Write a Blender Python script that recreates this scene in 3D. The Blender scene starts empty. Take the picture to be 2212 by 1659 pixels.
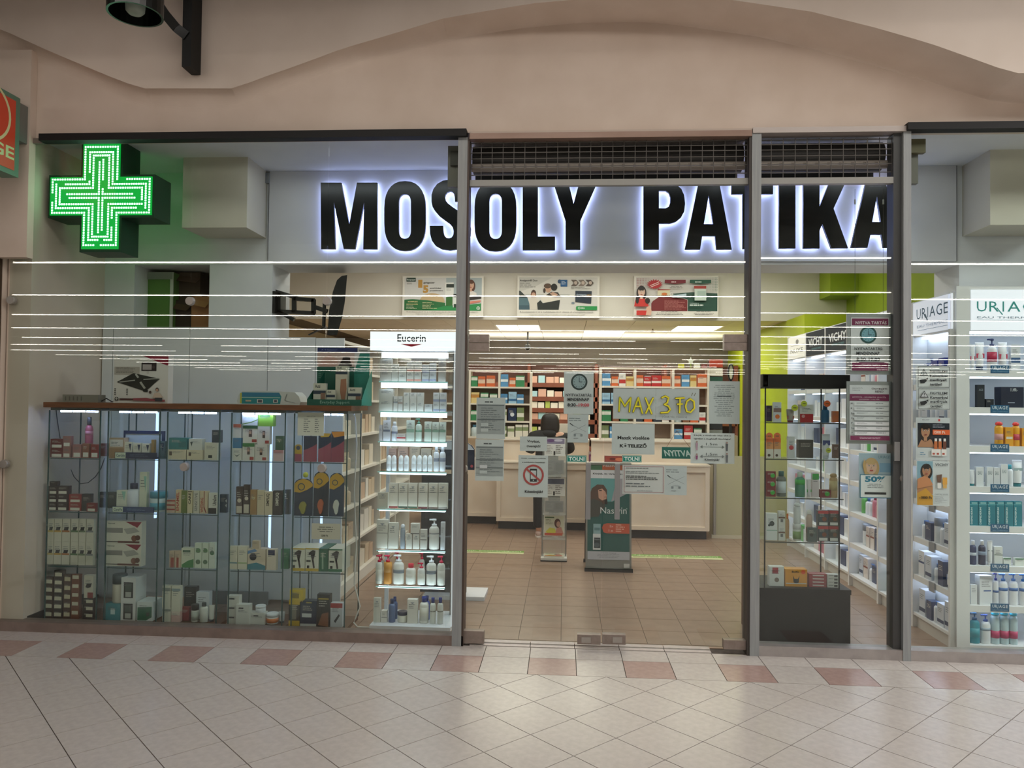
import bpy, math, random
from mathutils import Vector, Matrix
random.seed(7)
SC = bpy.context.scene
COL = SC.collection

# ---------------------------------------------------------------- camera
F, PW, PH, CZ = 1661.0, 2212, 1659, 1.61
_yaw, _pit, _rol = math.atan(111 / F), math.atan(36 / F), 0.0116
FW = Vector((-math.sin(_yaw) * math.cos(_pit), math.cos(_yaw) * math.cos(_pit), math.sin(_pit)))
_r0 = Vector((math.cos(_yaw), math.sin(_yaw), 0)); _u0 = _r0.cross(FW)
RT = _r0 * math.cos(_rol) + _u0 * math.sin(_rol); UP = RT.cross(FW)
EYE = Vector((0, 0, CZ))
cd = bpy.data.cameras.new('camera'); cam = bpy.data.objects.new('camera', cd); COL.objects.link(cam)
cd.sensor_width = 36; cd.lens = 36 * F / PW; cd.clip_end = 300
cam.matrix_world = Matrix(((RT.x, UP.x, -FW.x, 0), (RT.y, UP.y, -FW.y, 0), (RT.z, UP.z, -FW.z, CZ), (0, 0, 0, 1)))
SC.camera = cam
SC.view_settings.view_transform = 'Standard'; SC.view_settings.look = 'None'
SC.view_settings.exposure = -0.14; SC.view_settings.gamma = 1.0; SC.view_settings.use_curve_mapping = False
SC.cycles.transparent_max_bounces = 48; SC.cycles.max_bounces = 9; SC.cycles.glossy_bounces = 4
SC.cycles.caustics_reflective = False; SC.cycles.caustics_refractive = False
SC.cycles.sample_clamp_indirect = 6

# ---------------------------------------------------------------- world and large lights
wd = bpy.data.worlds.new('world'); SC.world = wd; wd.use_nodes = True
wd.node_tree.nodes['Background'].inputs[0].default_value = (1, .93, .85, 1)
wd.node_tree.nodes['Background'].inputs[1].default_value = .05

def area(name, loc, size, energy, col, rot=(0, 0, 0)):
    l = bpy.data.lights.new(name, 'AREA'); l.shape = 'RECTANGLE'; l.size, l.size_y = size
    l.energy = energy; l.color = col
    o = bpy.data.objects.new(name, l); COL.objects.link(o); o.location = loc; o.rotation_euler = rot
    return o
area('mall_fill_main', (1.2, 2.75, 4.5), (10, 1.1), 140, (1, .93, .86))  # added fill above the view, brightens the facade and walkway
area('mall_light_right', (6.8, 2.9, 4.5), (3, 1.4), 370, (.97, .98, 1))
area('hall_light_front', (-.3, 7.3, 3.3), (4.5, .5), 62, (1, .94, .85))
area('hall_light_rear', (.2, 8.7, 3.3), (5, .5), 62, (1, .94, .85))
area('pharmacy_light', (.3, 11.2, 2.6), (4.5, 2), 95, (1, .92, .8))
area('pharmacy_ceiling_fill', (.3, 12.0, 2.22), (4.4, .3), 35, (1, .93, .82), (math.pi, 0, 0))  # added hidden fill that brightens the back ceiling, not a real fitting
area('lobby_fill', (.2, 5.4, 3.385), (4.8, .2), 14, (.9, .95, 1))  # added unseen fill that lightens the lobby

# ---------------------------------------------------------------- points of the photograph on planes of the place
def ray(px, py): return FW + RT * ((px - PW / 2) / F) - UP * ((py - PH / 2) / F)
def atY(px, py, Y): d = ray(px, py); return EYE + d * (Y / d.y)
def atX(px, py, X): d = ray(px, py); return EYE + d * (X / d.x)
def atZ(px, py, Z): d = ray(px, py); return EYE + d * ((Z - CZ) / d.z)

# ---------------------------------------------------------------- materials
def lin(c): return c / 12.92 if c <= .04045 else ((c + .055) / 1.055) ** 2.4
def rgb(h):
    h = h.lstrip('#')
    if len(h) == 3: h = ''.join(c * 2 for c in h)
    return tuple(lin(int(h[i:i + 2], 16) / 255) for i in (0, 2, 4)) + (1,)
_M = {}
def M(h, rough=.5, metal=0., emit=0., spec=None):
    k = (h, rough, metal, emit)
    if k in _M: return _M[k]
    m = bpy.data.materials.new('paint_' + h.strip('#')); m.use_nodes = True
    b = m.node_tree.nodes['Principled BSDF']
    b.inputs['Base Color'].default_value = rgb(h); b.inputs['Roughness'].default_value = rough
    b.inputs['Metallic'].default_value = metal
    if emit:
        b.inputs['Emission Color'].default_value = rgb(h); b.inputs['Emission Strength'].default_value = emit
    _M[k] = m; return m
def noisy(name, h1, h2, scale, rough=.5, bump=0., metal=0., stretch=(1, 1, 1), detail=4, coords='Object'):
    m = bpy.data.materials.new(name); m.use_nodes = True; nt = m.node_tree; b = nt.nodes['Principled BSDF']
    tc = nt.nodes.new('ShaderNodeTexCoord'); mp = nt.nodes.new('ShaderNodeMapping'); n = nt.nodes.new('ShaderNodeTexNoise'); r = nt.nodes.new('ShaderNodeValToRGB')
    mp.inputs['Scale'].default_value = stretch; n.inputs['Scale'].default_value = scale; n.inputs['Detail'].default_value = detail
    r.color_ramp.elements[0].color = rgb(h1); r.color_ramp.elements[1].color = rgb(h2)
    r.color_ramp.elements[0].position = .35; r.color_ramp.elements[1].position = .65
    L = nt.links.new
    L(tc.outputs[coords], mp.inputs[0]); L(mp.outputs[0], n.inputs['Vector']); L(n.outputs['Fac'], r.inputs[0]); L(r.outputs[0], b.inputs['Base Color'])
    b.inputs['Roughness'].default_value = rough; b.inputs['Metallic'].default_value = metal
    if bump:
        bp = nt.nodes.new('ShaderNodeBump'); bp.inputs['Strength'].default_value = bump; bp.inputs['Distance'].default_value = .01
        L(n.outputs['Fac'], bp.inputs['Height']); L(bp.outputs[0], b.inputs['Normal'])
    return m
def glass(name, refl, tint):
    m = bpy.data.materials.new(name); m.use_nodes = True; nt = m.node_tree; nt.nodes.clear()
    o = nt.nodes.new('ShaderNodeOutputMaterial'); x = nt.nodes.new('ShaderNodeMixShader'); t = nt.nodes.new('ShaderNodeBsdfTransparent'); g = nt.nodes.new('ShaderNodeBsdfGlossy')
    t.inputs[0].default_value = rgb(tint); g.inputs['Roughness'].default_value = 0; g.inputs[0].default_value = (1, 1, 1, 1); x.inputs[0].default_value = refl
    nt.links.new(t.outputs[0], x.inputs[1]); nt.links.new(g.outputs[0], x.inputs[2]); nt.links.new(x.outputs[0], o.inputs[0])
    return m
def frosted(name, h, alpha):
    m = bpy.data.materials.new(name); m.use_nodes = True; b = m.node_tree.nodes['Principled BSDF']
    b.inputs['Base Color'].default_value = rgb(h); b.inputs['Alpha'].default_value = alpha; b.inputs['Roughness'].default_value = .35
    return m
GLASS = glass('facade_glass', .037, '#f6faf8')
CGLASS = glass('cabinet_glass', .022, '#fbfdfd')
EDGE = M('#35504f', .25)
PLASTIC = frosted('clear_plastic', '#c9ccc8', .28)
CHROME = M('#a8a29b', .42, .5)
STEEL = noisy('brushed_steel', '#8f9394', '#9da1a1', 60, .5, metal=.15, stretch=(1, 1, .05))
WHITE = M('#e9e8e6', .45)
PAPER = M('#eceef0', .7)
BLACK = M('#0b0c0c', .35)

# ---------------------------------------------------------------- mesh builder
_W = {}
def wloc(o): return _W.get(o.name, Vector((0, 0, 0))) if o else Vector((0, 0, 0))
class MB:
    def __init__(s): s.v, s.f, s.mi, s.ms, s.idx = [], [], [], [], {}
    def m(s, mat):
        if isinstance(mat, str): mat = M(mat)
        i = s.idx.get(mat.name)
        if i is None: i = s.idx[mat.name] = len(s.ms); s.ms.append(mat)
        return i
    def poly(s, pts, mat):
        n = len(s.v); s.v += [tuple(p) for p in pts]; s.f.append(tuple(range(n, n + len(pts)))); s.mi.append(s.m(mat)); return s
    def box(s, x0, x1, y0, y1, z0, z1, mat, front=None, top=None):
        n = len(s.v); s.v += [(x, y, z) for z in (z0, z1) for y in (y0, y1) for x in (x0, x1)]
        i = s.m(mat); fi = s.m(front) if front else i; ti = s.m(top) if top else i
        for q, k in (((0, 2, 3, 1), i), ((4, 5, 7, 6), ti), ((0, 1, 5, 4), fi), ((2, 6, 7, 3), i), ((0, 4, 6, 2), i), ((1, 3, 7, 5), i)):
            s.f.append(tuple(n + a for a in q)); s.mi.append(k)
        return s
    def prism(s, pts, vec, mat, cap=None):
        n = len(s.v); k = len(pts); vec = Vector(vec); P = [Vector(p) for p in pts]
        s.v += [tuple(p) for p in P] + [tuple(p + vec) for p in P]
        i = s.m(mat); c = s.m(cap) if cap else i
        s.f += [tuple(range(n, n + k)), tuple(range(n + 2 * k - 1, n + k - 1, -1))]; s.mi += [c, i]
        for a in range(k):
            b = (a + 1) % k; s.f.append((n + a, n + k + a, n + k + b, n + b)); s.mi.append(i)
        return s
    def lathe(s, prof, mat, n=14, c=(0, 0, 0), flat=1.0, axis='z'):
        base = len(s.v); i = s.m(mat)
        for r, z in prof:
            for k in range(n):
                a = 2 * math.pi * k / n; x, y = r * math.cos(a), r * math.sin(a) * flat
                p = {'z': (x, y, z), 'y': (x, z, y), 'x': (z, x, y)}[axis]
                s.v.append((p[0] + c[0], p[1] + c[1], p[2] + c[2]))
        for j in range(len(prof) - 1):
            for k in range(n):
                q = base + j * n
                s.f.append((q + k, q + (k + 1) % n, q + n + (k + 1) % n, q + n + k)); s.mi.append(i)
        e = base + (len(prof) - 1) * n
        s.f += [tuple(range(base + n - 1, base - 1, -1)), tuple(range(e, e + n))]; s.mi += [i, i]
        return s
    def tube(s, pts, r, mat, n=6):
        pts = [Vector(p) for p in pts]; base = len(s.v); i = s.m(mat)
        for j, p in enumerate(pts):
            d = (pts[min(j + 1, len(pts) - 1)] - pts[max(j - 1, 0)]).normalized()
            a = d.cross(Vector((0, 0, 1)));  a = d.cross(Vector((1, 0, 0))) if a.length < .1 else a
            a.normalize(); b = d.cross(a)
            for k in range(n):
                t = 2 * math.pi * k / n; s.v.append(tuple(p + a * (r * math.cos(t)) + b * (r * math.sin(t))))
        for j in range(len(pts) - 1):
            q = base + j * n
            for k in range(n): s.f.append((q + k, q + (k + 1) % n, q + n + (k + 1) % n, q + n + k)); s.mi.append(i)
        e = base + (len(pts) - 1) * n
        s.f += [tuple(range(base + n - 1, base - 1, -1)), tuple(range(e, e + n))]; s.mi += [i, i]
        return s
    def mesh(s, name, off=Vector((0, 0, 0)), smooth=False):
        me = bpy.data.meshes.new(name)
        me.from_pydata([(v[0] - off[0], v[1] - off[1], v[2] - off[2]) for v in s.v], [], s.f)
        for m in s.ms: me.materials.append(m)
        me.polygons.foreach_set('material_index', s.mi)
        if smooth:
            me.polygons.foreach_set('use_smooth', [len(f) <= 4 for f in s.f])
        me.update(); return me
    def build(s, name, parent=None, at=None, smooth=False):
        """Links the collected shapes as ONE object: a part of parent, or a thing whose origin is at."""
        off = wloc(parent) if parent else Vector(at or (0, 0, 0))
        o = bpy.data.objects.new(name, s.mesh(name, off, smooth)); COL.objects.link(o)
        if parent: o.parent = parent; _W[o.name] = off
        else: o.location = off; _W[o.name] = off
        return o
def tag(o, label, cat, group=None, kind=None):
    if label: o['label'] = label
    if cat: o['category'] = cat
    if group: o['group'] = group
    if kind: o['kind'] = kind
    return o
def thing(name, label, cat, at=(0, 0, 0), group=None, rz=0):
    o = bpy.data.objects.new(name, None); COL.objects.link(o); o.location = at; o.rotation_euler = (0, 0, rz)
    o.empty_display_size = .05; _W[o.name] = Vector(at); return tag(o, label, cat, group)
def struct(o): o['kind'] = 'structure'; return o
def sroot(name, at=(0, 0, 0)):
    o = bpy.data.objects.new(name, None); COL.objects.link(o); o.location = at; _W[o.name] = Vector(at); return struct(o)

# ---------------------------------------------------------------- lettering and flat print
_T = {}
def glyphs(s, bold=0.):
    k = (s, bold)
    if k not in _T:
        cu = bpy.data.curves.new('lettering', 'FONT'); cu.body = s; cu.resolution_u = 1 if len(s) > 14 else 2; cu.offset = bold
        ob = bpy.data.objects.new('lettering', cu); me = bpy.data.meshes.new_from_object(ob)
        V = [(v.co.x, v.co.y) for v in me.vertices]; Fc = [tuple(p.vertices) for p in me.polygons]
        bpy.data.objects.remove(ob); bpy.data.curves.remove(cu); bpy.data.meshes.remove(me)
        x0 = min(v[0] for v in V); x1 = max(v[0] for v in V); y0 = min(v[1] for v in V); y1 = max(v[1] for v in V)
        _T[k] = ([((a - x0) / (x1 - x0), (b - y0) / (y1 - y0)) for a, b in V], Fc)
    return _T[k]
class Sheet:
    """A flat printed sheet. Built with (u right, v down) coordinates in any unit, on a board of real thickness."""
    def __init__(s, O, U, V, N, box, base='#eceef0', th=.0015, rough=.55, mb=None, frame=None, step=.00035):
        # O: world point of (box.u0, box.v0); U, V: world vectors of the whole box side; N: towards the viewer
        s.mb = mb or MB(); s.O, s.U, s.V, s.N = Vector(O), Vector(U), Vector(V), Vector(N); s.b = box; s.k = 0; s.st = step; s.rough = rough
        u0, v0, u1, v1 = box
        if base:
            pts = [s.P(u0, v0, 0), s.P(u0, v1, 0), s.P(u1, v1, 0), s.P(u1, v0, 0)]
            s.mb.prism(pts, -s.N * th, s.c(base))
    def c(s, m): return M(m, s.rough) if isinstance(m, str) else m
    def P(s, u, v, k=None):
        k = s.k if k is None else k
        a = (u - s.b[0]) / (s.b[2] - s.b[0]); b = (v - s.b[1]) / (s.b[3] - s.b[1])
        return s.O + s.U * a + s.V * b + s.N * (k * s.st)
    def poly(s, pts, m):
        s.k += 1; ar = sum(pts[i - 1][0] * pts[i][1] - pts[i][0] * pts[i - 1][1] for i in range(len(pts)))
        if ar > 0: pts = pts[::-1]
        s.mb.poly([s.P(*p) for p in pts], s.c(m)); return s
    def rect(s, u0, v0, u1, v1, m): return s.poly([(u0, v0), (u0, v1), (u1, v1), (u1, v0)], m)
    def ell(s, cu, cv, ru, rv, m, n=18, a0=0, a1=360):
        return s.poly([(cu + ru * math.cos(math.radians(a0 + (a1 - a0) * i / n)), cv + rv * math.sin(math.radians(a0 + (a1 - a0) * i / n))) for i in range(n + (a1 - a0 < 360))], m)
    def ring(s, cu, cv, r, w, m, n=24, ry=None):
        s.k += 1; ry = ry or r; q = (r - w) / r
        for i in range(n):
            a, b = 2 * math.pi * i / n, 2 * math.pi * (i + 1) / n
            s.mb.poly([s.P(cu + r * math.cos(t) * k, cv + ry * math.sin(t) * k) for t, k in ((b, 1), (a, 1), (a, q), (b, q))], s.c(m))
        return s
    def line(s, u0, v0, u1, v1, w, m):
        d = math.hypot(u1 - u0, v1 - v0) or 1; x, y = -(v1 - v0) / d * w / 2, (u1 - u0) / d * w / 2
        return s.poly([(u0 + x, v0 + y), (u1 + x, v1 + y), (u1 - x, v1 - y), (u0 - x, v0 - y)], m)
    def text(s, t, u0, v0, u1, v1, m, bold=0., ital=0.):
        """Lettering whose ink fills the given box."""
        s.k += 1; V, Fc = glyphs(t, bold); n = len(s.mb.v); i = s.mb.m(s.c(m))
        s.mb.v += [tuple(s.P(u0 + (u1 - u0) * a + ital * b * (v1 - v0), v1 + (v0 - v1) * b)) for a, b in V]
        s.mb.f += [tuple(n + j for j in f) for f in Fc]; s.mb.mi += [i] * len(Fc); return s
    def vtext(s, t, u0, v0, u1, v1, m, bold=0.):
        """Lettering turned to read upwards."""
        s.k += 1; V, Fc = glyphs(t, bold); n = len(s.mb.v); i = s.mb.m(s.c(m))
        s.mb.v += [tuple(s.P(u0 + (u1 - u0) * (1 - b), v1 + (v0 - v1) * a)) for a, b in V]
        s.mb.f += [tuple(n + j for j in f) for f in Fc]; s.mb.mi += [i] * len(Fc); return s
    def lines(s, u0, v0, u1, v1, n, m, w=.35, seed=1, centre=False):
        """Rows of small print, broken into words."""
        rn = random.Random(seed); s.k += 1; h = (v1 - v0) / n; c = s.c(m)
        for i in range(n):
            L = (u1 - u0) * rn.uniform(.55, 1); u = u0 + ((u1 - u0) - L) / 2 if centre else u0; e = u + L
            while u < e:
                q = min(e, u + h * rn.uniform(.8, 3)); y = v0 + i * h
                s.mb.poly([s.P(u, y), s.P(u, y + h * w), s.P(q, y + h * w), s.P(q, y)], c); u = q + h * .35
        return s
    def build(s, name, parent=None, at=None): return s.mb.build(name, parent, at)
def pix(px0, py0, px1, py1, Y, uv=None, **k):
    """A sheet facing the walkway on the plane y=Y, laid out in photograph units."""
    cu, cv = (px0 + px1) / 2, (py0 + py1) / 2
    x0, x1 = atY(px0, cv, Y).x, atY(px1, cv, Y).x; z0, z1 = atY(cu, py0, Y).z, atY(cu, py1, Y).z
    return Sheet((x0, Y, z0), (x1 - x0, 0, 0), (0, 0, z1 - z0), (0, -1, 0), uv or (px0, py0, px1, py1), **k)
def pthing(sh, name, label, cat, group=None):
    o = sh.build(name, at=tuple(sh.O + sh.U * .5 + sh.V)); return tag(o, label, cat, group)
# ================================================================ THE SETTING
D = 5.08                                     # plane of the shop front
PLASTER = noisy('mall_plaster', '#d3c2b3', '#dbcbbd', 3, .8)
VAULTM = noisy('vault_plaster', '#d7c9bc', '#dfd2c6', 2, .85)
SHOPWHITE = noisy('shop_white_paint', '#dfe0e4', '#e6e7ea', 4, .6)
TILE_A = noisy('pale_floor_tile', '#bab2ab', '#c3bbb4', 26, .22, detail=6)
TILE_P = noisy('pink_floor_tile', '#a2877f', '#ac9188', 26, .22, detail=6)
TILE_S = noisy('brown_shop_tile', '#8d7462', '#9a7f6c', 9, .3, detail=5)
GROUT = noisy('dark_grout', '#4c443e', '#5b524b', 40, .9)
LIME = noisy('lime_wall_paint', '#a9b81a', '#b2c024', 3, .6)
GREEN = noisy('green_wall_paint', '#8fa51c', '#98ad24', 3, .6)
TAUPE = noisy('taupe_wall_paint', '#8a8078', '#938981', 3, .8)
BEIGE = noisy('beige_wall_paint', '#d2bfa6', '#dac8b0', 3, .7)

# ---- walkway floor and its tiles
b = MB(); b.box(-30, 30, -56, 2.7, -.1, 0, TILE_A); b.box(-30, 30, 2.7, 5.2, -.1, -.006, GROUT)
b.box(-30, -4.6, 2.7, 5.1, -.05, 0, TILE_A); b.box(4.9, 30, 2.7, 5.1, -.05, 0, TILE_A)
floor = struct(b.build('floor'))
def slab(pts, mat): return MB().prism([(x, y, 0) for x, y in pts], (0, 0, -.012), mat)
def put_tile(me, parent, x, y):
    o = bpy.data.objects.new('tile', me); COL.objects.link(o); o.parent = parent; o.location = (x, y, 0); return o
g = .0022; p = .29
me_w = slab([(-p / 2 + g, -p / 2 + g), (p / 2 - g, -p / 2 + g), (p / 2 - g, p / 2 - g), (-p / 2 + g, p / 2 - g)], TILE_A).mesh('tile')
me_p = slab([(-p / 2 + g, -p / 2 + g), (p / 2 - g, -p / 2 + g), (p / 2 - g, p / 2 - g), (-p / 2 + g, p / 2 - g)], TILE_P).mesh('tile')
me_h = slab([(-p / 2 + g, -.1 + g), (p / 2 - g, -.1 + g), (p / 2 - g, .1 - g), (-p / 2 + g, .1 - g)], TILE_A).mesh('tile')
dg = .205; e = g * 1.414
me_d = slab([(0, -dg + e), (dg - e, 0), (0, dg - e), (-dg + e, 0)], TILE_A).mesh('tile')
me_t = slab([(0, -dg + e), (dg - e * 2, -g), (-dg + e * 2, -g)], TILE_A).mesh('tile')
for k in range(-15, 17):
    x = -.05 + .29 * k
    put_tile(me_h, floor, x, 4.955); put_tile(me_p if k % 2 == 0 else me_w, floor, x, 4.71)
for k in range(-11, 12):
    x = -.141 + .41 * k; put_tile(me_t, floor, x + dg, 4.565)
    for j in range(9): put_tile(me_d, floor, x + (j % 2) * dg, 4.36 - dg * j)
for x0, x1 in ((-.60, -.2), (-.2, .09), (.09, .38), (.38, .67), (.67, .97)):
    MB().box(x0 + g, x1 - g, 5.06, 5.105, -.012, .004, TILE_A).build('threshold_strip', floor); MB().box(x0 + g, x1 - g, 5.11, 5.165, -.012, .01, TILE_A).build('threshold_strip', floor)

# ---- shop floor
b = MB(); b.box(-4, 4.6, 5.2, 13.7, -.1, -.004, GROUT); b.box(-4, 4.6, 10.3, 13.7, -.05, 0, TILE_S); b.box(-4, -1.74, 6.08, 10.3, -.05, 0, TILE_S); b.box(2.9, 4.6, 5.4, 10.3, -.05, 0, TILE_S)
sfloor = struct(b.build('shop_floor'))
q = .2885; r_ = .297; gs = .0016
me_s = slab([(-q / 2 + gs, -r_ / 2 + gs), (q / 2 - gs, -r_ / 2 + gs), (q / 2 - gs, r_ / 2 - gs), (-q / 2 + gs, r_ / 2 - gs)], TILE_S).mesh('tile')
for j in range(-2, 16):
    y = 5.807 + r_ * (j + .5)
    if y < 5.2: continue
    for k in range(-13, 11):
        x = -.287 + q * (k + .5)
        if k < -5 and y > 6.1: continue
        put_tile(me_s, sfloor, x, y)
MB().box(-4, 4.6, 5.17, 5.213, -.05, -.002, TILE_S).build('threshold_strip', sfloor)

# ---- mall wall above the shop with its coved vault
XU = [(-420, 0), (-300, -2), (-150, 18), (0, 62), (101, 108), (236, 165), (305, 191), (505, 191), (574, 165), (740, 105), (960, 40), (1150, 8), (1300, -5), (1450, -7), (1582, 0), (1752, 25), (1888, 59), (2007, 93), (2100, 126), (2188, 158), (2420, 158)]
XL = [(-420, 40), (-300, 45), (-150, 62), (0, 100), (101, 142), (236, 200), (305, 232), (400, 243), (505, 236), (574, 210), (740, 150), (960, 90), (1100, 64), (1243, 50), (1413, 48), (1639, 79), (1865, 136), (2007, 178), (2148, 223), (2250, 228), (2420, 224)]
YW = 5.06
def jut(t): t = min(1, max(0, t)); return .09 + .25 * t * t * (3 - 2 * t)     # shallower towards the left, shaped to soften the lip's shade there
cu = [atY(x, y, YW - jut((x - 560) / 900)) for x, y in XU]; cl = [atY(x, y, YW) for x, y in XL]
def ip(cv, x):
    if x <= cv[0].x: return cv[0].z
    for a, c in zip(cv, cv[1:]):
        if x <= c.x: return a.z + (c.z - a.z) * (x - a.x) / (c.x - a.x)
    return cv[-1].z
xs = [-7] + [-5.6 + .12 * i for i in range(78)] + [4.5, 7]
def ipsm(cv, x): return sum(ip(cv, x + d) * w for d, w in ((-.1, .25), (0, .5), (.1, .25)))
b = MB(); n = 12
for i in range(len(xs) - 1):
    x0, x1 = xs[i], xs[i + 1]; YA0, YA1 = YW - jut((x0 + 2.05) / 2.75), YW - jut((x1 + 2.05) / 2.75); l0, l1, u0, u1 = ipsm(cl, x0), ipsm(cl, x1), ip(cu, x0), ip(cu, x1)
    b.poly([(x0, YW, 3.392), (x1, YW, 3.392), (x1, YW, l1), (x0, YW, l0)], PLASTER)
    for s in range(n):
        t0, t1 = math.pi / 2 * s / n, math.pi / 2 * (s + 1) / n
        f = lambda t, l, u, YL: (YW - (YW - YL) * (1 - math.cos(t)), l + (u - l) * math.sin(t))
        (a0, a1), (b0, b1) = f(t0, l0, u0, YA0), f(t1, l0, u0, YA0); (c0, c1), (d0, d1) = f(t0, l1, u1, YA1), f(t1, l1, u1, YA1)
        b.poly([(x0, a0, a1), (x1, c0, c1), (x1, d0, d1), (x0, b0, b1)], PLASTER)
    b.poly([(x0, YA0, u0), (x1, YA1, u1), (x1, YA1, 5.6), (x0, YA0, 5.6)], VAULTM)
b.poly([(-7, YW, 3.392), (7, YW, 3.392), (7, 5.2, 3.392), (-7, 5.2, 3.392)], PLASTER)
wf = struct(b.build('wall_front'))
for pl in wf.data.polygons: pl.use_smooth = False
b = MB(); b.box(-7, -3.665, 4.995, 5.058, 2.55, atY(75, 108, 5.0).z, PLASTER); b.box(-7, -3.885, 5.0, 5.06, 0, 2.55, noisy('dark_brown_panel', '#3b2a1c', '#46331f', 5, .5)); b.box(-7, -3.88, 5.06, 5.3, 0, 3.4, PLASTER)
struct(b.build('wall_left'))
b = MB(); b.box(4.3, 7, 5.0, 5.3, 0, 3.4, PLASTER); struct(b.build('wall_right'))
# hall behind the viewer
HALL = noisy('hall_plaster', '#574c42', '#61564b', 1, .9)
b = MB(); b.box(-30, 30, -56, -1.4, 3.98, 4.1, HALL); b.box(-30, 30, -1.45, -1.35, 3.98, 5.7, HALL); b.box(-30, 30, -1.4, 5.1, 5.6, 5.7, HALL)
struct(b.build('ceiling'))
b = MB(); b.box(-30, 30, -56.2, -56, 0, 4.1, HALL); struct(b.build('wall_back'))
b = MB(); b.box(-30.2, -30, -56, 5.1, 0, 5.7, HALL); b.box(30, 30.2, -56, 5.1, 0, 5.7, HALL); b.box(-30, -7, 5.0, 5.2, 0, 5.7, HALL); b.box(7, 30, 5.0, 5.2, 0, 5.7, HALL); struct(b.build('wall_side'))
WORDN = ['first', 'second', 'third', 'fourth', 'fifth', 'sixth', 'seventh', 'eighth', 'ninth', 'tenth', 'eleventh', 'twelfth', 'thirteenth']
STRIP = M('#fff6ea', .5, 0, 27)
rn = random.Random(4)
for r in range(13):
    y = 2 * D - 1661 * 2.33 * (.00332 + .00108 * r)
    t = thing('strip_light', '%s row of long white strip lights mirrored in the shop glass, counted from the shop' % WORDN[r], 'lamp', (0, y, 3.97), 'strip lights of the mall ceiling')
    b = MB(); x = -29
    while x < 29:
        L = rn.uniform(5, 12) if r > 3 else 58; L = min(L, 29 - x)
        b.box(x, x + L, y - .03, y + .03, 3.93, 3.945, STRIP); x += L + rn.uniform(.8, 3.2)
    b.build('tube', t); MB().box(-29, 29, y - .04, y + .04, 3.945, 3.978, WHITE).build('housing', t)

# ---- the lobby behind the glass: column, side wall, partition, fascia
b = MB(); b.box(-3.87, -3.7, 5.1, 6.3, 0, 3.41, PLASTER); struct(b.build('wall_column'))
b = MB(); b.box(-3.701, -3.69, 5.14, 5.95, .0, .075, M('#3a3733', .5)); struct(b.build('baseboard_left'))
YF, YB = 5.95, 6.34
b = MB(); b.box(-3.7, 4.6, YF, YB, 2.668, 3.41, SHOPWHITE)
b.box(-3.7, -3.45, YF, YB, 0, 2.668, SHOPWHITE); b.box(-2.83, -2.315, YF, YB, 0, 2.668, SHOPWHITE); b.box(2.95, 4.6, YF, YB, 0, 2.668, SHOPWHITE)
wfas = struct(b.build('wall_fascia'))
for i, (x0, x1, z1) in enumerate(((-3.69, -3.605, 2.165), (-3.6, -2.972, 2.165), (-2.967, -2.335, 2.165), (-2.33, -1.95, 2.09), (-1.945, -1.72, 2.085))):
    MB().box(x0, x1, YF - .025, YF - .004, .03, z1, SHOPWHITE).build('panel', wfas)
b = MB(); b.box(-3.7, 4.6, 5.1, YF, 3.41, 3.45, SHOPWHITE); struct(b.build('ceiling_lobby'))
b = MB(); b.box(-2.87, -2.372, 5.57, YF, 2.88, 3.41, noisy('cream_beam_paint', '#cfc9ba', '#d6d0c2', 3, .7)); struct(b.build('trim_1'))
b = MB(); b.box(2.972, 3.5, 5.57, YF, 2.88, 3.41, noisy('cream_beam_paint_b', '#cfc9ba', '#d6d0c2', 3, .7)); struct(b.build('trim_2'))
# storage niche above the panels
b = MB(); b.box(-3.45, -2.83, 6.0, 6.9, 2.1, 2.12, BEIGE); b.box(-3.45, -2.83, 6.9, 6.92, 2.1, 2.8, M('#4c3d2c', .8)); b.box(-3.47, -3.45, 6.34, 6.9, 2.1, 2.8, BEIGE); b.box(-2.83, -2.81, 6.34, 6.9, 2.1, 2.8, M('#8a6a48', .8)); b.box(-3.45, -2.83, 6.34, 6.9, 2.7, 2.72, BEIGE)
struct(b.build('wall_niche'))

# ---- the shop behind
b = MB(); b.box(-3.95, -3.9, YB, 13.7, 0, 3.4, BEIGE); struct(b.build('wall_shop_left'))
b = MB(); b.box(-3.9, 3.5, 13.1, 13.3, 0, 2.7, TAUPE); struct(b.build('wall_shop_back'))
b = MB(); b.box(2.75, 3.6, 9.0, 13.1, 0, 2.64, LIME); b.box(3.47, 3.6, 6.34, 9.7, 0, 3.4, GREEN); b.box(3.14, 3.47, 9.3, 9.69, 2.9, 3.31, GREEN); struct(b.build('wall_shop_right'))
b = MB(); b.box(-3.9, 3.47, 9.7, 9.78, 2.635, 3.32, noisy('soffit_paint', '#dcd6cc', '#e3ddd3', 3, .7)); struct(b.build('wall_soffit'))
b = MB(); b.box(-3.9, 3.5, YB, 9.7, 3.32, 3.4, SHOPWHITE); struct(b.build('ceiling_hall'))
b = MB(); b.box(-3.9, 3.5, 9.72, 13.3, 2.66, 2.72, M('#6b6258', .8)); cb = struct(b.build('ceiling_back'))
CT = noisy('ceiling_tile_board', '#ebe4d8', '#f2ebe0', 30, .85)
me_c = MB().box(-.307, .307, -.366, .366, -.004, .014, CT).mesh('tile')
lit = {(0, 1), (2, 2), (4, 1)}; PANEL = M('#fff3dd', .5, 0, 5.5)
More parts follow.
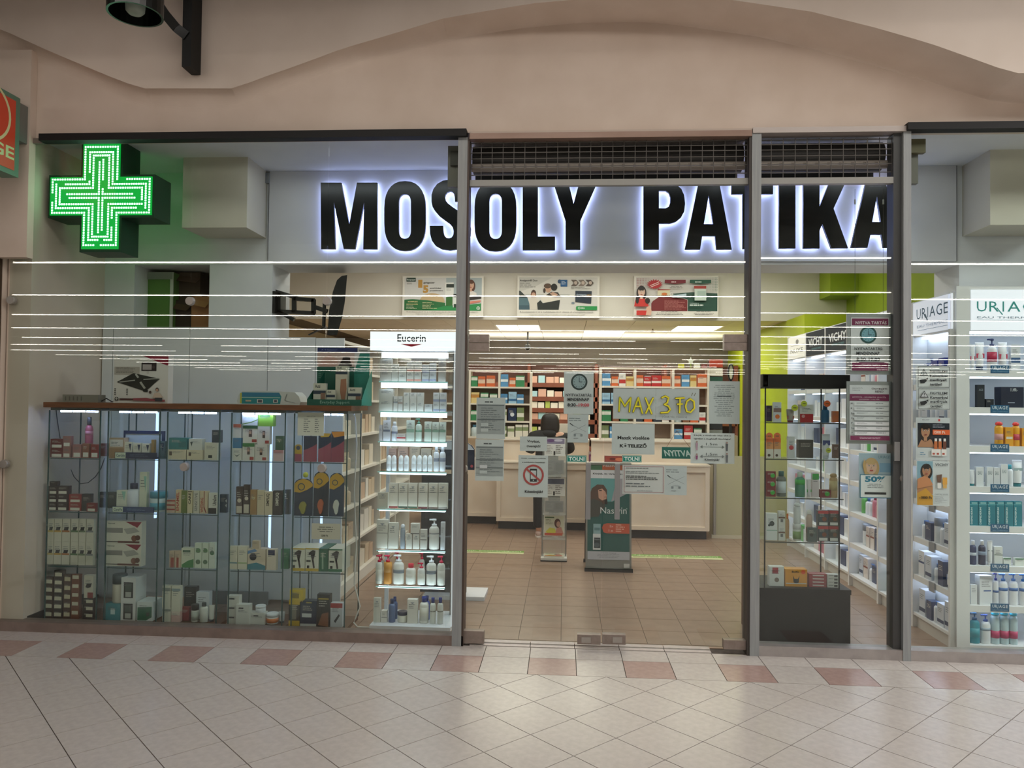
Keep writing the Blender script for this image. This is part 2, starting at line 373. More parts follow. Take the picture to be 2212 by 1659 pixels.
for i in range(-4, 7):
    for j in range(0, 5):
        x, y = -.95 + .62 * (i + .5), 9.74 + .74 * (j + .5)
        if (i, j) in lit:
            where = {(0, 1): 'left of the middle poster', (2, 2): 'deepest in the pharmacy ceiling', (4, 1): 'near the lime green wall'}[(i, j)]
            t = thing('ceiling_light', 'square white ceiling light panel, the lit one ' + where, 'lamp', (x, y, 2.64), 'ceiling light panels')
            MB().box(x - .307, x + .307, y - .366, y + .366, 2.648, 2.66, WHITE).build('frame', t)
            for a in (-.15, .15): MB().box(x + a - .14, x + a + .14, y - .35, y + .35, 2.642, 2.65, PANEL).build('diffuser', t)
            continue
        o = bpy.data.objects.new('tile', me_c); COL.objects.link(o); o.parent = cb; o.location = (x, y, 2.646)

# ---- glazing of the shop front
def bolt(parent, px, py):
    c = atY(px, py, D); MB().lathe([(.0, -.03), (.027, -.03), (.03, -.022), (.03, .0), (.012, .0), (.012, .012)], CHROME, 16, (c.x, D, c.z), axis='y').build('bolt', parent)
def pane(parent, x0, x1, z0, z1, tilt=0., name='pane', y=D):
    o = MB().box(x0, x1, y, y + .010, z0, z1, GLASS).build(name, parent)
    if tilt:
        c = Vector(((x0 + x1) / 2, y, (z0 + z1) / 2)); o.matrix_local = Matrix.Translation(c) @ Matrix.Rotation(tilt, 4, 'X') @ Matrix.Translation(-c)
    return o
SILL = noisy('brown_metal_sill', '#7f7069', '#8d7d75', 12, .35, metal=.4)
SILL2 = noisy('bright_metal_sill', '#a39d9a', '#b1aba8', 12, .35, metal=.5)
w1 = sroot('window_1', (-2.2, D, 0))
for x0, x1 in ((-3.845, -2.551), (-2.547, -1.603), (-1.599, -.718)): pane(w1, x0, x1, .06, 3.36)
MB().box(-3.9, -.64, 5.035, 5.14, 0, .065, SILL).build('sill', w1)
MB().box(-3.6, -.655, 4.995, 5.075, 3.352, 3.4, M('#040404', .65)).build('head_bar', w1)
MB().box(-3.75, -3.6, 5.03, 5.07, 3.345, 3.38, M('#7d736b', .5)).build('head_bar', w1)
for px, py in ((28, 649), (13, 1002), (413, 651), (401, 1008), (708, 651), (697, 1011), (1001, 653), (1001, 1012)): bolt(w1, px, py)
MB().box(-.712, -.65, 5.03, 5.16, .0, 3.352, STEEL).build('post', w1); MB().box(-.65, -.638, 5.035, 5.16, .0, 3.352, M('#4a3c34', .5)).build('post_edge', w1)
w2 = sroot('window_2', (.28, D, 2))
pane(w2, -.634, 1.2, 2.008, 3.04)
MB().box(-.636, 1.2, 5.02, 5.09, 3.338, 3.376, noisy('pinkish_lintel_metal', '#8d7365', '#a0877a', 6, .45, metal=.3, stretch=(.3, 1, 1))).build('lintel', w2)
MB().box(-.636, 1.2, 5.03, 5.3, 3.376, 3.392, M('#c9b9ab', .6)).build('lintel_board', w2)
w3 = sroot('window_3', (1.7, D, 0))
pane(w3, 1.262, 2.102, .06, 3.04, .004)
MB().box(1.203, 1.262, 5.03, 5.16, 0, 3.36, STEEL).build('post', w3); MB().box(1.186, 1.203, 5.035, 5.16, 0, 3.36, M('#3d3835', .5)).build('post_edge', w3)
MB().box(1.205, 2.168, 5.02, 5.12, 3.357, 3.392, M('#b5aca6', .4, .3)).build('head_bar', w3)
MB().box(1.21, 2.165, 5.035, 5.14, 0, .065, SILL2).build('sill', w3)
for px, py in ((1627, 650), (1622, 1013)): bolt(w3, px, py)
MB().box(2.102, 2.152, 5.06, 5.16, .06, 3.357, M('#4d4f50', .4, .3)).build('guide_rail', w3)
c = atY(1937, 975, 5.055); MB().box(c.x - .018, c.x + .016, 5.045, 5.06, c.z - .06, c.z + .06, M('#8b8c8c', .35, .6)).build('lock_plate', w3)
w4 = sroot('window_4', (3.2, D, 0))
pane(w4, 2.2, 4.3, .06, 3.36, -.002)
MB().box(2.152, 2.2, 5.03, 5.16, 0, 3.36, STEEL).build('post', w4); MB().box(2.172, 4.4, 5.035, 5.14, 0, .065, SILL2).build('sill', w4)
MB().box(2.165, 4.4, 4.995, 5.075, 3.36, 3.405, M('#040404', .65)).build('head_bar', w4)
for px, py in ((1955, 652), (1951, 1033)): bolt(w4, px, py)
# glass doors
d1 = sroot('door_1', (-.19, D, 0)); d2 = sroot('door_2', (.73, D, 0))
pane(d1, -.632, .262, .035, 2.0, 0, 'leaf'); pane(d2, .266, 1.198, .035, 2.0, 0, 'leaf')
PATCH = noisy('patch_fitting_metal', '#8b7f78', '#988b84', 30, .35, metal=.6)
def patch(par, x0, y0, x1, y1, lock=None):
    a, c = atY(x0, y1, D), atY(x1, y0, D)
    pf = MB().box(a.x, c.x, D - .022, D + .032, a.z, c.z, PATCH).build('patch_fitting', par)
    if lock:
        q = atY(*lock, D); MB().box(q.x - .03, q.x + .03, D - .028, D - .022, q.z - .018, q.z + .018, CHROME).build('lock', pf)
patch(d1, 1014, 742, 1057, 758); patch(d2, 1563, 741, 1613, 757); patch(w2, 1014, 723, 1057, 740); patch(w2, 1563, 723, 1613, 740)
patch(d1, 1000, 1362, 1046, 1387); patch(d1, 1247, 1370, 1297, 1389, (1266, 1380)); patch(d2, 1301, 1370, 1351, 1389, (1333, 1380)); patch(d2, 1562, 1382, 1614, 1400)
HND = M('#8f9090', .4, .4)
for par, x, yb in ((d1, 1270, 1122), (d2, 1333, 1122)):
    a, c = atY(x, yb, 5.02), atY(x, 1002, 5.02)
    MB().box(a.x - .016, a.x + .016, 5.015, 5.045, a.z, c.z, HND).box(a.x - .01, a.x + .01, 5.045, D, a.z + .03, a.z + .05, HND).box(a.x - .01, a.x + .01, 5.045, D, c.z - .05, c.z - .03, HND).build('handle', par)

# ---- roller shutters above the bays
def shutter(label, x0, x1, nv):
    t = thing('roller_shutter', label, 'shutter', ((x0 + x1) / 2, 5.2, 3.06), 'roller shutters above the shop front')
    MB().lathe([(.095, x0), (.095, x1)], M('#2b2a28', .6), 18, (0, 5.27, 3.27), axis='x').build('roll', t)
    MB().box(x0, x1, 5.38, 5.42, 3.16, 3.38, M('#1d1c1b', .6)).build('housing', t)
    MB().lathe([(.028, x0), (.028, x1)], M('#8f8880', .5, .3), 12, (0, 5.17, 3.19), axis='x').build('guide_tube', t)
    MB().box(x0, x1, 5.06, 5.10, 3.036, 3.076, M('#9a9a95', .5, .35)).build('bottom_bar', t)
    WIRE = M('#56534f', .5, .4); b = MB(); w = (x1 - x0) / nv
    for k in range(nv + 1):
        x = x0 + w * k; b.box(x - .0022, x + .0022, 5.084, 5.089, 3.076, 3.34, WIRE)
    for k, z in enumerate((3.33, 3.3, 3.265, 3.225, 3.17, 3.115)): b.box(x0, x1, 5.083, 5.090, z - .0025, z + .0025, WIRE)
    for k in range(nv): b.box(x0 + w * (k + .12), x0 + w * (k + .88), 5.14, 5.146, 3.18, 3.2, M('#a49d93', .5, .3))
    b.build('grille', t)
    return t
s1 = shutter('wide steel grille shutter rolled up above the double glass doors', -.636, 1.186, 25)
s2 = shutter('narrow steel grille shutter rolled up above the black display case bay', 1.262, 2.102, 11)
BRK = M('#77736c', .5, .4)
MB().box(-.80, -.716, 5.16, 5.2, 3.06, 3.34, BRK).box(-.78, -.72, 5.14, 5.16, 3.2, 3.3, M('#4c4842', .5)).build('side_bracket', s1)
MB().box(2.225, 2.30, 5.16, 5.2, 3.06, 3.34, BRK).box(2.23, 2.33, 5.12, 5.16, 3.25, 3.34, M('#6a6147', .5)).build('side_bracket', s2)
# ================================================================ SIGNS AND FIXTURES ON THE FRONT
INK = '#1c1f22'
# ---- illuminated letters of the shop sign
MB().box(-2.345, 2.92, YF - .022, YF - .002, 2.69, 3.408, noisy('sign_panel_paint', '#d2d2d6', '#d9d9dd', 3, .55)).build('panel', sg := thing('fascia_sign', 'long white fascia panel behind the black illuminated shop name letters', 'sign panel', (.28, YF, 2.69)))
MB().box(-2.349, -2.345, YF - .024, YF - .002, 2.69, 3.408, M('#4b4b50', .6)).build('edge_shadow', sg); MB().box(2.92, 2.924, YF - .024, YF - .002, 2.69, 3.408, M('#4b4b50', .6)).build('edge_shadow', sg)  # dark strips paint the shadow line at both ends of the panel
def rr(x0, y0, x1, y1, rx, ry, n=7, k=2.3):
    out = []
    for cx, cy, a in ((x1 - rx, y0 + ry, -90), (x1 - rx, y1 - ry, 0), (x0 + rx, y1 - ry, 90), (x0 + rx, y0 + ry, 180)):
        for i in range(n + 1):
            t = math.radians(a + 90 * i / n); c, s = math.cos(t), math.sin(t)
            out.append((cx + rx * math.copysign(abs(c) ** (2 / k), c), cy + ry * math.copysign(abs(s) ** (2 / k), s)))
    return out
def z1(pts): return [(680 + a / 6.506, 370 + b / 6.506) for a, b in pts]
O_out, O_in = rr(830, 391, 919.5, 542, 44, 58), rr(861.5, 419.5, 887.5, 515.5, 12.8, 18)
S_out = z1([(1640, 430), (1640, 330), (1665, 250), (1720, 175), (1800, 130), (1910, 115), (2030, 130), (2110, 175), (2165, 255), (2180, 350), (2180, 425), (1970, 425), (1967, 365), (1955, 315), (1930, 288), (1898, 282), (1862, 295), (1838, 325), (1830, 365), (1840, 410), (1870, 450), (1940, 505), (2040, 570), (2120, 640), (2170, 710), (2195, 800), (2190, 890), (2165, 980), (2110, 1050), (2020, 1095), (1900, 1112), (1790, 1098), (1700, 1050), (1645, 975), (1620, 880), (1615, 765), (1802, 765), (1808, 850), (1822, 905), (1850, 935), (1885, 942), (1922, 930), (1946, 895), (1952, 845), (1940, 790), (1900, 740), (1830, 690), (1750, 630), (1690, 560), (1655, 500)])
P_out = [(1390, 395), (1448, 395), (1462, 399), (1472, 408), (1478, 422), (1480, 440), (1478, 457), (1471, 470), (1460, 479), (1447, 483), (1423.5, 483), (1423.5, 539), (1390, 539)]
P_in = [(1423.5, 412), (1438, 412), (1445, 417), (1448, 426), (1448, 437), (1445, 446), (1438, 450), (1423.5, 450)]
LET = [('M', [z1([(82, 158), (372, 158), (484, 745), (592, 158), (878, 158), (876, 1095), (680, 1095), (692, 440), (565, 1093), (405, 1091), (266, 430), (288, 1093), (88, 1093)])]),
       ('O', [O_out, O_in]), ('S', [S_out]),
       ('O', [rr(1025, 390, 1115.5, 543, 44, 58), rr(1057, 418.5, 1084, 516, 13, 18)]),
       ('L', [[(1129, 395), (1162, 395), (1162, 511), (1199, 511), (1199, 540.5), (1129, 540.5)]]),
       ('Y', [[(1195.5, 395), (1228, 395), (1239, 440), (1251, 395), (1290, 395), (1253.6, 477), (1253.6, 539.5), (1221.6, 539.5), (1221.6, 477)]]),
       ('P', [P_out, P_in]),
       ('A', [[(1509, 395), (1554, 395), (1581, 539), (1547.7, 539), (1544.8, 510), (1517, 510), (1512.5, 539), (1479.5, 539)], [(1531, 422), (1540.5, 484), (1520.5, 484)]]),
       ('T', [[(1580.5, 394), (1670, 394), (1670, 419), (1639.6, 419), (1639.6, 537.5), (1604.5, 537.5), (1604.5, 419), (1580.5, 419)]]),
       ('I', [[(1683, 393), (1718.5, 393), (1718.5, 536.5), (1683, 536.5)]]),
       ('K', [[(1735.5, 393), (1770.5, 393), (1770.5, 446), (1792, 393), (1827, 393), (1800.8, 450.5), (1832, 536), (1796, 536), (1776.5, 484), (1770.5, 498), (1770.5, 536.5), (1735.5, 536.5)]]),
       ('A', [[(1871, 392), (1913, 392), (1945, 535), (1909, 535), (1904.5, 507), (1880.5, 507), (1874, 535), (1838.5, 535)], [(1894.5, 424), (1903, 479.5), (1884, 479.5)]])]
def curve_mesh(loops, ext, name):
    c = bpy.data.curves.new('outline', 'CURVE'); c.dimensions = '2D'; c.fill_mode = 'BOTH'; c.extrude = ext
    for pts in loops:
        s = c.splines.new('POLY'); s.points.add(len(pts) - 1); s.use_cyclic_u = True
        for a, q in zip(s.points, pts): a.co = (q[0], q[1], 0, 1)
    ob = bpy.data.objects.new('outline', c); me = bpy.data.meshes.new_from_object(ob); me.name = name
    bpy.data.objects.remove(ob); bpy.data.curves.remove(c); return me
LBLACK = M('#030605', .25)
HALO = M('#c6cfff', .5, 0, 5.5)
ordn = ['first', 'second', 'third', 'fourth', 'fifth', 'sixth', 'seventh', 'eighth', 'ninth', 'tenth', 'eleventh', 'twelfth', 'thirteenth', 'fourteenth', 'fifteenth', 'sixteenth', 'seventeenth', 'eighteenth', 'nineteenth', 'twentieth', 'twenty-first', 'twenty-second', 'twenty-third', 'twenty-fourth']
for i, (ch, loops) in enumerate(LET):
    W = [[atY(x, y, 5.865) for x, y in lp] for lp in loops]
    cx = sum(v.x for v in W[0]) / len(W[0]); z0 = min(v.z for v in W[0])
    t = thing('sign_letter', 'black backlit letter %s, %s letter of the shop name over the entrance' % (ch, ordn[i]), 'letter', (cx, 5.88, z0), 'backlit letters of the shop name')
    for nm, ext, y, mt in (('face', .014, 5.879, LBLACK), ('back_light', .002, 5.9, HALO)):
        me = curve_mesh([[(v.x - cx, v.z - z0) for v in lp] for lp in W], ext, nm); me.materials.clear(); me.materials.append(mt)
        for pl in me.polygons: pl.material_index = 0
        o = bpy.data.objects.new(nm, me); COL.objects.link(o); o.parent = t; o.rotation_euler = (math.pi / 2, 0, 0); o.location = (0, y - 5.88, 0)

a = atY(575, 382, 5.92); t = thing('motion_sensor', 'small grey sensor box with looped cable on white wall left of sign panel', 'sensor', (a.x, 5.93, a.z - .04)); MB().box(a.x - .022, a.x + .026, 5.91, 5.95, a.z - .05, a.z + .03, M('#8f9296', .5)).build('body', t); MB().tube([(a.x - .02, 5.93, a.z + .02), (a.x - .035, 5.93, a.z + .06), (a.x - .01, 5.93, a.z + .1), (a.x - .01, 5.93, a.z + .14)], .004, '#6f7276').build('cable', t)

# ---- green pharmacy cross
c0 = atY(219, 424, 5.2); u = (atY(319, 424, 5.2).x - c0.x) / 100
t = thing('pharmacy_cross', 'glowing green LED pharmacy cross hanging inside the shop window', 'sign', (c0.x, 5.3, c0.z - 116 * u))
def cross(a, L, Lv=None):
    Lv = Lv or L; return [(-a, Lv), (a, Lv), (a, a), (L, a), (L, -a), (a, -a), (a, -Lv), (-a, -Lv), (-a, -a), (-L, -a), (-L, a), (-a, a)]
def cp(pts, y): return [(c0.x + x * u, y, c0.z + z * u) for x, z in pts]
MB().prism(cp(cross(45, 115, 117), 5.2), (0, .22, 0), M('#0d3f26', .45)).build('housing', t)
MB().prism(cp(cross(40, 110, 111), 5.192), (0, .008, 0), M('#04a53a', .4, 0, 1.0)).build('light_panel', t)
MB().prism(cp(cross(40, 110, 111), 5.42), (0, .008, 0), M('#05b846', .4, 0, .6)).build('rear_light_panel', t)
LED = M('#c9ffe4', .4, 0, 6.0); b = MB(); rn = random.Random(2)
for a, L, Lv in ((35, 105, 103), (25, 97, 92), (17, 89, 85), (4, 73, 76)):
    pts = cross(a, L, Lv)
    for i in range(12):
        x0, y0 = pts[i]; x1, y1 = pts[(i + 1) % 12]; d = math.hypot(x1 - x0, y1 - y0); k = max(1, round(d / 5.2))
        if a == 4 and d < 12: continue
        gap = rn.uniform(0, .8) if rn.random() < .35 else 2
        for j in range(k):
            f = j / k
            if gap < f < gap + .2: continue
            x, z = c0.x + (x0 + (x1 - x0) * f) * u, c0.z + (y0 + (y1 - y0) * f) * u; r = 1.7 * u
            b.poly([(x - r, 5.1915, z - r), (x + r, 5.1915, z - r), (x + r, 5.1915, z + r), (x - r, 5.1915, z + r)], LED)
o = b.build('led_dots', t); o['kind'] = 'stuff'
MB().box(c0.x - .01, c0.x + .01, 5.28, 5.3, c0.z + 117 * u, 3.41, BLACK).build('hanger', t)

# ---- neighbour's projecting sign and its bracket
XS = -3.66; yN = atX(43, 300, XS).y; zt, zb = atX(43, 212, XS).z, atX(43, 385, XS).z; yn = yN - .75
t = thing('projecting_sign', 'red illuminated projecting sign of the neighbouring shop with green cross light painted on its frame', 'sign', (XS, yN - .3, zb))
MB().box(XS - .12, XS - .004, yn, yN, zb, zt, M('#5f7f6d', .4)).build('frame', t)  # frame's green is light from the cross, put into its colour
s = Sheet((XS, yn + .03, zt - .035), (0, yN - yn - .075, 0), (0, 0, zb - zt + .07), (1, 0, 0), (0, 0, 100, 100), base=M('#a8331c', .35, 0, .25), th=.004)
s.ring(60, 30, 34, 3, '#d8cfa0', 32, 44).text('GE', 68, 68, 99, 86, '#c9e0a8', .02)
s.build('face', t)
MB().box(XS - .07, XS - .05, yN, 5.0, zb + .3, zt - .08, M('#6f7370', .45, .4)).box(XS - .1, XS - .02, 4.9, 5.0, zb + .26, zt - .02, M('#7d807c', .45, .4)).build('bracket', t)

# ---- hanging lamp at the top of the wall
a = atY(292, 32, 4.15); q = atY(404, 145, 4.84)
t = thing('wall_lamp', 'black cylinder lamp on a curved bracket and flat wall post above the cross', 'lamp', (q.x, 4.84, q.z))
MB().box(q.x - .031, q.x + .031, 4.83, 4.965, q.z, q.z + 1.2, M('#060706', .6)).build('post', t)
b = MB(); R = .148
for i in range(28):
    t0, t1 = 2 * math.pi * i / 28, 2 * math.pi * (i + 1) / 28
    P = lambda r, t, z: (a.x + r * math.cos(t), 4.15 + r * math.sin(t), z)
    for r0, z0, r1, zz in ((R, a.z, R, a.z + .34), (R - .012, a.z, R - .012, a.z + .34), (R - .012, a.z, R, a.z)):
        b.poly([P(r0, t0, z0), P(r0, t1, z0), P(r1, t1, zz), P(r1, t0, zz)], M('#0b0d0c', .3))
b.build('shade', t, smooth=False)
MB().lathe([(.0, 0), (.035, .004), (.05, .02), (.053, .05), (.053, .2), (.04, .24)], M('#7c8376', .4, 0, .12), 18, (a.x, 4.15, a.z + .0)).build('bulb', t, smooth=True)
k = [(0, .2, 4.82), (-.06, .245, 4.8), (-.11, .31, 4.74), (-.15, .39, 4.66), (-.18, .5, 4.48), (-.21, .62, 4.4), (-.24, .74, 4.3), (-.26, .8, 4.2)]
b = MB()
for (x0, h0, y0), (x1, h1, y1) in zip(k, k[1:]):
    d = Vector((x1 - x0, 0, h1 - h0)).normalized(); nn = Vector((-d.z, 0, d.x)) * .03; p0, p1 = Vector((q.x + x0, y0, q.z + h0)), Vector((q.x + x1, y1, q.z + h1))
    b.prism([p0 + nn, p1 + nn, p1 - nn, p0 - nn], (0, .02, 0), M('#0d100e', .35))
b.box(a.x - .012, a.x + .012, 4.14, 4.22, a.z + .33, q.z + .8, M('#0d100e', .35)).box(min(a.x, q.x - .26) - .01, max(a.x, q.x - .26) + .01, 4.15, 4.21, q.z + .78, q.z + .82, M('#0d100e', .35))
b.build('bracket', t)

# ---- posters on the soffit
def face(s, cx, cy, rx, ry, skin, hair, dress=None, long=1.2, lips='#a0403c'):
    s.ell(cx, cy + ry * .15 * long, rx * 1.45, ry * 1.25 * (.8 + .25 * long), hair, 20)
    if dress: s.poly([(cx - rx * 2.1, cy + ry * 3), (cx - rx * 1.8, cy + ry * 1.75), (cx - rx * .5, cy + ry * 1.3), (cx + rx * .5, cy + ry * 1.3), (cx + rx * 1.8, cy + ry * 1.75), (cx + rx * 2.1, cy + ry * 3)], dress)
    s.rect(cx - rx * .38, cy + ry * .7, cx + rx * .38, cy + ry * 1.45, skin)
    s.ell(cx, cy, rx, ry, skin, 20)
    s.ell(cx, cy - ry * .72, rx * 1.02, ry * .42, hair, 14)
    for d in (-.42, .42):
        s.ell(cx + d * rx, cy - ry * .12, rx * .2, ry * .09, '#f2efe9', 8); s.ell(cx + d * rx, cy - ry * .12, rx * .1, ry * .09, '#2b211c', 8)
        s.rect(cx + d * rx - rx * .25, cy - ry * .34, cx + d * rx + rx * .25, cy - ry * .27, hair)
    s.line(cx + rx * .05, cy, cx - rx * .08, cy + ry * .3, rx * .09, '#b98a74'); s.ell(cx, cy + ry * .52, rx * .33, ry * .1, lips, 10)
def poster(px0, py0, px1, py1, label, uv):
    t = thing('poster_box', label, 'poster', tuple(atY((px0 + px1) / 2, py1, 9.7)), 'posters on the soffit')
    s = pix(px0, py0, px1, py1, 9.62, uv=uv, base='#e9e3da', th=.078)
    return t, s
t, s = poster(869.5, 596.5, 1044.5, 683.5, 'white framed poster with green wave and smiling woman, beside the steel post', (105, 185, 2045, 1145))
s.rect(150, 225, 2000, 1000, '#d5d3d2').rect(1150, 225, 2000, 640, '#aeb9bd').ell(820, 790, 300, 200, '#c9ae86', 20)
s.poly([(150, 750), (350, 735), (700, 760), (1150, 825), (1500, 890), (1990, 830), (1990, 1010), (150, 1005)], '#1c6a34').poly([(700, 1005), (1100, 900), (1500, 890), (1990, 830), (1990, 1010)], '#1f8a48')
s.rect(195, 225, 420, 320, '#13352a').text('Boxagrippal', 210, 250, 405, 300, '#e8ece8', .01).lines(205, 345, 395, 395, 2, '#6b6258')
s.text('1', 480, 275, 580, 465, '#c08f3c', .06).text('gyógyszer', 605, 320, 875, 375, '#3a342e', .02).text('5', 595, 405, 730, 590, '#c08f3c', .06).text('enyhítési', 760, 455, 1030, 495, '#3a342e', .02).text('problémára', 760, 515, 1075, 555, '#3a342e', .02)
s.poly([(1125, 340), (1330, 335), (1340, 880), (1135, 885)], '#e6e5e1').rect(1155, 375, 1340, 460, '#16271f').poly([(1150, 690), (1310, 665), (1310, 880), (1150, 885)], '#2e6a2a').lines(1160, 485, 1320, 540, 2, '#8a8a84')
s.rect(1320, 690, 1470, 930, '#dfe3df').rect(1330, 610, 1460, 690, '#20211f').rect(1340, 850, 1460, 930, '#1d3a2a')
face(s, 1740, 400, 75, 105, '#d5a68c', '#5d3423', '#e5dcd5', 1.6); s.poly([(1690, 690), (1990, 655), (1990, 720), (1690, 760)], '#2a211d').poly([(1690, 790), (1980, 760), (1980, 800), (1690, 850)], '#d8836f')
s.text('KOMPLEX', 245, 785, 480, 815, '#e7dca0', .02).text('MEGOLDÁS', 205, 840, 480, 872, '#e7dca0', .02).lines(200, 895, 480, 985, 3, '#cdd6b8').lines(590, 815, 950, 985, 5, '#cdd6a0')
s.ring(1925, 950, 42, 10, '#e6efe6').line(1925, 915, 1925, 985, 10, '#e6efe6').line(1890, 950, 1960, 950, 10, '#e6efe6')
s.text('A kockázatokról és a mellékhatásokról olvassa el a betegtájékoztatót,', 205, 1025, 1925, 1062, '#4b4540').text('vagy kérdezze meg kezelőorvosát, gyógyszerészét!', 430, 1075, 1640, 1105, '#4b4540')
s.build('print', t)
t, s = poster(1117.5, 596, 1295, 686.5, 'white framed poster of a couple hugging beside a little girl, middle of three', (85, 180, 2050, 1175))
s.rect(125, 215, 2000, 990, '#d9d5cf').poly([(125, 215), (930, 215), (500, 440), (125, 560)], '#c9c6c0').poly([(125, 530), (160, 540), (330, 700), (125, 700)], '#2a3432').poly([(125, 700), (330, 700), (390, 880), (390, 985), (125, 985)], '#52707a').rect(125, 880, 390, 985, '#3f5a66')
s.line(280, 630, 1330, 630, 14, '#9fa39c')
s.text('Analgesin® Duo', 140, 265, 565, 325, '#2c2b2a', .015).lines(140, 345, 560, 480, 3, '#77736d')
s.ell(475, 600, 62, 90, '#452a1d').ell(470, 640, 66, 70, '#8a4f33').ell(475, 630, 42, 55, '#caa08a').poly([(375, 760), (440, 690), (540, 690), (585, 790), (570, 985), (385, 985)], '#d8cec2')
s.poly([(640, 720), (700, 640), (800, 600), (1060, 580), (1130, 680), (1110, 760), (900, 830), (720, 830)], '#e2d9cd').poly([(700, 830), (1110, 750), (1080, 985), (580, 985), (560, 830), (640, 760)], '#1d2320').ell(825, 480, 75, 100, '#c9a087').ell(810, 420, 90, 60, '#5b4433').ell(735, 530, 30, 60, '#3a2a20').ell(965, 450, 78, 85, '#17130f').poly([(770, 640), (900, 560), (1060, 570), (1130, 690), (960, 690)], '#2b241f').poly([(860, 600), (940, 560), (1060, 620), (1000, 700)], '#c49c84')
s.ell(1095, 315, 45, 48, '#23486c').rect(1120, 275, 1280, 435, '#1f5b91').lines(1140, 310, 1265, 400, 3, '#cfdbe6')
for i in range(3): s.poly([(1365 + i * 175, 275), (1490 + i * 175, 275), (1560 + i * 175, 350), (1490 + i * 175, 425), (1365 + i * 175, 425), (1435 + i * 175, 350)], ('#6d5f57', '#8a7c73', '#584c45')[i]).ell(1480 + i * 175, 345, 38, 42, '#c5b2a6')
s.lines(1365, 450, 1900, 510, 2, '#8b857e').poly([(1475, 535), (1865, 545), (1850, 840), (1475, 800)], '#1b2a3a').text('Analgesin', 1495, 600, 1740, 660, '#aebccb', .01).rect(1750, 620, 1845, 690, '#8a6a3c').ell(1420, 825, 40, 25, '#7b8793', 12)
s.poly([(1500, 945), (1520, 900), (1995, 900), (1995, 995), (1520, 995)], '#1f8f47').ell(1510, 947, 18, 46, '#1f8f47').ring(1568, 945, 28, 8, '#e4f0e6').text('KRKA', 1610, 925, 1700, 965, '#e4f0e6', .02)
s.text('A kockázatokról és a mellékhatásokról olvassa el a betegtájékoztatót,', 150, 1022, 1915, 1070, '#3f3a36').text('vagy kérdezze meg kezelőorvosát, gyógyszerészét!', 375, 1092, 1700, 1122, '#3f3a36')
s.build('print', t)
t, s = poster(1369.5, 596, 1551.5, 686.5, 'white framed poster with a dark-haired woman in red and a starburst', (105, 175, 2110, 1170))
s.rect(150, 210, 2090, 1015, '#d3cdc8')
s.poly([(520, 830), (560, 770), (700, 680), (950, 650), (1380, 740), (1380, 1010), (520, 1010)], '#7a1f22').poly([(1000, 600), (1500, 560), (2090, 590), (2090, 1010), (1390, 1010), (1390, 740)], '#1d4a3c')
for i in range(8):
    for j in range(6): s.ell(180 + i * 38, 250 + j * 38, 12 - i, 12 - i, '#9c3540', 6)
for i in range(7):
    for j in range(9): s.ell(1850 + i * 36, 235 + j * 38, 4 + i, 4 + i, '#3f7560', 6)
s.poly([(590 + (200 if k % 2 == 0 else 140) * math.cos(k * math.pi / 18), 385 + (125 if k % 2 == 0 else 85) * math.sin(k * math.pi / 18)) for k in range(36)], '#b3232a')
s.line(480, 420, 690, 330, 16, '#f0d5cf').line(500, 450, 700, 370, 16, '#f0d5cf')
s.poly([(830, 280), (1325, 280), (1325, 355), (1080, 378), (825, 355)], '#7b1c2c').lines(985, 320, 1165, 345, 1, '#ecd9d6', w=.9).poly([(1425, 280), (1925, 280), (1925, 355), (1675, 378), (1420, 355)], '#1c5340').lines(1545, 320, 1800, 345, 1, '#d5e4dc', w=.9)
s.lines(900, 430, 1310, 500, 2, '#7d7570', centre=True).poly([(660, 510), (950, 500), (960, 650), (660, 655)], '#d9cfae').poly([(660, 500), (980, 510), (930, 525), (660, 530)], '#9c2b2b').ell(820, 620, 70, 35, '#cf6f2b').poly([(1010, 650), (1340, 605), (1340, 695), (1000, 700)], '#b9cdd8').ring(985, 620, 38, 12, '#f0ece6')
s.rect(1535, 430, 1810, 770, '#c9d6cd').rect(1520, 425, 1810, 490, '#a6372f').rect(1600, 545, 1800, 690, '#a9bdb3')
face(s, 275, 570, 82, 115, '#d9b3a0', '#241614', '#c62c25', 1.9); s.poly([(390, 950), (480, 890), (520, 1020), (500, 1120), (380, 1120)], '#d6ab96').poly([(160, 1010), (400, 1010), (380, 1120), (160, 1120)], '#c62c25').ell(175, 760, 40, 90, '#241614').ell(420, 780, 60, 70, '#241614')
s.lines(820, 780, 1340, 1000, 7, '#c07a74', seed=3).text('Csillapítja a', 1420, 825, 1630, 850, '#dfe8e3').lines(1420, 868, 1945, 900, 1, '#dfe8e3', w=.8)
s.lines(610, 1030, 1270, 1130, 3, '#5c5650', centre=True).lines(1470, 1030, 2030, 1130, 3, '#5c5650', centre=True)
s.build('print', t)

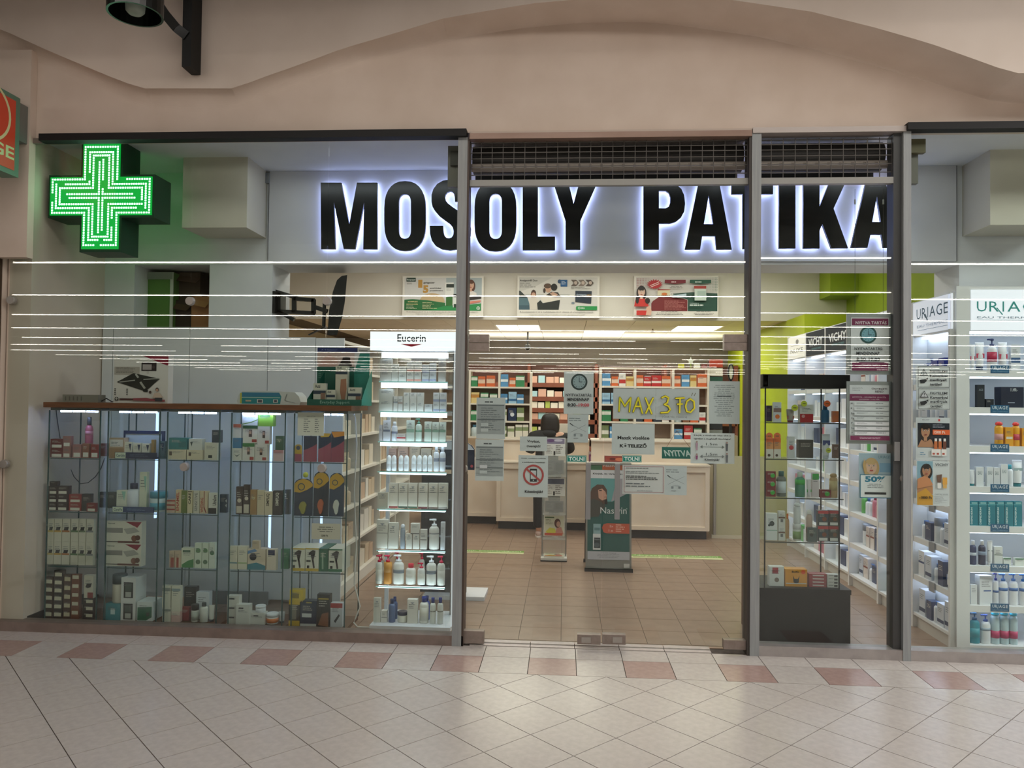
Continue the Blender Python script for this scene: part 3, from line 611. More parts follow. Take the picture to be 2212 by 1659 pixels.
# ---- papers stuck on the glass of the entrance
YS = D + .0125
def sheet(px0, py0, px1, py1, Y=YS, **k): return pix(px0, py0, px1, py1, Y, **k)
W_ = '#dfe2e6'
for y0, y1, bands, lab in ((859, 948, (874, 905), 'upper of two grey printed notices on the left door leaf'), (949, 1038.5, (965, 992, 1009), 'lower of two grey printed notices on the left door leaf')):
    s = sheet(1029 if y0 < 900 else 1026.5, y0, 1091.5 if y0 < 900 else 1088.5, y1, base=W_); x0, x1 = s.b[0] + 2, s.b[2] - 2
    s.rect(x0, y0 + 15, x1, y1 - 10, '#b3b6ba').lines(x0 + 16, y0 + 8, x1 - 14, y0 + 11.5, 1, '#555a60', w=.8)
    for v in bands: s.rect(x0, v, x1, v + 2.5, '#7b8086')
    s.lines(x0 + 8, y0 + 22, x1 - 6, y1 - 16, 11, '#8b9096', w=.3)
    for v in (y1 - 22, y1 - 34): s.rect(x0 + 8, v, x0 + 24, v + 7, '#d5d8dc')
    pthing(s, 'notice', lab, 'notice')
def clock(s, cx, cy, r, ry, rim, dial):
    s.ell(cx, cy, r, ry, rim, 28).ell(cx, cy, r * .78, ry * .78, dial, 24)
    for k in range(12): s.ell(cx + r * .62 * math.sin(k * .5236), cy - ry * .62 * math.cos(k * .5236), r * .05, ry * .05, '#24343a', 6)
    s.line(cx, cy, cx, cy - ry * .5, r * .06, '#24343a').line(cx, cy, cx + r * .38, cy, r * .06, '#24343a')
s = sheet(1218, 802.5, 1282, 894.5, base=W_); clock(s, 1251, 825, 17.8, 17.8, '#3c4a4c', '#a9bcc4')
s.text('NYITVATARTÁS:', 1222, 849, 1279, 856.5, '#2e3236', .015).text('MINDENNAP', 1226, 859.5, 1272.5, 866, INK, .03).text('8:30', 1226, 871, 1244, 878.5, INK, .03).text('-19:00', 1244.5, 871, 1273, 878.5, '#c7434f', .03)
pthing(s, 'notice', 'white opening hours sheet with a clock on the glass door', 'notice')
for (x0, y0, x1, y1), lab in (((1226, 895, 1271, 956), 'white sheet with an arrow diagram below the clock sheet'), ((1435.8, 1006.5, 1483.5, 1069.5), 'white sheet with an arrow diagram beside the red-bordered notice')):
    s = sheet(x0, y0, x1, y1, base='#d5d9de'); w, h = x1 - x0, y1 - y0; f = lambda a, c: (x0 + w * a, y0 + h * c)
    s.lines(x0 + 3, y0 + 8, x1 - 3, y0 + 17, 2, '#8f959b').line(*f(.12, .34), *f(.9, .62), .5, '#8a9098').line(*f(.88, .36), *f(.15, .64), .5, '#8a9098').line(*f(.12, .32), *f(.26, .4), 1.6, '#3c4248')
    s.rect(*f(.3, .7), *f(.4, .78), '#8f969d').rect(*f(.62, .7), *f(.72, .78), '#8f969d').line(*f(.35, .68), *f(.66, .68), .5, '#8a9098').lines(x0 + w * .3, y0 + h * .84, x1 - w * .3, y0 + h * .9, 1, '#9aa0a6')
    pthing(s, 'notice', lab, 'notice')
s = sheet(1123, 943, 1181.5, 974.5, base=W_); s.text('Vigyázat,', 1138.5, 950.5, 1166.5, 957.5, '#2b2e31', .03).text('üvegajtó!', 1138, 961, 1167.5, 968, '#2b2e31', .03)
pthing(s, 'notice', 'white warning sheet reading Vigyázat, üvegajtó! on the left door leaf', 'notice')
s = sheet(1119.5, 983.5, 1183.5, 1074, YS, base=W_)
s.text('Kérjük, a patikában mellőzzék', 1126, 988.5, 1179, 992, INK, .02).text('a mobiltelefon használatát!', 1128, 997, 1177, 1000.3, INK, .02)
s.rect(1144.7, 1012.5, 1159.8, 1040.5, '#24282b').rect(1146.5, 1016.5, 1158, 1034.5, '#dfe2e6').ell(1152.2, 1037.5, 1.3, 1.3, '#dfe2e6', 8)
s.ring(1152.3, 1026, 22.5, 4.2, '#c44b4b', 32).line(1137.5, 1013.5, 1167, 1038.5, 4.2, '#c44b4b').text('Köszönjük!', 1134, 1059, 1173, 1066.5, INK, .03)
pthing(s, 'notice', 'white no-phone sheet with red circle reading Köszönjük! on the door', 'notice')
YEL, OUTL = '#e6dc2e', '#5d5a2c'
def hand(s, strokes, w):
    for m, ww in ((OUTL, w + 1.5), (YEL, w)):
        for st in strokes:
            for a, c in zip(st, st[1:]): s.line(*a, *c, ww, m)
            for a in st: s.ell(a[0], a[1], ww / 2, ww / 2, m, 8)
z6 = lambda L: [[(1290 + a / 5.53, 780 + c / 5.53) for a, c in st] for st in L]
s = sheet(1324.5, 839, 1416.4, 905, base='#dbdde2'); hand(s, z6([[(262, 600), (270, 440), (330, 540), (400, 440), (385, 605)], [(430, 605), (490, 440), (540, 620)], [(455, 540), (520, 540)], [(575, 440), (650, 625)], [(665, 440), (580, 620)]]), 3.3)
pthing(s, 'notice', 'white sheet with hand-drawn yellow letters MAX on the glass door', 'notice')
s = sheet(1416.8, 840, 1510.5, 907.5, base='#dbdde2'); hand(s, z6([[(770, 440), (810, 420), (850, 440), (835, 500), (800, 520), (850, 540), (870, 580), (840, 615), (760, 620)], [(935, 445), (1035, 440)], [(985, 450), (980, 615)], [(955, 515), (1010, 512)], [(1105, 450), (1150, 480), (1155, 560), (1110, 610), (1065, 600), (1050, 540), (1065, 480), (1105, 450)]]), 3.3)
for a in (1492, 1498): s.line(a, 855, a + 2.5, 848.5, 1.4, '#6b6b52')
s.text('(Csak vás. részére)', 1429, 898, 1483, 903.5, '#6a6d70')
pthing(s, 'notice', 'white sheet with hand-drawn yellow 3 FŐ on the glass door', 'notice')
s = sheet(1321.5, 915.5, 1414, 981.5, base=W_); s.text('Maszk viselése', 1334, 942, 1403, 949.5, INK, .03).text('KÖTELEZŐ', 1339, 957.5, 1397, 967, INK, .045)
pthing(s, 'notice', 'white sheet reading Maszk viselése KÖTELEZŐ on the right door leaf', 'notice')
for x0, x1, side in ((1224, 1267, 'left'), (1344, 1386, 'right')):
    s = sheet(x0, 983.7, x1, 998.6, D - .0015, base='#0f7f72', th=.001); s.rect(x0 + 1, 984.7, x1 - 1, 997.6, '#cfe6e0').rect(x0 + 1.8, 985.5, x1 - 1.8, 996.8, '#128474').text('TOLNI', x0 + 4.5, 987, x1 - 4.5, 995.4, '#d8ece6', .035)
    pthing(s, 'push_sticker', 'green TOLNI push sticker on the %s glass door leaf' % side, 'sticker')
s = pix(1430, 966, 1500, 991, 5.2, base='#0f7368', th=.006); s.text('NYITVA', 1437, 972.5, 1494, 986, '#d5e8e3', .03, -.25)
o = pthing(s, 'open_sign', 'green hanging NYITVA open board behind the distancing sheet', 'sign'); a = atY(1440, 966, 5.2); c = atY(1490, 966, 5.2); h = atY(1462, 930, 5.2)
MB().tube([a + Vector((0, .003, 0)), h + Vector((0, .003, 0))], .0012, '#8f4b44', 4).tube([c + Vector((0, .003, 0)), h + Vector((0, .003, 0))], .0012, '#8f4b44', 4).build('string', o)
MB().tube([h + Vector((0, .003, 0)), Vector((h.x, D + .012, h.z + .004))], .003, CHROME, 6).build('hook', o)
s = sheet(1491.8, 935.5, 1586.5, 1001.5, base='#e3e5e8'); s.text('Kérjük, a várakozás ideje alatt is', 1499, 939, 1579, 943.2, INK, .02).text('ügyeljen a megfelelő távolságra!', 1499, 946, 1578, 950.5, INK, .02)
for yv, tv in ((966, (957, 963)), (986.5, (978.5, 985))):
    s.text('1,5m', 1525, tv[0], 1549.5, tv[1], '#5c6265').line(1515, yv - .5, 1562, yv - .5, 1.1, '#7b8282')
    for xx, d in ((1512, 1), (1565, -1)): s.poly([(xx, yv - .5), (xx + 5.5 * d, yv - 4), (xx + 5.5 * d, yv + 3)], '#7b8282')
for cx, y0, hh, cl in ((1505, 953, 20, '#b494a8'), (1570, 954, 20, '#5d6166'), (1505, 980, 13, '#8e4a76'), (1570, 978, 21, '#6b7075')):
    s.ell(cx, y0 + 2, 2, 2.2, '#a58b84', 10).poly([(cx - 2.6, y0 + 4.5), (cx + 2.6, y0 + 4.5), (cx + 2, y0 + hh * .6), (cx + 1.8, y0 + hh), (cx - 1.8, y0 + hh), (cx - 2, y0 + hh * .6)], cl)
s.text('Köszönjük!', 1522, 990.5, 1553.5, 996.5, INK, .03)
pthing(s, 'notice', 'white distancing sheet with two 1,5m arrows on the right door leaf', 'notice')
s = sheet(1531.5, 823.5, 1598, 915.5, base='#d9dce0'); s.lines(1541, 832, 1588, 902, 17, '#9aa0a5', centre=True, seed=5).rect(1549, 855, 1580, 857, '#5a6065')
pthing(s, 'notice', 'white typed letter near the hinges of the right door leaf', 'notice')
s = sheet(1344.5, 1004.5, 1435.5, 1067.5, base='#e4e0e2');
for q4 in ((1348, 1007.5, 1433, 1008.3), (1348, 1063, 1433, 1063.8), (1348, 1007.5, 1348.8, 1063.8), (1432.2, 1007.5, 1433, 1063.8)): s.rect(*q4, '#b04a5c')
s.lines(1352, 1011, 1431, 1014, 1, '#3d4247').lines(1352, 1018, 1431, 1025, 2, '#777d82').lines(1352, 1028, 1424, 1038, 3, '#2c3034', w=.45).lines(1352, 1044, 1420, 1055, 2, '#666c71').lines(1376, 1060, 1431, 1062.5, 1, '#777d82')
pthing(s, 'notice', 'white notice with a thin red border on the right door leaf', 'notice')

# ---- framed hours boards and adverts on the narrow pane and the right pane
def snap(px0, py0, px1, py1, label, top=0):
    t = thing('hours_board', label, 'sign', tuple(atY((px0 + px1) / 2, py1, 5.1)), 'framed opening hours boards')
    s = pix(px0, py0, px1, py1, 5.1, base=M('#a2a5a6', .35, .5), th=.012); s.build('frame', t)
    for xx in (px0 + 18, px1 - 18) if top else ():
        p0, p1 = atY(xx, py0 + 4, 5.115), atY(xx, 408, 5.115); MB().tube([p0, p1], .0012, '#4a4a48', 4).lathe([(.006, 0), (.006, .03)], '#9a9a96', 8, (p1.x, 5.115, p1.z - .1)).build('cord', t)
    return t
t = snap(1829, 678, 1926, 809, 'grey framed board with a clock and plum bars, NYITVA TARTÁS, upper one', 1)
s = pix(1838, 686, 1920, 802, 5.098, base='#dcdde1', th=.001)
s.rect(1840, 688, 1919, 703, '#7c2952').text('NYITVA TARTÁS', 1848, 692.5, 1915, 700.5, '#e8dce3', .02); clock(s, 1875.5, 723.5, 18.5, 18.5, '#2f5452', '#7fb0c0')
s.text('NYITVATARTÁS:', 1845, 749, 1906, 756.5, INK, .02).text('MINDENNAP', 1849, 760, 1899, 766.5, INK, .03).text('8:30-19:00', 1849, 772.5, 1900, 780.5, INK, .03).rect(1840, 783, 1918, 801, '#7c2952').lines(1848, 786, 1912, 797, 3, '#d9b9c9', centre=True)
s.build('print', t)
t = snap(1829, 824, 1926, 959, 'grey framed duty rota board with plum bars and rows, below the clock board')
s = pix(1835, 832, 1920.5, 952, 5.098, base='#dadbe0', th=.001)
s.text('SEGÍTŐ', 1841, 837, 1863, 840, '#8a8f96').text('VÁROS', 1841, 841.5, 1858, 844.5, '#8a8f96').text('ÜGYELETI', 1883, 837, 1916, 841.5, '#55404f', .01).text('REND', 1890.5, 843.5, 1908, 848, '#55404f', .01)
s.rect(1835.5, 851.5, 1920, 866, '#7c2952').text('HÉTFŐTŐL - SZOMBATIG: 19:00-TŐL', 1841, 856, 1914, 859.5, '#e6d3dd').text('VASÁRNAP: 19:00-TŐL', 1855, 861, 1900, 864, '#e6d3dd')
for i, d in enumerate(('H', 'K', 'Sze', 'Cs', 'P', 'Szo', 'V')):
    y = 868.5 + i * 10.6; s.text(d, 1837.5, y + 1.5, 1838.5 + 2.6 * len(d), y + 5, INK, .01).rect(1845, y + .5, 1919, y + 8, '#e4e5e9').lines(1850, y + 2, 1874, y + 5.5, 2, '#8d9298', seed=i).lines(1891, y + 2, 1912, y + 5.5, 1, '#777c82', seed=i + 9)
s.rect(1835.5, 941.5, 1920, 951, '#7c2952').lines(1841, 944, 1914, 949.5, 2, '#d9b9c9', centre=True); s.build('print', t)
s = pix(1855, 979, 1926, 1076, 5.1, base='#c9dbe6', th=.002); s.rect(1856, 980, 1925, 1026, '#a6bccb').rect(1900, 1000, 1925, 1020, '#7fa9c9').text('URIAGE', 1897, 984, 1922, 990, '#4f7f92')
face(s, 1882, 1008, 12, 16, '#dfb8a0', '#c9a876', None, 1.3, '#b8574f'); s.poly([(1863, 1004), (1867, 990), (1872, 1016), (1868, 1026)], '#caa46c').rect(1857, 1025, 1925.5, 1076, '#2e7d9a').rect(1858.5, 1026.5, 1924, 1074, '#e8ebee')
s.text('50%', 1867.5, 1028.5, 1912.5, 1041.5, '#1f7f9e', .05).lines(1867, 1045, 1913, 1056, 3, '#8c9298', centre=True).rect(1867, 1063, 1913.5, 1068, '#24282b')
pthing(s, 'advert', 'advert card with smiling blonde woman and 50% on the narrow pane', 'advert')
s = sheet(1979, 790, 2053, 885.5, base='#e0e1e4')
for y in (791, 838):
    for q4 in ((1983, y + 1, 2051, y + 2), (1983, y + 45, 2051, y + 46), (1983, y + 1, 1983.8, y + 46), (2050.2, y + 1, 2051, y + 46)): s.rect(*q4, '#3a3d40')
    s.poly([(1986, y + 21), (2005, y + 21), (1995.5, y + 6)], '#3a3d40').poly([(1988.5, y + 19.5), (2002.5, y + 19.5), (1995.5, y + 8.5)], '#c6c9cc').rect(1994.8, y + 11, 1996.2, y + 16, '#26292c').ell(1995.5, y + 18, .9, .9, '#26292c', 6)
    s.poly([(1986, y + 30), (1999, y + 27.5), (2002, y + 32), (1996, y + 37), (1988, y + 37)], '#26292c').poly([(1998, y + 28), (2004, y + 25), (2004, y + 30)], '#26292c')
    s.text('FIGYELEM!', 2008, y + 8.5, 2046, y + 14, INK, .02).text('Kamerával', 2008, y + 18, 2046, y + 23.5, INK, .03).text('megfigyelt', 2008, y + 27, 2045, y + 34, INK, .03).text('terület!', 2008, y + 36.5, 2034, y + 42, INK, .03)
pthing(s, 'notice', 'white double camera warning sheet reading FIGYELEM! on the right pane', 'notice')
s = sheet(1978.5, 902, 2051.5, 994.5, base='#dddfe4'); s.rect(1982, 914, 2051, 967, '#1b2230').poly([(1982, 966), (1990, 950), (2000, 945), (2012, 950), (2020, 966)], '#c68d6b'); face(s, 1999, 932, 9.5, 14, '#c9916f', '#20130f', None, 1.2, '#8c4238')
s.rect(2014, 928, 2051, 939, '#e2642d').text('1500 Ft', 2016.5, 930.5, 2041, 936.5, '#f3ded0', .02).lines(2014, 917, 2048, 925, 3, '#aab0bd')
for a, cc in ((2017, '#c8703c'), (2026, '#c8703c'), (2036, '#6e3f2c')): s.rect(a, 953, a + 7, 972, cc).rect(a + 1, 947, a + 6, 953, '#e8e6e2')
for a in (2011, 2020, 2032): s.rect(a, 970, a + 11, 984, '#eceae6').rect(a + 2, 978, a + 7, 982, '#b2503f')
s.lines(1986, 977, 1999, 985, 2, '#4c7fa5').text('VICHY', 1990, 905.5, 2006, 908.5, '#50545c').rect(2025, 905, 2029, 910, '#c33b3b')
pthing(s, 'advert', 'advert with dark-haired woman and orange 1500 Ft tag on right pane', 'advert')
s = sheet(1979.5, 996, 2051, 1092.5, base='#e2e4e8'); s.rect(1981, 996.5, 2015, 1091, '#8fb7cc').poly([(1981, 1050), (1990, 1040), (2015, 1050), (2015, 1068), (1995, 1062), (1981, 1066)], '#c98a5c').poly([(1981, 1066), (2000, 1055), (2015, 1070), (2015, 1091), (1981, 1091)], '#e2a32f')
face(s, 2001, 1017, 9, 13, '#c58a68', '#251a18', None, 1.1, '#9c463c'); s.poly([(1981, 1035), (1996, 1028), (2008, 1034), (2015, 1048), (1981, 1056)], '#c98a5c').text('-1000 Ft', 1984.5, 1072, 2012, 1078, '#2b2416', .04).text('VICHY', 2019, 1000.5, 2048, 1006.5, '#4c5158', .01)
s.poly([(2022, 1026), (2034, 1024), (2032, 1042), (2024, 1042)], '#6e5142').rect(2035, 1031, 2045, 1046, '#e3a84c').rect(2024, 1043, 2032, 1054, '#e9e7e2').rect(2036, 1046, 2044, 1054, '#dfb264').text('CAPITAL SOLEIL', 2018, 1066, 2047, 1069, '#60656b').lines(2018, 1073, 2047, 1086, 4, '#a9aeb3')
pthing(s, 'advert', 'advert with woman in orange and -1000 Ft, below the 1500 Ft one', 'advert')
# ================================================================ GOODS
KIND = {'b': ('carton', 'box'), 'o': ('bottle', 'bottle'), 'p': ('pump_bottle', 'bottle'), 's': ('spray_can', 'can'), 't': ('tube', 'tube'), 'j': ('jar', 'jar'), 'r': ('roll_on_bottle', 'bottle'), 'k': ('blister_pack', 'pack')}
_G = {}
def prints(mb, w, h, y, ops, seed, small=True, dark='#6d7074'):
    s = Sheet((-w / 2, y, h), (w, 0, 0), (0, 0, -h), (0, -1, 0), (0, 0, 1, 1), base=None, mb=mb, step=.0003)
    for o in ops:
        k, a = o[0], o[2:].split(',')
        f = lambda i: float(a[i])
        if k == 'B': s.rect(0, f(0), 1, f(1), '#' + a[2])
        elif k == 'R': s.rect(f(0), f(1), f(2), f(3), '#' + a[4])
        elif k == 'E': s.ell(f(0), f(1), f(2), f(2) * w / h, '#' + a[3], 14)
        elif k == 'P': s.poly([(f(i), f(i + 1)) for i in range(0, len(a) - 1, 2)], '#' + a[-1])
        elif k == 'T': s.text(a[0], f(1), f(2), f(3), f(4), '#' + a[5], .02)
        elif k == 'V': s.vtext(a[0], f(1), f(2), f(3), f(4), '#' + a[5], .03)
        elif k == 'L': s.lines(f(0), f(1), f(2), f(3), int(a[4]), '#' + a[5], seed=seed)
    if small and not any(o[0] in 'TVL' for o in ops): s.lines(.15, .2, .85, .42, 3, dark, seed=seed, w=.3)
def product(kind, w, h, dp, col, ops=(), cap=None, seed=0):
    """Meshes of one article: its body and the parts on it, standing on z=0, front towards -y."""
    key = (kind, round(w, 3), round(h, 3), round(dp, 3), col, tuple(ops), cap)
    if key in _G: return _G[key]
    ch = []; b = MB(); c = M('#' + col, .42); cp_ = M('#' + (cap or 'e8e8e8'), .35)
    if kind == 'b':
        b.box(-w / 2, w / 2, 0, dp, 0, h, c); lum = sum(int(col[i:i + 2], 16) for i in (0, 2, 4)); prints(b, w, h, 0, ops, seed, True, '#6d7074' if lum > 330 else '#cfc9bd')
    elif kind in 'ops':
        r = w / 2; hb = h * {'o': .8, 'p': .76, 's': .86}[kind]; ry = min(1, dp / w)
        b.lathe([(r * .93, 0), (r, h * .02), (r, hb * .86), (r * .82, hb * .95), (r * .45, hb)], c, 14, (0, dp / 2, 0), ry)
        k = MB()
        if kind == 'o': k.lathe([(r * .55, hb), (r * .55, h * .985), (r * .48, h)], cp_, 12, (0, dp / 2, 0), ry); nm = 'cap'
        elif kind == 'p':
            k.lathe([(r * .5, hb), (r * .5, hb + h * .07), (r * .16, hb + h * .08), (r * .16, h * .93), (r * .42, h * .94), (r * .42, h)], cp_, 10, (0, dp / 2, 0), ry)
            k.box(-r * .95, 0, dp / 2 - .006, dp / 2 + .006, h * .945, h * .995, cp_); nm = 'pump'
        else: k.lathe([(r * .8, hb), (r * .86, hb + h * .02), (r * .8, h * .95), (r * .4, h)], cp_, 14, (0, dp / 2, 0), ry); nm = 'cap'
        ch.append((nm, k.mesh(nm, smooth=True)))
        if ops:
            s = MB()
            for o in ops:
                if o[0] == 'B':
                    v0, v1, lc = o[2:].split(','); z1, z0 = h * (1 - float(v0)), h * (1 - float(v1)); s.lathe([(r * 1.012, z0), (r * 1.012, z1)], M('#' + lc, .5), 14, (0, dp / 2, 0), ry)
            if s.v: ch.append(('label_band', s.mesh('label_band', smooth=True)))
    elif kind == 't':
        hc = h * .14; n = 12; lv = [(w * .40, w * .36, hc), (w * .44, w * .34, h * .45), (w * .5, w * .12, h * .9), (w * .5, .003, h * .93), (w * .5, .003, h)]
        i = b.m(c)
        for rx, ry, z in lv: b.v += [(rx * math.cos(2 * math.pi * k / n), dp / 2 + min(ry, dp / 2) * math.sin(2 * math.pi * k / n), z) for k in range(n)]
        for j in range(len(lv) - 1):
            for k in range(n): b.f.append((j * n + k, j * n + (k + 1) % n, (j + 1) * n + (k + 1) % n, (j + 1) * n + k)); b.mi.append(i)
        b.f.append(tuple(range((len(lv) - 1) * n, len(lv) * n))); b.mi.append(i)
        for o in ops:
            if o[0] == 'B':
                v0, v1, lc = o[2:].split(','); z1, z0 = h * (1 - float(v0)), h * (1 - float(v1)); fx = w * .44; b.poly([(-fx, dp / 2 - min(w * .37, dp / 2) * .72, z0), (fx, dp / 2 - min(w * .37, dp / 2) * .72, z0), (fx * 1.03, dp / 2 - min(w * .3, dp / 2) * .8, z1), (-fx * 1.03, dp / 2 - min(w * .3, dp / 2) * .8, z1)], M('#' + lc, .5))
        k = MB().lathe([(w * .36, 0), (w * .38, hc)], cp_, 12, (0, dp / 2, 0), min(1, dp / w)); ch.append(('cap', k.mesh('cap', smooth=True)))
    elif kind == 'j':
        r = w / 2; b.lathe([(r * .9, 0), (r * .97, h * .06), (r * .97, h * .66), (r * .9, h * .7)], c, 16, (0, r, 0))
        for o in ops:
            if o[0] == 'B': v0, v1, lc = o[2:].split(','); b.lathe([(r * .985, h * (1 - float(v1))), (r * .985, h * (1 - float(v0)))], M('#' + lc, .5), 16, (0, r, 0))
        ch.append(('lid', MB().lathe([(r, h * .68), (r, h * .96), (r * .92, h)], cp_, 16, (0, r, 0)).mesh('lid', smooth=True)))
    elif kind == 'r':
        r = w / 2; b.lathe([(r * .95, 0), (r, h * .05), (r, h * .45)], c, 12, (0, r, 0))
        ch.append(('cap', MB().lathe([(r * .97, h * .45), (r * .97, h * .78), (r * .75, h * .93), (r * .35, h)], cp_, 12, (0, r, 0)).mesh('cap', smooth=True)))
    elif kind == 'k':
        pts = [(-w / 2, 0), (w / 2, 0), (w / 2, h * .86), (w * .42, h * .94), (w * .2, h), (-w * .2, h), (-w * .42, h * .94), (-w / 2, h * .86)]
        b.prism([(x, 0, z) for x, z in pts], (0, .006, 0), c); prints(b, w, h, 0, ops, seed, False)
        if cap: ch.append(('insole', MB().prism([(w * .17 * math.cos(t) * (1.25 if math.sin(t) > 0 else .85), -.012, h * .22 + h * .17 * math.sin(t)) for t in [k * math.pi / 7 for k in range(14)]], (0, .012, 0), cp_).mesh('insole')))
    _G[key] = (b.mesh(KIND[kind][0], smooth=kind != 'b' and kind != 'k'), ch); return _G[key]
N_GOODS = [0]
def put(kind, w, h, dp, col, ops, cap, loc, label, group, rz=0, rx=0):
    N_GOODS[0] += 1
    me, ch = product(kind, w, h, dp, col, ops, cap, N_GOODS[0])
    nm, cat = KIND[kind]
    if kind == 'b' and 'box' in label.split(',')[0]: nm = 'dye_box' if 'dye' in label or 'tagged' in label else 'box_pack'
    if kind == 'b' and group and 'lit stand' in group: nm = 'skincare_carton'
    o = bpy.data.objects.new(nm, me); COL.objects.link(o); o.location = loc; o.rotation_euler = (rx, 0, rz); tag(o, label, cat, group)
    for cn, cm in ch:
        c = bpy.data.objects.new(cn, cm); COL.objects.link(c); c.parent = o
    return o
def nth(i): return ordn[i] if i < len(ordn) else '%dth' % (i + 1)
STK = {2: ('bottom', 'top'), 3: ('bottom', 'middle', 'top')}
def row(where, z, Y, text, group=None):
    """Stands articles in a row on a shelf. One per line: kind x0 x1 ytop colour|what it is|options, x and ytop in photograph units at depth Y."""
    its = []
    for ln in text.strip().split('\n'):
        a, d, *op = ln.strip().split('|'); k, x0, x1, yt, col = a.split(); op = op[0].split() if op else []
        its.append((k, float(x0), float(x1), float(yt), col, d, op))
    order = sorted(range(len(its)), key=lambda i: (its[i][1] + its[i][2]) / 2); pos = {i: r for r, i in enumerate(order)}
    last = None
    for i, (k, x0, x1, yt, col, d, op) in enumerate(its):
        y = Y; n = 1; cap = None; ops = []; zb = z; rz = 0; dp = None; up = False
        for o in op:
            if o[0] == 'n' and o[1:].isdigit(): n = int(o[1:])
            elif o[0] == 'd' and o[1:].lstrip('-').isdigit(): y = Y + int(o[1:]) / 100
            elif o[:2] == 'c:': cap = o[2:]
            elif o == 'u': up = True
            elif o[:2] == 'q:': dp = float(o[2:])
            elif o[:2] == 'a:': rz = float(o[2:])
            elif o == 't': ops.append('R:.12,.62,.88,.94,e2ddcf')
            else: ops.append(o.replace('~', ' '))
        if up and last: zb, y = last
        A, Bq = atY(x0, yt, y), atY(x1, yt, y); w = (Bq.x - A.x) * .985; top = (A.z + Bq.z) / 2
        H = top - zb; h = H / n; dp = dp or (min(max(w * .55, .03), .11) if k == 'b' else (w * (.7 if k in 'pt' else .9)))
        for j in range(n):
            st = ''
            if n > 1: st = (', %s of %s' % (STK[n][j], ('two', 'three')[n - 2])) if n < 4 else ', %s from bottom' % nth(j)
            put(k, w, h * (.995 if j < n - 1 else 1), dp, col, ops, cap, ((A.x + Bq.x) / 2, y, zb + j * h), '%s%s, %s from left, %s' % (d, st, nth(pos[i]), where), group or 'goods on ' + where, rz)
        last = (zb + H, y)
CN = {}
def fill(where, fixed, a0, a1, z, hmax, pal, seed, face='-y', wmin=.05, wmax=.1, group=None, gap=.004, depth=.08, heap=None):
    """Fills a length of shelf with articles taken from a palette of (kind, colour, cap, what it is, options)."""
    rn = random.Random(seed); a = a0; L = []
    while True:
        k, col, cap, d, ops = rn.choice(pal); w = rn.uniform(wmin, wmax) * (.8 if k in 'op' else 1)
        if a + w > a1: break
        L.append((a, w, k, col, cap, d, ops, hmax * rn.uniform(.62, .95))); a += w + gap * rn.uniform(1, 5)
    for i, (a, w, k, col, cap, d, ops, h) in enumerate(L):
        dp = min(depth, w * .9); j = i if face != '-x' else len(L) - 1 - i; c = a + w / 2
        if heap is not None:
            x0, x1, y0, y1 = {'-y': (c - w * .49, c + w * .49, fixed, fixed + dp), '-x': (fixed, fixed + dp, c - w * .49, c + w * .49), '+x': (fixed - dp, fixed, c - w * .49, c + w * .49)}[face]
            heap.box(x0, x1, y0, y1, z, z + h, '#' + col); continue
        loc, rz = {'-y': ((c, fixed, z), 0), '-x': ((fixed, c, z), -math.pi / 2), '+x': ((fixed, c, z), math.pi / 2)}[face]
        put(k, w * .98, h, dp, col, ops, cap, loc, '%s, %s from left, %s' % (d, nth(j), where), group or 'goods on ' + where, rz)

# ---------------------------------------------------------------- five glass cabinets
ZS = (1.168, .792, .41, .03); CAB = ('leftmost', 'second', 'middle', 'fourth', 'rightmost'); YC0, YC1 = 5.205, 5.56
CX = [(-3.618, -3.243), (-3.185, -2.81), (-2.755, -2.38), (-2.295, -1.915), (-1.85, -1.478)]
WOOD = noisy('brown_laminate', '#6e3f22', '#7e4a2a', 8, .4, stretch=(1, 8, 8))
LEDW = M('#b7cbff', .5, 0, 36)
for i, (x0, x1) in enumerate(CX):
    lab = {0: 'leftmost of five glass display cabinets, filled with dye boxes', 4: 'rightmost of five glass display cabinets, filled with insole packs'}.get(i, '%s from left of five glass display cabinets under the brown board' % ordn[i])
    t = thing('display_cabinet', lab, 'cabinet', ((x0 + x1) / 2, 5.38, 0), 'glass display cabinets')
    MB().box(x0, x1, YC0, YC1, 0, .026, M('#6d4a30', .45)).build('base', t)
    MB().box(x0, x1, YC0 + .01, YC1, 1.505, 1.525, M('#6b7472', .4)).build('top_plate', t)
    for x in (x0, x1):
        for y in (YC0, YC1): MB().box(x - .004, x + .004, y - .003, y + .003, .026, 1.505, EDGE).build('corner_post', t)
        MB().box(x - .002, x + .002, YC0 + .004, YC1 - .004, .028, 1.503, CGLASS).build('glass_side', t)
    MB().box(x0 + .005, x1 - .005, YC0 - .002, YC0 + .002, .03, 1.5, CGLASS).build('glass_door', t)
    MB().box(x0 + .005, x1 - .005, YC1 - .002, YC1 + .002, .03, 1.5, CGLASS).build('glass_back', t)
    for z in ZS[:3]: gs_ = MB().box(x0 + .006, x1 - .006, YC0 + .012, YC1 - .006, z - .006, z, CGLASS).build('glass_shelf', t); MB().box(x0 + .006, x1 - .006, YC0 + .01, YC0 + .012, z - .006, z, EDGE).build('glass_edge', gs_)
    b = MB()
    for s0, s1 in ((.06, .14), (.155, .235), (.25, .33)):
        k = x0 + s0
        while k < x0 + s1: b.box(k, k + .007, YC0 + .03, YC0 + .042, 1.493, 1.504, LEDW); k += .0105
    b.build('led_strip', t)
    if i in (1, 3, 4): MB().box(x0 + (.14, 0, .13, .075)[i - 1] - .006, x0 + (.14, 0, .13, .075)[i - 1] + .006, YC1 + .03, YC1 + .05, .45 if i != 1 else .7, 1.49, M('#bfd2ff', .5, 0, 2.2)).build('light_tube', t)
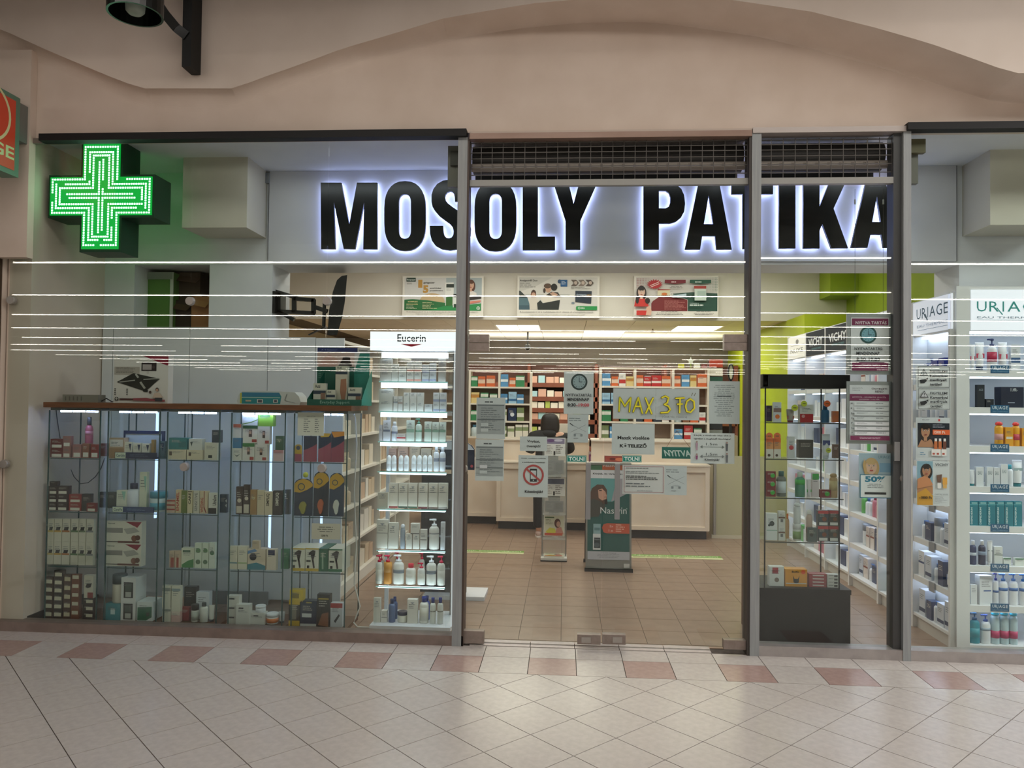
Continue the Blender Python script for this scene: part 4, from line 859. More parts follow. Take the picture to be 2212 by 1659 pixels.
o = MB().box(-3.635, -1.44, 5.16, 5.6, 1.526, 1.562, WOOD).build('board', at=(-2.54, 5.38, 1.526)); tag(o, 'long brown board lying across the tops of five glass cabinets', 'board')
CAB_W = lambda i, j: '%s cabinet %s shelf' % (CAB[i], ('top', 'second', 'third', 'bottom')[j])
GOODS = {}
LEAF = 'R:0,.33,.62,.36,c9c2b4 P:.15,.52,.3,.36,.85,.34,.72,.52,.4,.56,1c2326'
GOODS[0, 0] = """b 109 137 948 6d2a2c|dark red dye box|n2 t
b 136 153 942 9c6f66|dusty pink dye box|n2 t
o 181 197 901 b05a64|pink bottle with grey nozzle|c:5d5a58 d9 B:.35,.45,d48a90
b 157 176 960 a2706a|rose dye box|t
b 178 193 958 94604f|rose brown dye box|t
b 196 213 960 8c2f2c|red dye box|t
b 214 232 958 7b4c40|brown dye box|d18"""
GOODS[0, 1] = """b 105 124 1050 2b1e21|black plum dye box|n3 t
b 124 147 1050 36262a|dark plum dye box|n3 t
b 107 124 1040 2a2226|small black box|u
b 149 176 1068 8e2420|red dye box|n2 t
b 177 196 1067 2b2829|black dye box|
b 187 208 1087 7c1f20|wine red dye box|d-3 t
b 214 232 1063 25302a|dark green dye box|d18"""
T = ['104 117', '118 134', '135 152', '154 170', '171 186', '187 203']; L6 = '\n'.join('b %s 1121 d8d2c0|cream leaf carton|n2 %s R:.0,.5,.95,.58,%s' % (x, LEAF, c) for x, c in zip(T, ('c8b06a', 'c59a4a', 'b0703c', '5f7a56', '6f7f62', '88888a')))
GOODS[0, 2] = L6
GOODS[0, 3] = """b 97 115 1247 3f2d24|dark brown tagged box|n5 R:.1,.3,.9,.75,d8d0b8
b 117 136 1232 352c28|black brown tagged box|n6 R:.1,.3,.9,.75,d8d0b8
b 138 154 1241 4b3226|brown tagged box|n5 R:.1,.3,.9,.75,cfc2a2
b 155 172 1241 7a452c|copper tagged box|n5 R:.1,.1,.9,.5,d8d0b8
b 179 203 1292 2f2a28|near black tagged box|n3 R:.3,.25,.9,.7,d8d0b8
b 182 202 1243 d2ccbb|white leaf carton|u %s R:.4,.75,1,1,8f3a36""" % LEAF
NAVY_T = 'P:.55,.1,.95,.1,.8,.55,1e2f4c'
GOODS[1, 0] = """b 236 268 946 b79c7e|carton with hand photo|R:.0,.5,1,1,a5825e R:.05,.08,.95,.42,dcd6cc
b 269 285 955 ddd9c4|cream carton with navy flash|%s d1
b 288 304 957 ddd9c4|cream carton with navy flash|%s d1
b 307 323 958 ddd9c4|cream carton with navy flash|%s d1
b 327 333 950 a4834f|thin golden box|d1
b 344 356 953 55707a|slate carton with navy triangle|d3 P:.2,.1,.9,.1,.7,.6,23344c""" % (NAVY_T, NAVY_T, NAVY_T)
GOODS[1, 1] = """b 252 273 1059 d9dccb|cream lotion carton|P:.5,.05,.95,.05,.8,.5,8fc0b0
o 268 297 1045 dfe3ea|white lotion bottle with navy cap|c:1d2c52
b 302 318 1020 d8dcc6|tall cream tube carton|P:.55,.1,.95,.1,.8,.5,8fc0b0 d2
j 316 352 1063 cfe0e4|pale blue cream tub|c:4f9fb8 B:.55,.9,5aa7bd
b 233 250 1063 2c3a2e|dark green carton|d16"""
SC_ = 'P:.55,.02,1,.02,.88,.28,8e1f36 R:.02,.3,.48,.52,8f8c86 P:.5,.34,.8,.26,.95,.45,.6,.58,a9a79e R:.0,.9,.35,.94,3d3a38 R:.35,.88,.95,.96,5b2a20 E:.8,.75,.08,7a4a34 E:.9,.72,.07,5d3a2a T:Veroval,.06,.07,.26,.13,4c5a56'
GOODS[1, 2] = """b 228 307 1126 ddd8c8|white scale carton with red corner|n2 q:.06 %s""" % SC_
GOODS[1, 3] = """b 228 260 1304 3f8f98|teal canister box|R:.35,.3,.65,.65,cfe2e2
j 236 266 1243 c9c2b0|cup with orange flower|u c:4a5a60
b 262 294 1248 e2e2df|white meter box with dark screen|n2 q:.14 R:.18,.22,.82,.95,2a2b2a R:.28,.3,.72,.62,4c5a50 R:.3,.66,.7,.9,b9bab2
b 296 330 1300 dfe5e2|white test box with green wave|q:.14 P:.03,.3,.95,.25,.95,.8,.6,.97,.03,.97,1d6a4a R:.6,.55,.8,.75,123c2c
b 333 344 1303 31507c|blue medical carton|d10"""
GOODS[2, 0] = """b 363 404 971 dccfae|cream remedy carton|R:.06,.2,.2,.6,5d4a3a
b 365 404 946 2f7f7c|teal carton|u R:.55,.3,.95,.8,2a706e
b 402 438 972 dccfae|cream remedy carton with seal|R:.15,.25,.3,.6,5d4a3a
b 408 437 948 d5d4c4|white remedy carton|u P:.1,.3,.3,.25,.2,.7,4f5a50
b 442 470 956 d6d0b6|cream carton with fish emblem|R:.3,.72,.6,.88,2c3530
b 458 477 929 3c4246|charcoal carton|u"""
GOODS[2, 1] = """b 359 378 1080 d3b9a2|red striped carton|n3 q:.08 B:.0,.35,b2473a
b 380 392 1058 dcc49a|tan carton with red lettering|V:ENAMEL,.1,.1,.6,.9,b0342c
b 392 404 1060 6f7f3c|olive green carton|
b 405 416 1060 dccfa6|cream carton with dark lettering|V:CARE,.2,.1,.7,.6,3a3326 R:.1,.02,.9,.06,3a3326
b 418 431 1060 d9d3c0|white carton with grey text|V:SENSITIVE,.2,.1,.7,.9,8a8a84
b 432 449 1061 dcc8a4|beige carton with red curve|V:WHITENING,.1,.3,.45,.95,b0342c P:.5,.0,.6,.0,.6,.7,.9,.95,.8,.99,.5,.75,8f2f26
b 451 470 1065 e0ddd0|white carton with black lettering|V:UltraSore,.45,.1,.9,.6,2a2826 R:.0,.72,.9,1,2b2926
b 475 490 1068 33444f|slate carton with white points|d6 P:.8,.35,1,.25,1,.45,d8dcdc P:.8,.6,1,.5,1,.7,d8dcdc"""
GOODS[2, 2] = """b 366 377 1190 cfb79c|tan carton with red side|R:.25,.4,.9,1,a34a38
b 378 390 1190 cfb79c|tan carton with red stripe|R:.3,.4,.7,1,a34a38
b 392 420 1184 dfe2cb|white carton with green wave|P:.05,.85,.5,.65,.95,.55,.95,1,.05,1,3f8a4a R:.1,.1,.7,.22,4a6a54 d1
b 421 436 1173 d5dfcb|pale green oval carton|E:.5,.75,.35,5f7a60 E:.5,.3,.35,6f9a6a
b 437 451 1173 d5dfcb|green oval carton|E:.5,.75,.35,5f7a60 E:.5,.3,.35,6f9a6a
b 452 465 1172 dce4d6|white oval carton|E:.5,.4,.38,4f7a58"""
GOODS[2, 3] = """b 351 369 1313 dcd9c6|small cream tube box|B:.1,.25,8a8f86
b 351 369 1265 dcd9c6|small cream tube box|u B:.1,.25,8a8f86
b 370 389 1321 d9b6ac|pink gradient carton|B:.0,.35,e3d6c6
b 371 390 1266 dfdcc8|cream ampoule carton|u B:.1,.2,8fa0a0
b 390 409 1312 8a2e2e|red carton|d4
j 410 426 1307 d6d5cc|white jar with black lid|c:2c2a2c B:.4,.9,b9bdb2
b 424 452 1279 dfe3e9|large white carton|d9
o 429 446 1303 d9d8ce|white bottle with dark cap|c:3d4346
t 449 462 1308 dad9d2|leaning white tube|c:4b5358 d3
b 398 424 1268 353c3b|dark framed panel box|d22"""
LADY = 'E:.5,.45,.28,e0d2c8 R:.4,.25,.62,.65,3a2620 R:.42,.3,.58,.48,caa08a R:.62,.78,.95,.95,a5382f'
GOODS[3, 0] = """b 502 522 968 dcdacb|white tissue carton|P:.2,.5,.5,.6,.9,.45,.5,.7,4f5a58
b 503 521 946 3f7fa5|blue carton|u
b 504 521 916 dfdcd6|white carton with coral top|u B:.0,.25,d0694c
b 524 550 957 ded9ca|white carton with green top and girl|%s B:.0,.2,3a7a3c
b 525 557 919 ded9ca|white carton with dark top and girl|u %s B:.0,.18,2c5a34
b 523 557 896 e0dfd6|white carton with green curve|u P:.0,.85,.6,.65,1,.4,1,.5,.6,.75,.0,.95,6a8a3c
b 551 577 960 dcd4c8|beige carton with girl|%s
b 557 583 921 dcd4c8|cream carton with girl|u %s
b 558 590 893 86b23a|lime green carton|u R:.1,.1,.8,.3,4f7a2c
b 591 612 972 d9b9b4|pink striped carton|B:.0,.3,c78a8a
b 595 612 942 2f5a3a|dark green herbal carton|u P:.3,.2,.5,.35,.7,.2,.5,.5,b9c08a""" % (LADY, LADY, LADY, LADY)
GOODS[3, 1] = """b 510 525 1051 3a2a22|brown carton with pale disc|E:.5,.5,.3,d8ccb8 R:.1,.7,.9,.95,d0c6b2
b 526 540 1047 382a23|dark brown carton with pale disc|E:.5,.46,.3,d8ccb8 R:.1,.66,.9,.95,d0c6b2
b 541 555 1058 a8824e|gold carton|P:.2,.25,.8,.3,.6,.4,.2,.36,d0b684
b 556 571 1059 d8c8a8|plain beige carton|
b 572 589 1062 dccdae|beige SIMPLIQ carton|V:SIMPLIQ,.2,.08,.65,.62,26221e
b 590 608 1060 2b2622|black SIMPLIQ carton|V:SIMPLIQ,.3,.08,.75,.62,e2dccb
b 611 626 1058 3c4a50|slate carton with white dashes|d5 R:.2,.15,.5,.2,d8dcdc R:.2,.25,.5,.3,d8dcdc"""
GOODS[3, 2] = """b 495 513 1180 dcd6c0|cream carton with blue line|B:.7,.75,4f7f8a
b 514 534 1180 dcd6c0|cream carton with green line|B:.7,.75,9ab07a
b 535 574 1186 d9c8b0|cream carton with blue wave|P:.0,.1,.4,.0,.55,.1,.0,.25,5f8ab8 P:.0,.75,.5,.65,1,.8,1,1,.0,1,2f8090 E:.3,.38,.2,2a2c34
b 545 560 1168 c9b59a|small tan box|u
b 576 597 1186 e0d2be|beige carton with navy square|R:.15,.05,.85,.3,1d2a52
b 607 624 1186 4f8a68|green pouch box|d5"""
GOODS[3, 3] = """b 491 517 1287 d8d7ce|white carton with black script|n3 R:.15,.25,.6,.4,2e2f30
b 510 539 1306 d6d6cf|white serum carton|d-2 R:.2,.15,.55,.2,2e2f30
b 537 572 1324 d8d7d0|wide white cream box|R:.3,.2,.6,.3,2e2f30
j 548 570 1310 e2e4ea|white cream jar|u c:eef0f4
j 571 597 1327 e0ddd8|jar with orange label|c:e6e9ee B:.45,.85,d9772e
t 600 614 1322 d6dade|white tube with dark cap|c:4b5a6a d6"""
INS = 'P:.0,.14,.2,.05,.5,.0,.8,.05,1,.14,1,.2,.7,.3,.3,.38,.0,.36,d0a02c E:.38,.22,.2,2c3a4a E:.38,.22,.15,c9a23c'
PIN = 'B:.0,.3,26354a P:.0,.55,.3,.5,.7,.4,1,.3,1,1,.0,1,9f4a5c'
GOODS[4, 0] = """k 637 652 960 caa232|yellow packet with pink window|R:.0,.55,1,1,9f4a5c E:.5,.2,.3,39404a
k 656 685 942 24324a|navy gel insole pack|%s
k 688 716 936 24324a|navy gel insole pack with yellow head|%s P:.0,.0,1,.0,.8,.12,.2,.14,d0a02c
k 716 744 932 24324a|navy gel insole pack with orange head|%s P:.0,.02,1,.0,1,.14,.2,.2,d98a2c""" % (PIN, PIN, PIN)
GOODS[4, 1] = """k 636 676 1034 233448|navy insole pack with olive sole|%s c:9a9440
k 678 711 1019 26303c|navy insole pack with orange sole|%s c:c0623a
k 712 744 1022 233a52|navy insole pack with white sole|%s c:d8d8cc""" % (INS, INS, INS)
LEG = 'B:.88,1,d0ae34 B:.0,.06,d0ae34 P:.25,.2,.55,.08,.75,.12,.7,.3,.62,.5,.72,.85,.6,.88,.5,.55,.4,.3,.25,.3,2b2420 R:.12,.75,.3,.87,2a2624 R:.08,.52,.4,.6,5c5a54'
GOODS[4, 2] = """b 629 659 1184 e2dfcf|yellow edged stocking box|q:.2 %s
b 660 689 1184 e2dfcf|second yellow edged stocking box|q:.2 %s
b 690 709 1185 2a6a4e|green stocking box|q:.2 P:.3,.2,.45,.15,.5,.9,.3,.9,9fb8a0
b 710 740 1186 e0ddce|green based stocking box|q:.2 %s""" % (LEG, LEG, LEG.replace('d0ae34', '3a7a58'))
GOODS[4, 3] = """b 624 648 1296 3b3a34|black box with yellow base|B:.0,.18,d6b32c B:.8,1,c9a52e R:.2,.22,.7,.75,8a8270
b 649 684 1298 27364a|navy support box|R:.1,.5,.7,.65,cfd2d2 B:.9,1,c8c9c4 R:.35,.05,.7,.09,c9b25a
b 685 713 1284 22241f|black box with yellow edge|R:.1,.12,.9,.16,b9a23c P:.1,.95,.4,.6,.9,.55,.9,1,8a5a3c
b 714 740 1303 c8cbd0|grey brace box with red band|B:.0,.2,a8302c B:.2,.24,e4e4e2 P:.3,.75,.7,.45,.8,.52,.42,.83,2a2c30
b 626 655 1274 d9bd36|flat yellow box|u R:.1,.3,.7,.7,8a7a2c"""
for (i, j), tx in GOODS.items(): row(CAB_W(i, j), ZS[j], 5.262, tx)
# display stands and notes inside the cabinets
s = pix(268, 930, 338, 996, 5.225, base=None); s.k = 0
NV = M('#1d2f52', .45); b = MB(); A, Bq = atY(268, 930, 5.345), atY(338, 996, 5.235)
b.box(A.x, Bq.x, 5.237, 5.35, 1.169, 1.176, NV).box(A.x, A.x + .012, 5.340, 5.35, 1.176, A.z, NV).box(Bq.x - .022, Bq.x, 5.340, 5.35, 1.176, A.z, NV).box(A.x + .012, Bq.x - .022, 5.340, 5.35, A.z - .022, A.z, NV).box(A.x + .012, Bq.x - .022, 5.346, 5.349, 1.176, A.z - .022, M('#b9c4cc', .5)).box(A.x, A.x + .012, 5.236, 5.24, 1.176, 1.215, NV)
t = thing('counter_display', 'navy framed cardboard display holding cream cartons, second cabinet top shelf', 'display', ((A.x + Bq.x) / 2, 5.3, 1.169))
b.build('frame', t); s = Sheet((A.x, 5.236, 1.215), (Bq.x - A.x, 0, 0), (0, 0, -.045), (0, -1, 0), (0, 0, 100, 20), base='#1d2f52', th=.003)
s.rect(1, 1, 26, 19, '#d6e0c8').text('CeraVe', 4, 5, 24, 15, '#3c5a6a', .02).lines(36, 6, 94, 15, 2, '#5f7396'); s.build('front_lip', t)
A, Bq = atY(242, 1101, 5.235), atY(331, 1112, 5.235)
t = thing('counter_display', 'low navy display tray holding lotion articles, second cabinet second shelf', 'display', ((A.x + Bq.x) / 2, 5.24, .793))
s = Sheet((A.x, 5.236, .832), (Bq.x - A.x, 0, 0), (0, 0, -.039), (0, -1, 0), (0, 0, 100, 20), base='#20406e', th=.01); s.rect(1, 1, 26, 19, '#d6e0c8').text('CeraVe', 4, 5, 24, 15, '#3c5a6a', .02).lines(36, 6, 94, 15, 2, '#6f8ab0'); s.build('front_lip', t)
s = pix(643, 891, 700, 941, 5.2, base='#d9d8cc'); s.text('ÁRLISTA', 662, 898, 681, 900.5, '#55575a').lines(656, 905, 672, 936, 7, '#7c7e80', w=.3).lines(680, 905, 690, 936, 7, '#7c7e80', w=.3)
pthing(s, 'price_list', 'cream price list sheet stuck inside the rightmost cabinet door', 'notice')
s = pix(673, 1131, 735, 1165, 5.2, base='#c6c2b0'); s.lines(680, 1138, 728, 1152, 3, '#6a6a62', centre=True).text('1290 Ft', 694, 1155, 709, 1159.5, '#2d2d2a', .03)
pthing(s, 'price_note', 'beige price note stuck above the stocking boxes', 'notice')
a = atY(655, 1029, 5.25); o = MB().lathe([(0, -.02), (.014, -.015), (.02, 0), (.014, .015), (0, .02)], M('#d8d62e', .5), 12, (a.x, 5.3, .793 + .26 + .02)).build('foam_ball', at=(a.x, 5.3, 1.05), smooth=True)
tag(o, 'yellow foam ball perched on the olive insole pack, rightmost cabinet', 'ball')
# ---------------------------------------------------------------- on the long board
ZT = 1.562
a, c = atY(139, 850, 5.4), atY(216, 850, 5.4)
t = thing('power_adapter', 'grey box-shaped power adapter at the left end of the brown board', 'adapter', ((a.x + c.x) / 2, 5.4, ZT)); MB().box(a.x, c.x, 5.38, 5.47, ZT, ZT + .055, M('#8d8a80', .6)).build('body', t)
for k in range(5): MB().box(a.x + .02 + k * .03, a.x + .028 + k * .03, 5.378, 5.38, ZT + .012, ZT + .042, M('#6d6a62', .6)).build('vent_slot', t)
MB().tube([(c.x, 5.42, ZT + .01), (c.x + .05, 5.4, ZT + .03), (c.x + .08, 5.42, ZT + .006), (c.x + .12, 5.41, ZT + .02), (c.x + .17, 5.44, ZT + .005)], .004, BLACK).build('cable', t)
A, Bq = atY(247, 767, 5.3), atY(362, 872, 5.3)
t = thing('scale_carton', 'large white bathroom scale carton with a red corner standing on the board', 'box', ((A.x + Bq.x) / 2, 5.3, ZT))
s = Sheet((A.x, 5.3, A.z), (Bq.x - A.x, 0, 0), (0, 0, ZT - A.z), (0, -1, 0), (60, 215, 965, 1055), base='#ddd9d4', th=.07)
s.text('Veroval', 120, 245, 300, 285, '#33605a', .02).poly([(545, 225), (965, 232), (965, 385), (940, 390)], '#8e1d38').line(820, 288, 930, 290, 14, '#c8b0b8').rect(70, 420, 490, 560, '#b3aba2').lines(100, 430, 470, 540, 5, '#6a635c').rect(520, 345, 770, 490, '#2c1f1f').rect(540, 375, 690, 470, '#b3a9a8').ell(720, 420, 25, 30, '#4a3a3a').rect(610, 490, 650, 540, '#c9c4c0')
s.poly([(115, 690), (390, 530), (830, 625), (600, 850)], '#25251f').line(160, 690, 420, 655, 18, '#a3a39c').line(560, 640, 810, 620, 18, '#a3a39c').line(430, 545, 475, 610, 32, '#b8b8b2').line(510, 685, 590, 800, 36, '#a8a8a0').ell(600, 840, 45, 20, '#1b1b18')
s.vtext('••••', 80, 800, 105, 915, '#2c2a2a').vtext('••••', 280, 805, 305, 915, '#2c2a2a').rect(170, 975, 760, 1003, '#4a1c1a').ell(122, 985, 34, 34, '#26241f').line(95, 985, 149, 985, 9, '#e5e2dd').line(122, 958, 122, 1012, 9, '#e5e2dd')
s.ell(680, 862, 22, 26, '#54403a').ell(795, 815, 28, 36, '#4f3a34').ell(795, 825, 20, 26, '#c9a08a').poly([(720, 960), (750, 875), (830, 865), (890, 940), (890, 960)], '#d6bfae').poly([(400, 970), (620, 960), (760, 990), (930, 990), (930, 1025), (400, 1010)], '#9a4a52').rect(765, 955, 885, 1020, '#3c3c42')
s.build('carton', t)
a, c = atY(512, 845, 5.33), atY(650, 845, 5.33); w = c.x - a.x; cx = (a.x + c.x) / 2
t = thing('diaper_pack', 'teal and white plastic pack lying on the board beside the green display', 'pack', (cx, 5.33, ZT))
prof = [(-.5, .02), (-.47, .07), (-.42, .092), (-.1, .097), (.2, .094), (.4, .09), (.47, .06), (.5, .02)]
b = MB(); b.prism([(cx + u_ * w, 5.33, ZT + h_) for u_, h_ in prof] + [(cx + .48 * w, 5.33, ZT), (cx - .48 * w, 5.33, ZT)], (0, .16, 0), M('#cfd3d0', .35)); b.build('pack', t)
s = Sheet((cx - w * .45, 5.3297, ZT + .09), (w * .9, 0, 0), (0, 0, -.088), (0, -1, 0), (0, 0, 100, 60), base=None); s.poly([(1, 12), (3, 3), (68, 3), (72, 22), (70, 58), (3, 58)], '#2f8d94').poly([(1, 12), (3, 3), (68, 3), (70, 20), (1, 24)], '#3a7fa0').rect(0, 6, 3, 56, '#c9c65a').rect(3, 26, 70, 29, '#b9d6cf').rect(30, 36, 40, 54, '#e4e2de').rect(31.5, 38, 38.5, 52, '#5a5a66').rect(58, 36, 66, 52, '#e4e2de').rect(59.5, 38, 64.5, 50, '#5a5a66').line(82, 8, 78, 40, 1.5, '#8f9492').line(78, 40, 96, 52, 1.5, '#8f9492').lines(10, 40, 26, 48, 1, '#c9b9a0', w=.9)
s.build('print', t)
# green tray display of supports
Yg = 5.22; G1 = M('#14594a', .4); G2 = M('#2d8a7a', .4)
q = lambda x, y, yy=Yg: atY(x, y, yy)
bl, br = q(663, 876), q(781, 878); t = thing('counter_display', 'green cardboard display with navy header on the right end of the board', 'display', ((bl.x + br.x) / 2, Yg, ZT)); x0, x1 = bl.x, br.x
z_l = ZT + .042
s = Sheet((x0, Yg, z_l), (x1 - x0, 0, 0), (0, 0, ZT - z_l), (0, -1, 0), (0, 0, 100, 14), base=G1, th=.004); s.text('Everyday Support', 24, 3, 78, 11.5, '#9fc4b4', .0); s.build('front_lip', t)
MB().poly([(x0, Yg, ZT), (x0, Yg, z_l), (x0 + .06, Yg + .2, ZT + .24), (x0 + .06, Yg + .2, ZT)], G1).build('side_wall', t)
MB().poly([(x1, Yg, ZT), (x1, Yg, z_l), (x1 + .02, Yg + .2, ZT + .27), (x1 + .02, Yg + .2, ZT)], G2).build('side_wall', t)
MB().box(x0 + .01, x1 + .01, Yg + .01, Yg + .2, ZT, ZT + .004, G1).build('floor_panel', t)
a, c = q(686, 751, Yg + .2), q(799, 751, Yg + .2)
s = Sheet((a.x, Yg + .2, a.z), (c.x - a.x, 0, 0), (0, 0, ZT - a.z), (0, -1, 0), (505, 125, 1765, 1490), base='#d5d0d0', th=.005)
s.rect(505, 125, 1470, 235, '#1c2a66').text('A 4 fájdalom', 600, 160, 980, 195, '#8f9ccb').text('Actimove', 1505, 165, 1710, 205, '#3a4148', .03).poly([(1530, 255), (1765, 255), (1765, 1490), (1380, 1490), (1400, 700)], '#2a8476').rect(505, 235, 1400, 600, '#cdb3ac').poly([(540, 560), (620, 400), (800, 290), (1000, 400), (1000, 560)], '#caa298').poly([(1010, 560), (1110, 400), (1130, 330), (1230, 330), (1300, 360), (1300, 440), (1340, 520), (1340, 560)], '#2a1b1b').rect(505, 580, 1400, 1490, '#14594a')
for i in range(4): s.rect(540, 685 + i * 45, 600, 695 + i * 45, '#6fa392')
s.text('fájdalom', 1420, 705, 1640, 740, '#1c4a40'); s.build('back_card', t)
pk = 'B:.0,.28,cfcdbd T:Acti,.12,.06,.55,.22,24303c B:.34,.5,2c3a4a'
row('green display on the board', ZT + .005, Yg + .04, """b 677 704 828 c4c4b8|lower support carton|q:.04 %s R:.6,.45,.98,1,8a6a58
b 705 724 842 c6c3b4|short support carton|q:.04 %s
b 752 780 837 c4c4b8|support carton with knee photo|q:.04 %s R:.6,.5,.98,1,8a6a58
b 725 751 790 c9c2b2|tall support carton with leg photo|q:.05 d5 B:.0,.12,cfcdbd T:Acti,.12,.02,.5,.08,24303c B:.15,.22,2c3a4a P:.45,.35,.9,.33,.95,.6,.8,.9,.85,1,.6,1,.4,.65,a5745a""" % (pk, pk, pk))
a = [atY(757, 886, 5.45), atY(768, 900, 5.42), atY(771, 960, 5.42), atY(765, 1060, 5.42), atY(770, 1180, 5.42), atY(765, 1260, 5.4), atY(778, 1310, 5.38), atY(764, 1345, 5.36)]; b = MB()
P = []
for i in range(len(a) - 1):
    for k in range(4): P.append(a[i].lerp(a[i + 1], k / 4))
P += [a[-1], a[-1] + Vector((.03, 0, -.03)), Vector((-1.36, 5.36, .006)), Vector((-1.33, 5.36, .006))]
o = MB().tube(P, .005, M('#d5d3cd', .5)).build('cable', at=tuple(P[-1])); tag(o, 'white cable hanging down beside the rightmost glass cabinet', 'cable')
a = [atY(121, 884, 5.36), atY(124, 910, 5.38), atY(130, 948, 5.42), atY(137, 975, 5.48)] + [atY(x, y, 5.58) for x, y in ((147, 1000), (160, 1030), (174, 1045), (190, 1043), (206, 1030), (218, 1012), (226, 990))]
o = MB().tube(a, .0035, M('#1d2a2c', .5)).build('cable', at=tuple(a[-1])); tag(o, 'thin black cable looping behind the leftmost glass cabinet', 'cable')
a, c = atY(449, 1280, 5.8), atY(571, 1306, 5.8)
o = MB().box(a.x, c.x, 5.86, 5.88, 0, a.z, M('#8b8f92', .6)).build('grey_board', at=((a.x + c.x) / 2, 5.87, 0)); tag(o, 'low grey board standing on the floor behind the middle cabinets', 'board')
# ================================================================ WHITE LIT STAND BESIDE THE DOOR
YE = 5.33
a, c = atY(800, 716, YE), atY(988, 716, YE); hz0 = atY(894, 757, YE).z; hz1 = a.z; ex0, ex1 = a.x, c.x
t = thing('lit_display_stand', 'bright white lit shelving stand with glowing header beside the steel door post', 'stand', ((ex0 + ex1) / 2, 5.5, 0))
EW = M('#e4e8ee', .4)
s = Sheet((ex0, YE, hz1), (ex1 - ex0, 0, 0), (0, 0, hz0 - hz1), (0, -1, 0), (98, 82, 1015, 268), base=M('#f7f9ff', .5, 0, 1.0), th=.01)
s.text('Eucerin', 385, 108, 685, 182, '#2a3036', .012).poly([(420, 205), (650, 205), (545, 230), (525, 230)], '#c0203c').build('header', t)
MB().box(ex0, ex1, YE + .01, YE + .38, hz0, hz1, EW).build('header_box', t)
MB().box(ex0 + .03, ex1 - .02, YE - .02, YE + .4, 0, .035, EW).build('base', t)
xa, xb = atY(819, 1000, YE).x, atY(962, 1000, YE).x
SHZ = [atY(892, y, YE + .01).z for y in (824, 889, 954, 1019, 1100, 1189, 1267)] + [.036]
MB().box(xa - .02, xa - .012, YE, YE + .36, .035, hz0, CGLASS).build('side_glass', t); MB().box(xb + .012, xb + .02, YE, YE + .36, .035, hz0, CGLASS).build('side_glass', t)
MB().box(xa - .025, xa, YE + .33, YE + .36, .035, hz0, EW).build('rear_post', t); MB().box(xb, xb + .032, YE + .30, YE + .36, .035, hz0, M('#6f6a66', .4, .3)).build('rear_post', t)
MB().box(xb + .05, xb + .066, YE + .01, YE + .05, .035, hz0, M('#eef2fb', .4, 0, .35)).build('front_post', t)  # post's glow stands in for the stand's light falling on it
MB().box(xa, xb, YE + .35, YE + .356, .035, hz0, CGLASS).build('glass_back', t)
ESH = []
for k, z in enumerate(SHZ[:-1]):
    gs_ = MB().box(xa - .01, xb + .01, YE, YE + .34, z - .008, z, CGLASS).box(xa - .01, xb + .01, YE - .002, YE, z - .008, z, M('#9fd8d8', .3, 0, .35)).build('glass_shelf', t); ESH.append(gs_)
EL = M('#e6f2ff', .4, 0, 4)
MB().box(xa, xb, YE + .03, YE + .07, hz0 - .05, hz0 - .012, EL).build('led_bar', t)
for k, hh in ((0, .036), (1, .032), (2, .024), (3, .012), (4, .008), (5, .008), (6, .008)):
    MB().box(xa, xb, YE + .02, YE + .05, SHZ[k] - .009 - hh, SHZ[k] - .009, EL).build('led_bar', ESH[k])
E_ = ['top shelf, lit stand'] + ['%s shelf, lit stand' % n for n in ('second', 'third', 'fourth', 'fifth', 'sixth', 'seventh', 'bottom')]
CH = 'P:.3,.12,.7,.12,.5,.2,9a9ea2'
EG = {}
EG[0] = """b 821 846 775 b9b4ae|grey cream carton|n2 %s
b 846 860 786 c4c2bc|tall white carton|%s
b 861 878 791 c8c6c0|white carton|n2 %s
b 879 894 783 cac6bf|coral banded carton|n2 %s B:.75,.95,c98d80
b 895 910 783 cac6bf|second coral banded carton|n2 %s B:.75,.95,c98d80
b 912 927 788 c2c3c6|white carton with lilac band|n2 B:.7,.95,9496ad
b 928 942 784 c2c3c6|lilac banded carton|n2 B:.7,.95,9496ad
b 947 963 774 b3aca6|tall grey carton|%s""" % ((CH,) * 6)
EG[1] = """b 819 849 840 c6c4be|wide white carton|n2 %s
b 850 859 856 c9c7c4|narrow white carton|B:.35,.45,8d8f95
b 860 870 856 c9c7c4|narrow banded carton|B:.4,.5,a8978f
b 872 885 848 cfcdc8|white carton|n2 %s
b 886 900 848 cfcdc8|white square carton|n2 %s
b 901 915 848 cfcdc8|white plain carton|n2 %s
b 917 934 873 c9c9c9|low white carton|%s
b 936 949 848 cdcccb|white carton with lilac base|n2 B:.7,.95,9aa0b5
b 950 964 848 cdcccb|second lilac based carton|n2 B:.7,.95,9aa0b5""" % ((CH,) * 5)
EG[2] = """b 819 826 918 c6c4c8|narrow grey carton|
b 828 843 908 c9cad4|pale lilac carton|B:.45,.55,6d7488 %s
o 845 858 911 ccd0da|pale bottle with white cap|c:e8ecf2 B:.5,.62,8088a0
b 857 876 937 d2c9c6|low carton with red band|B:.45,.65,b2414c
b 878 895 908 c9d3cc|white carton with green band|B:.42,.58,8fae9f %s
p 897 911 904 c4d2ca|pale green pump bottle|c:5f9a86 B:.5,.6,7fa893
b 917 932 911 ccd4cb|white carton with green belt|B:.38,.52,86a593 %s
b 934 948 912 ccd4cb|second carton with green belt|B:.38,.52,86a593 %s
b 949 963 912 ccd4cb|third carton with green belt|B:.38,.52,86a593 %s""" % ((CH,) * 5)
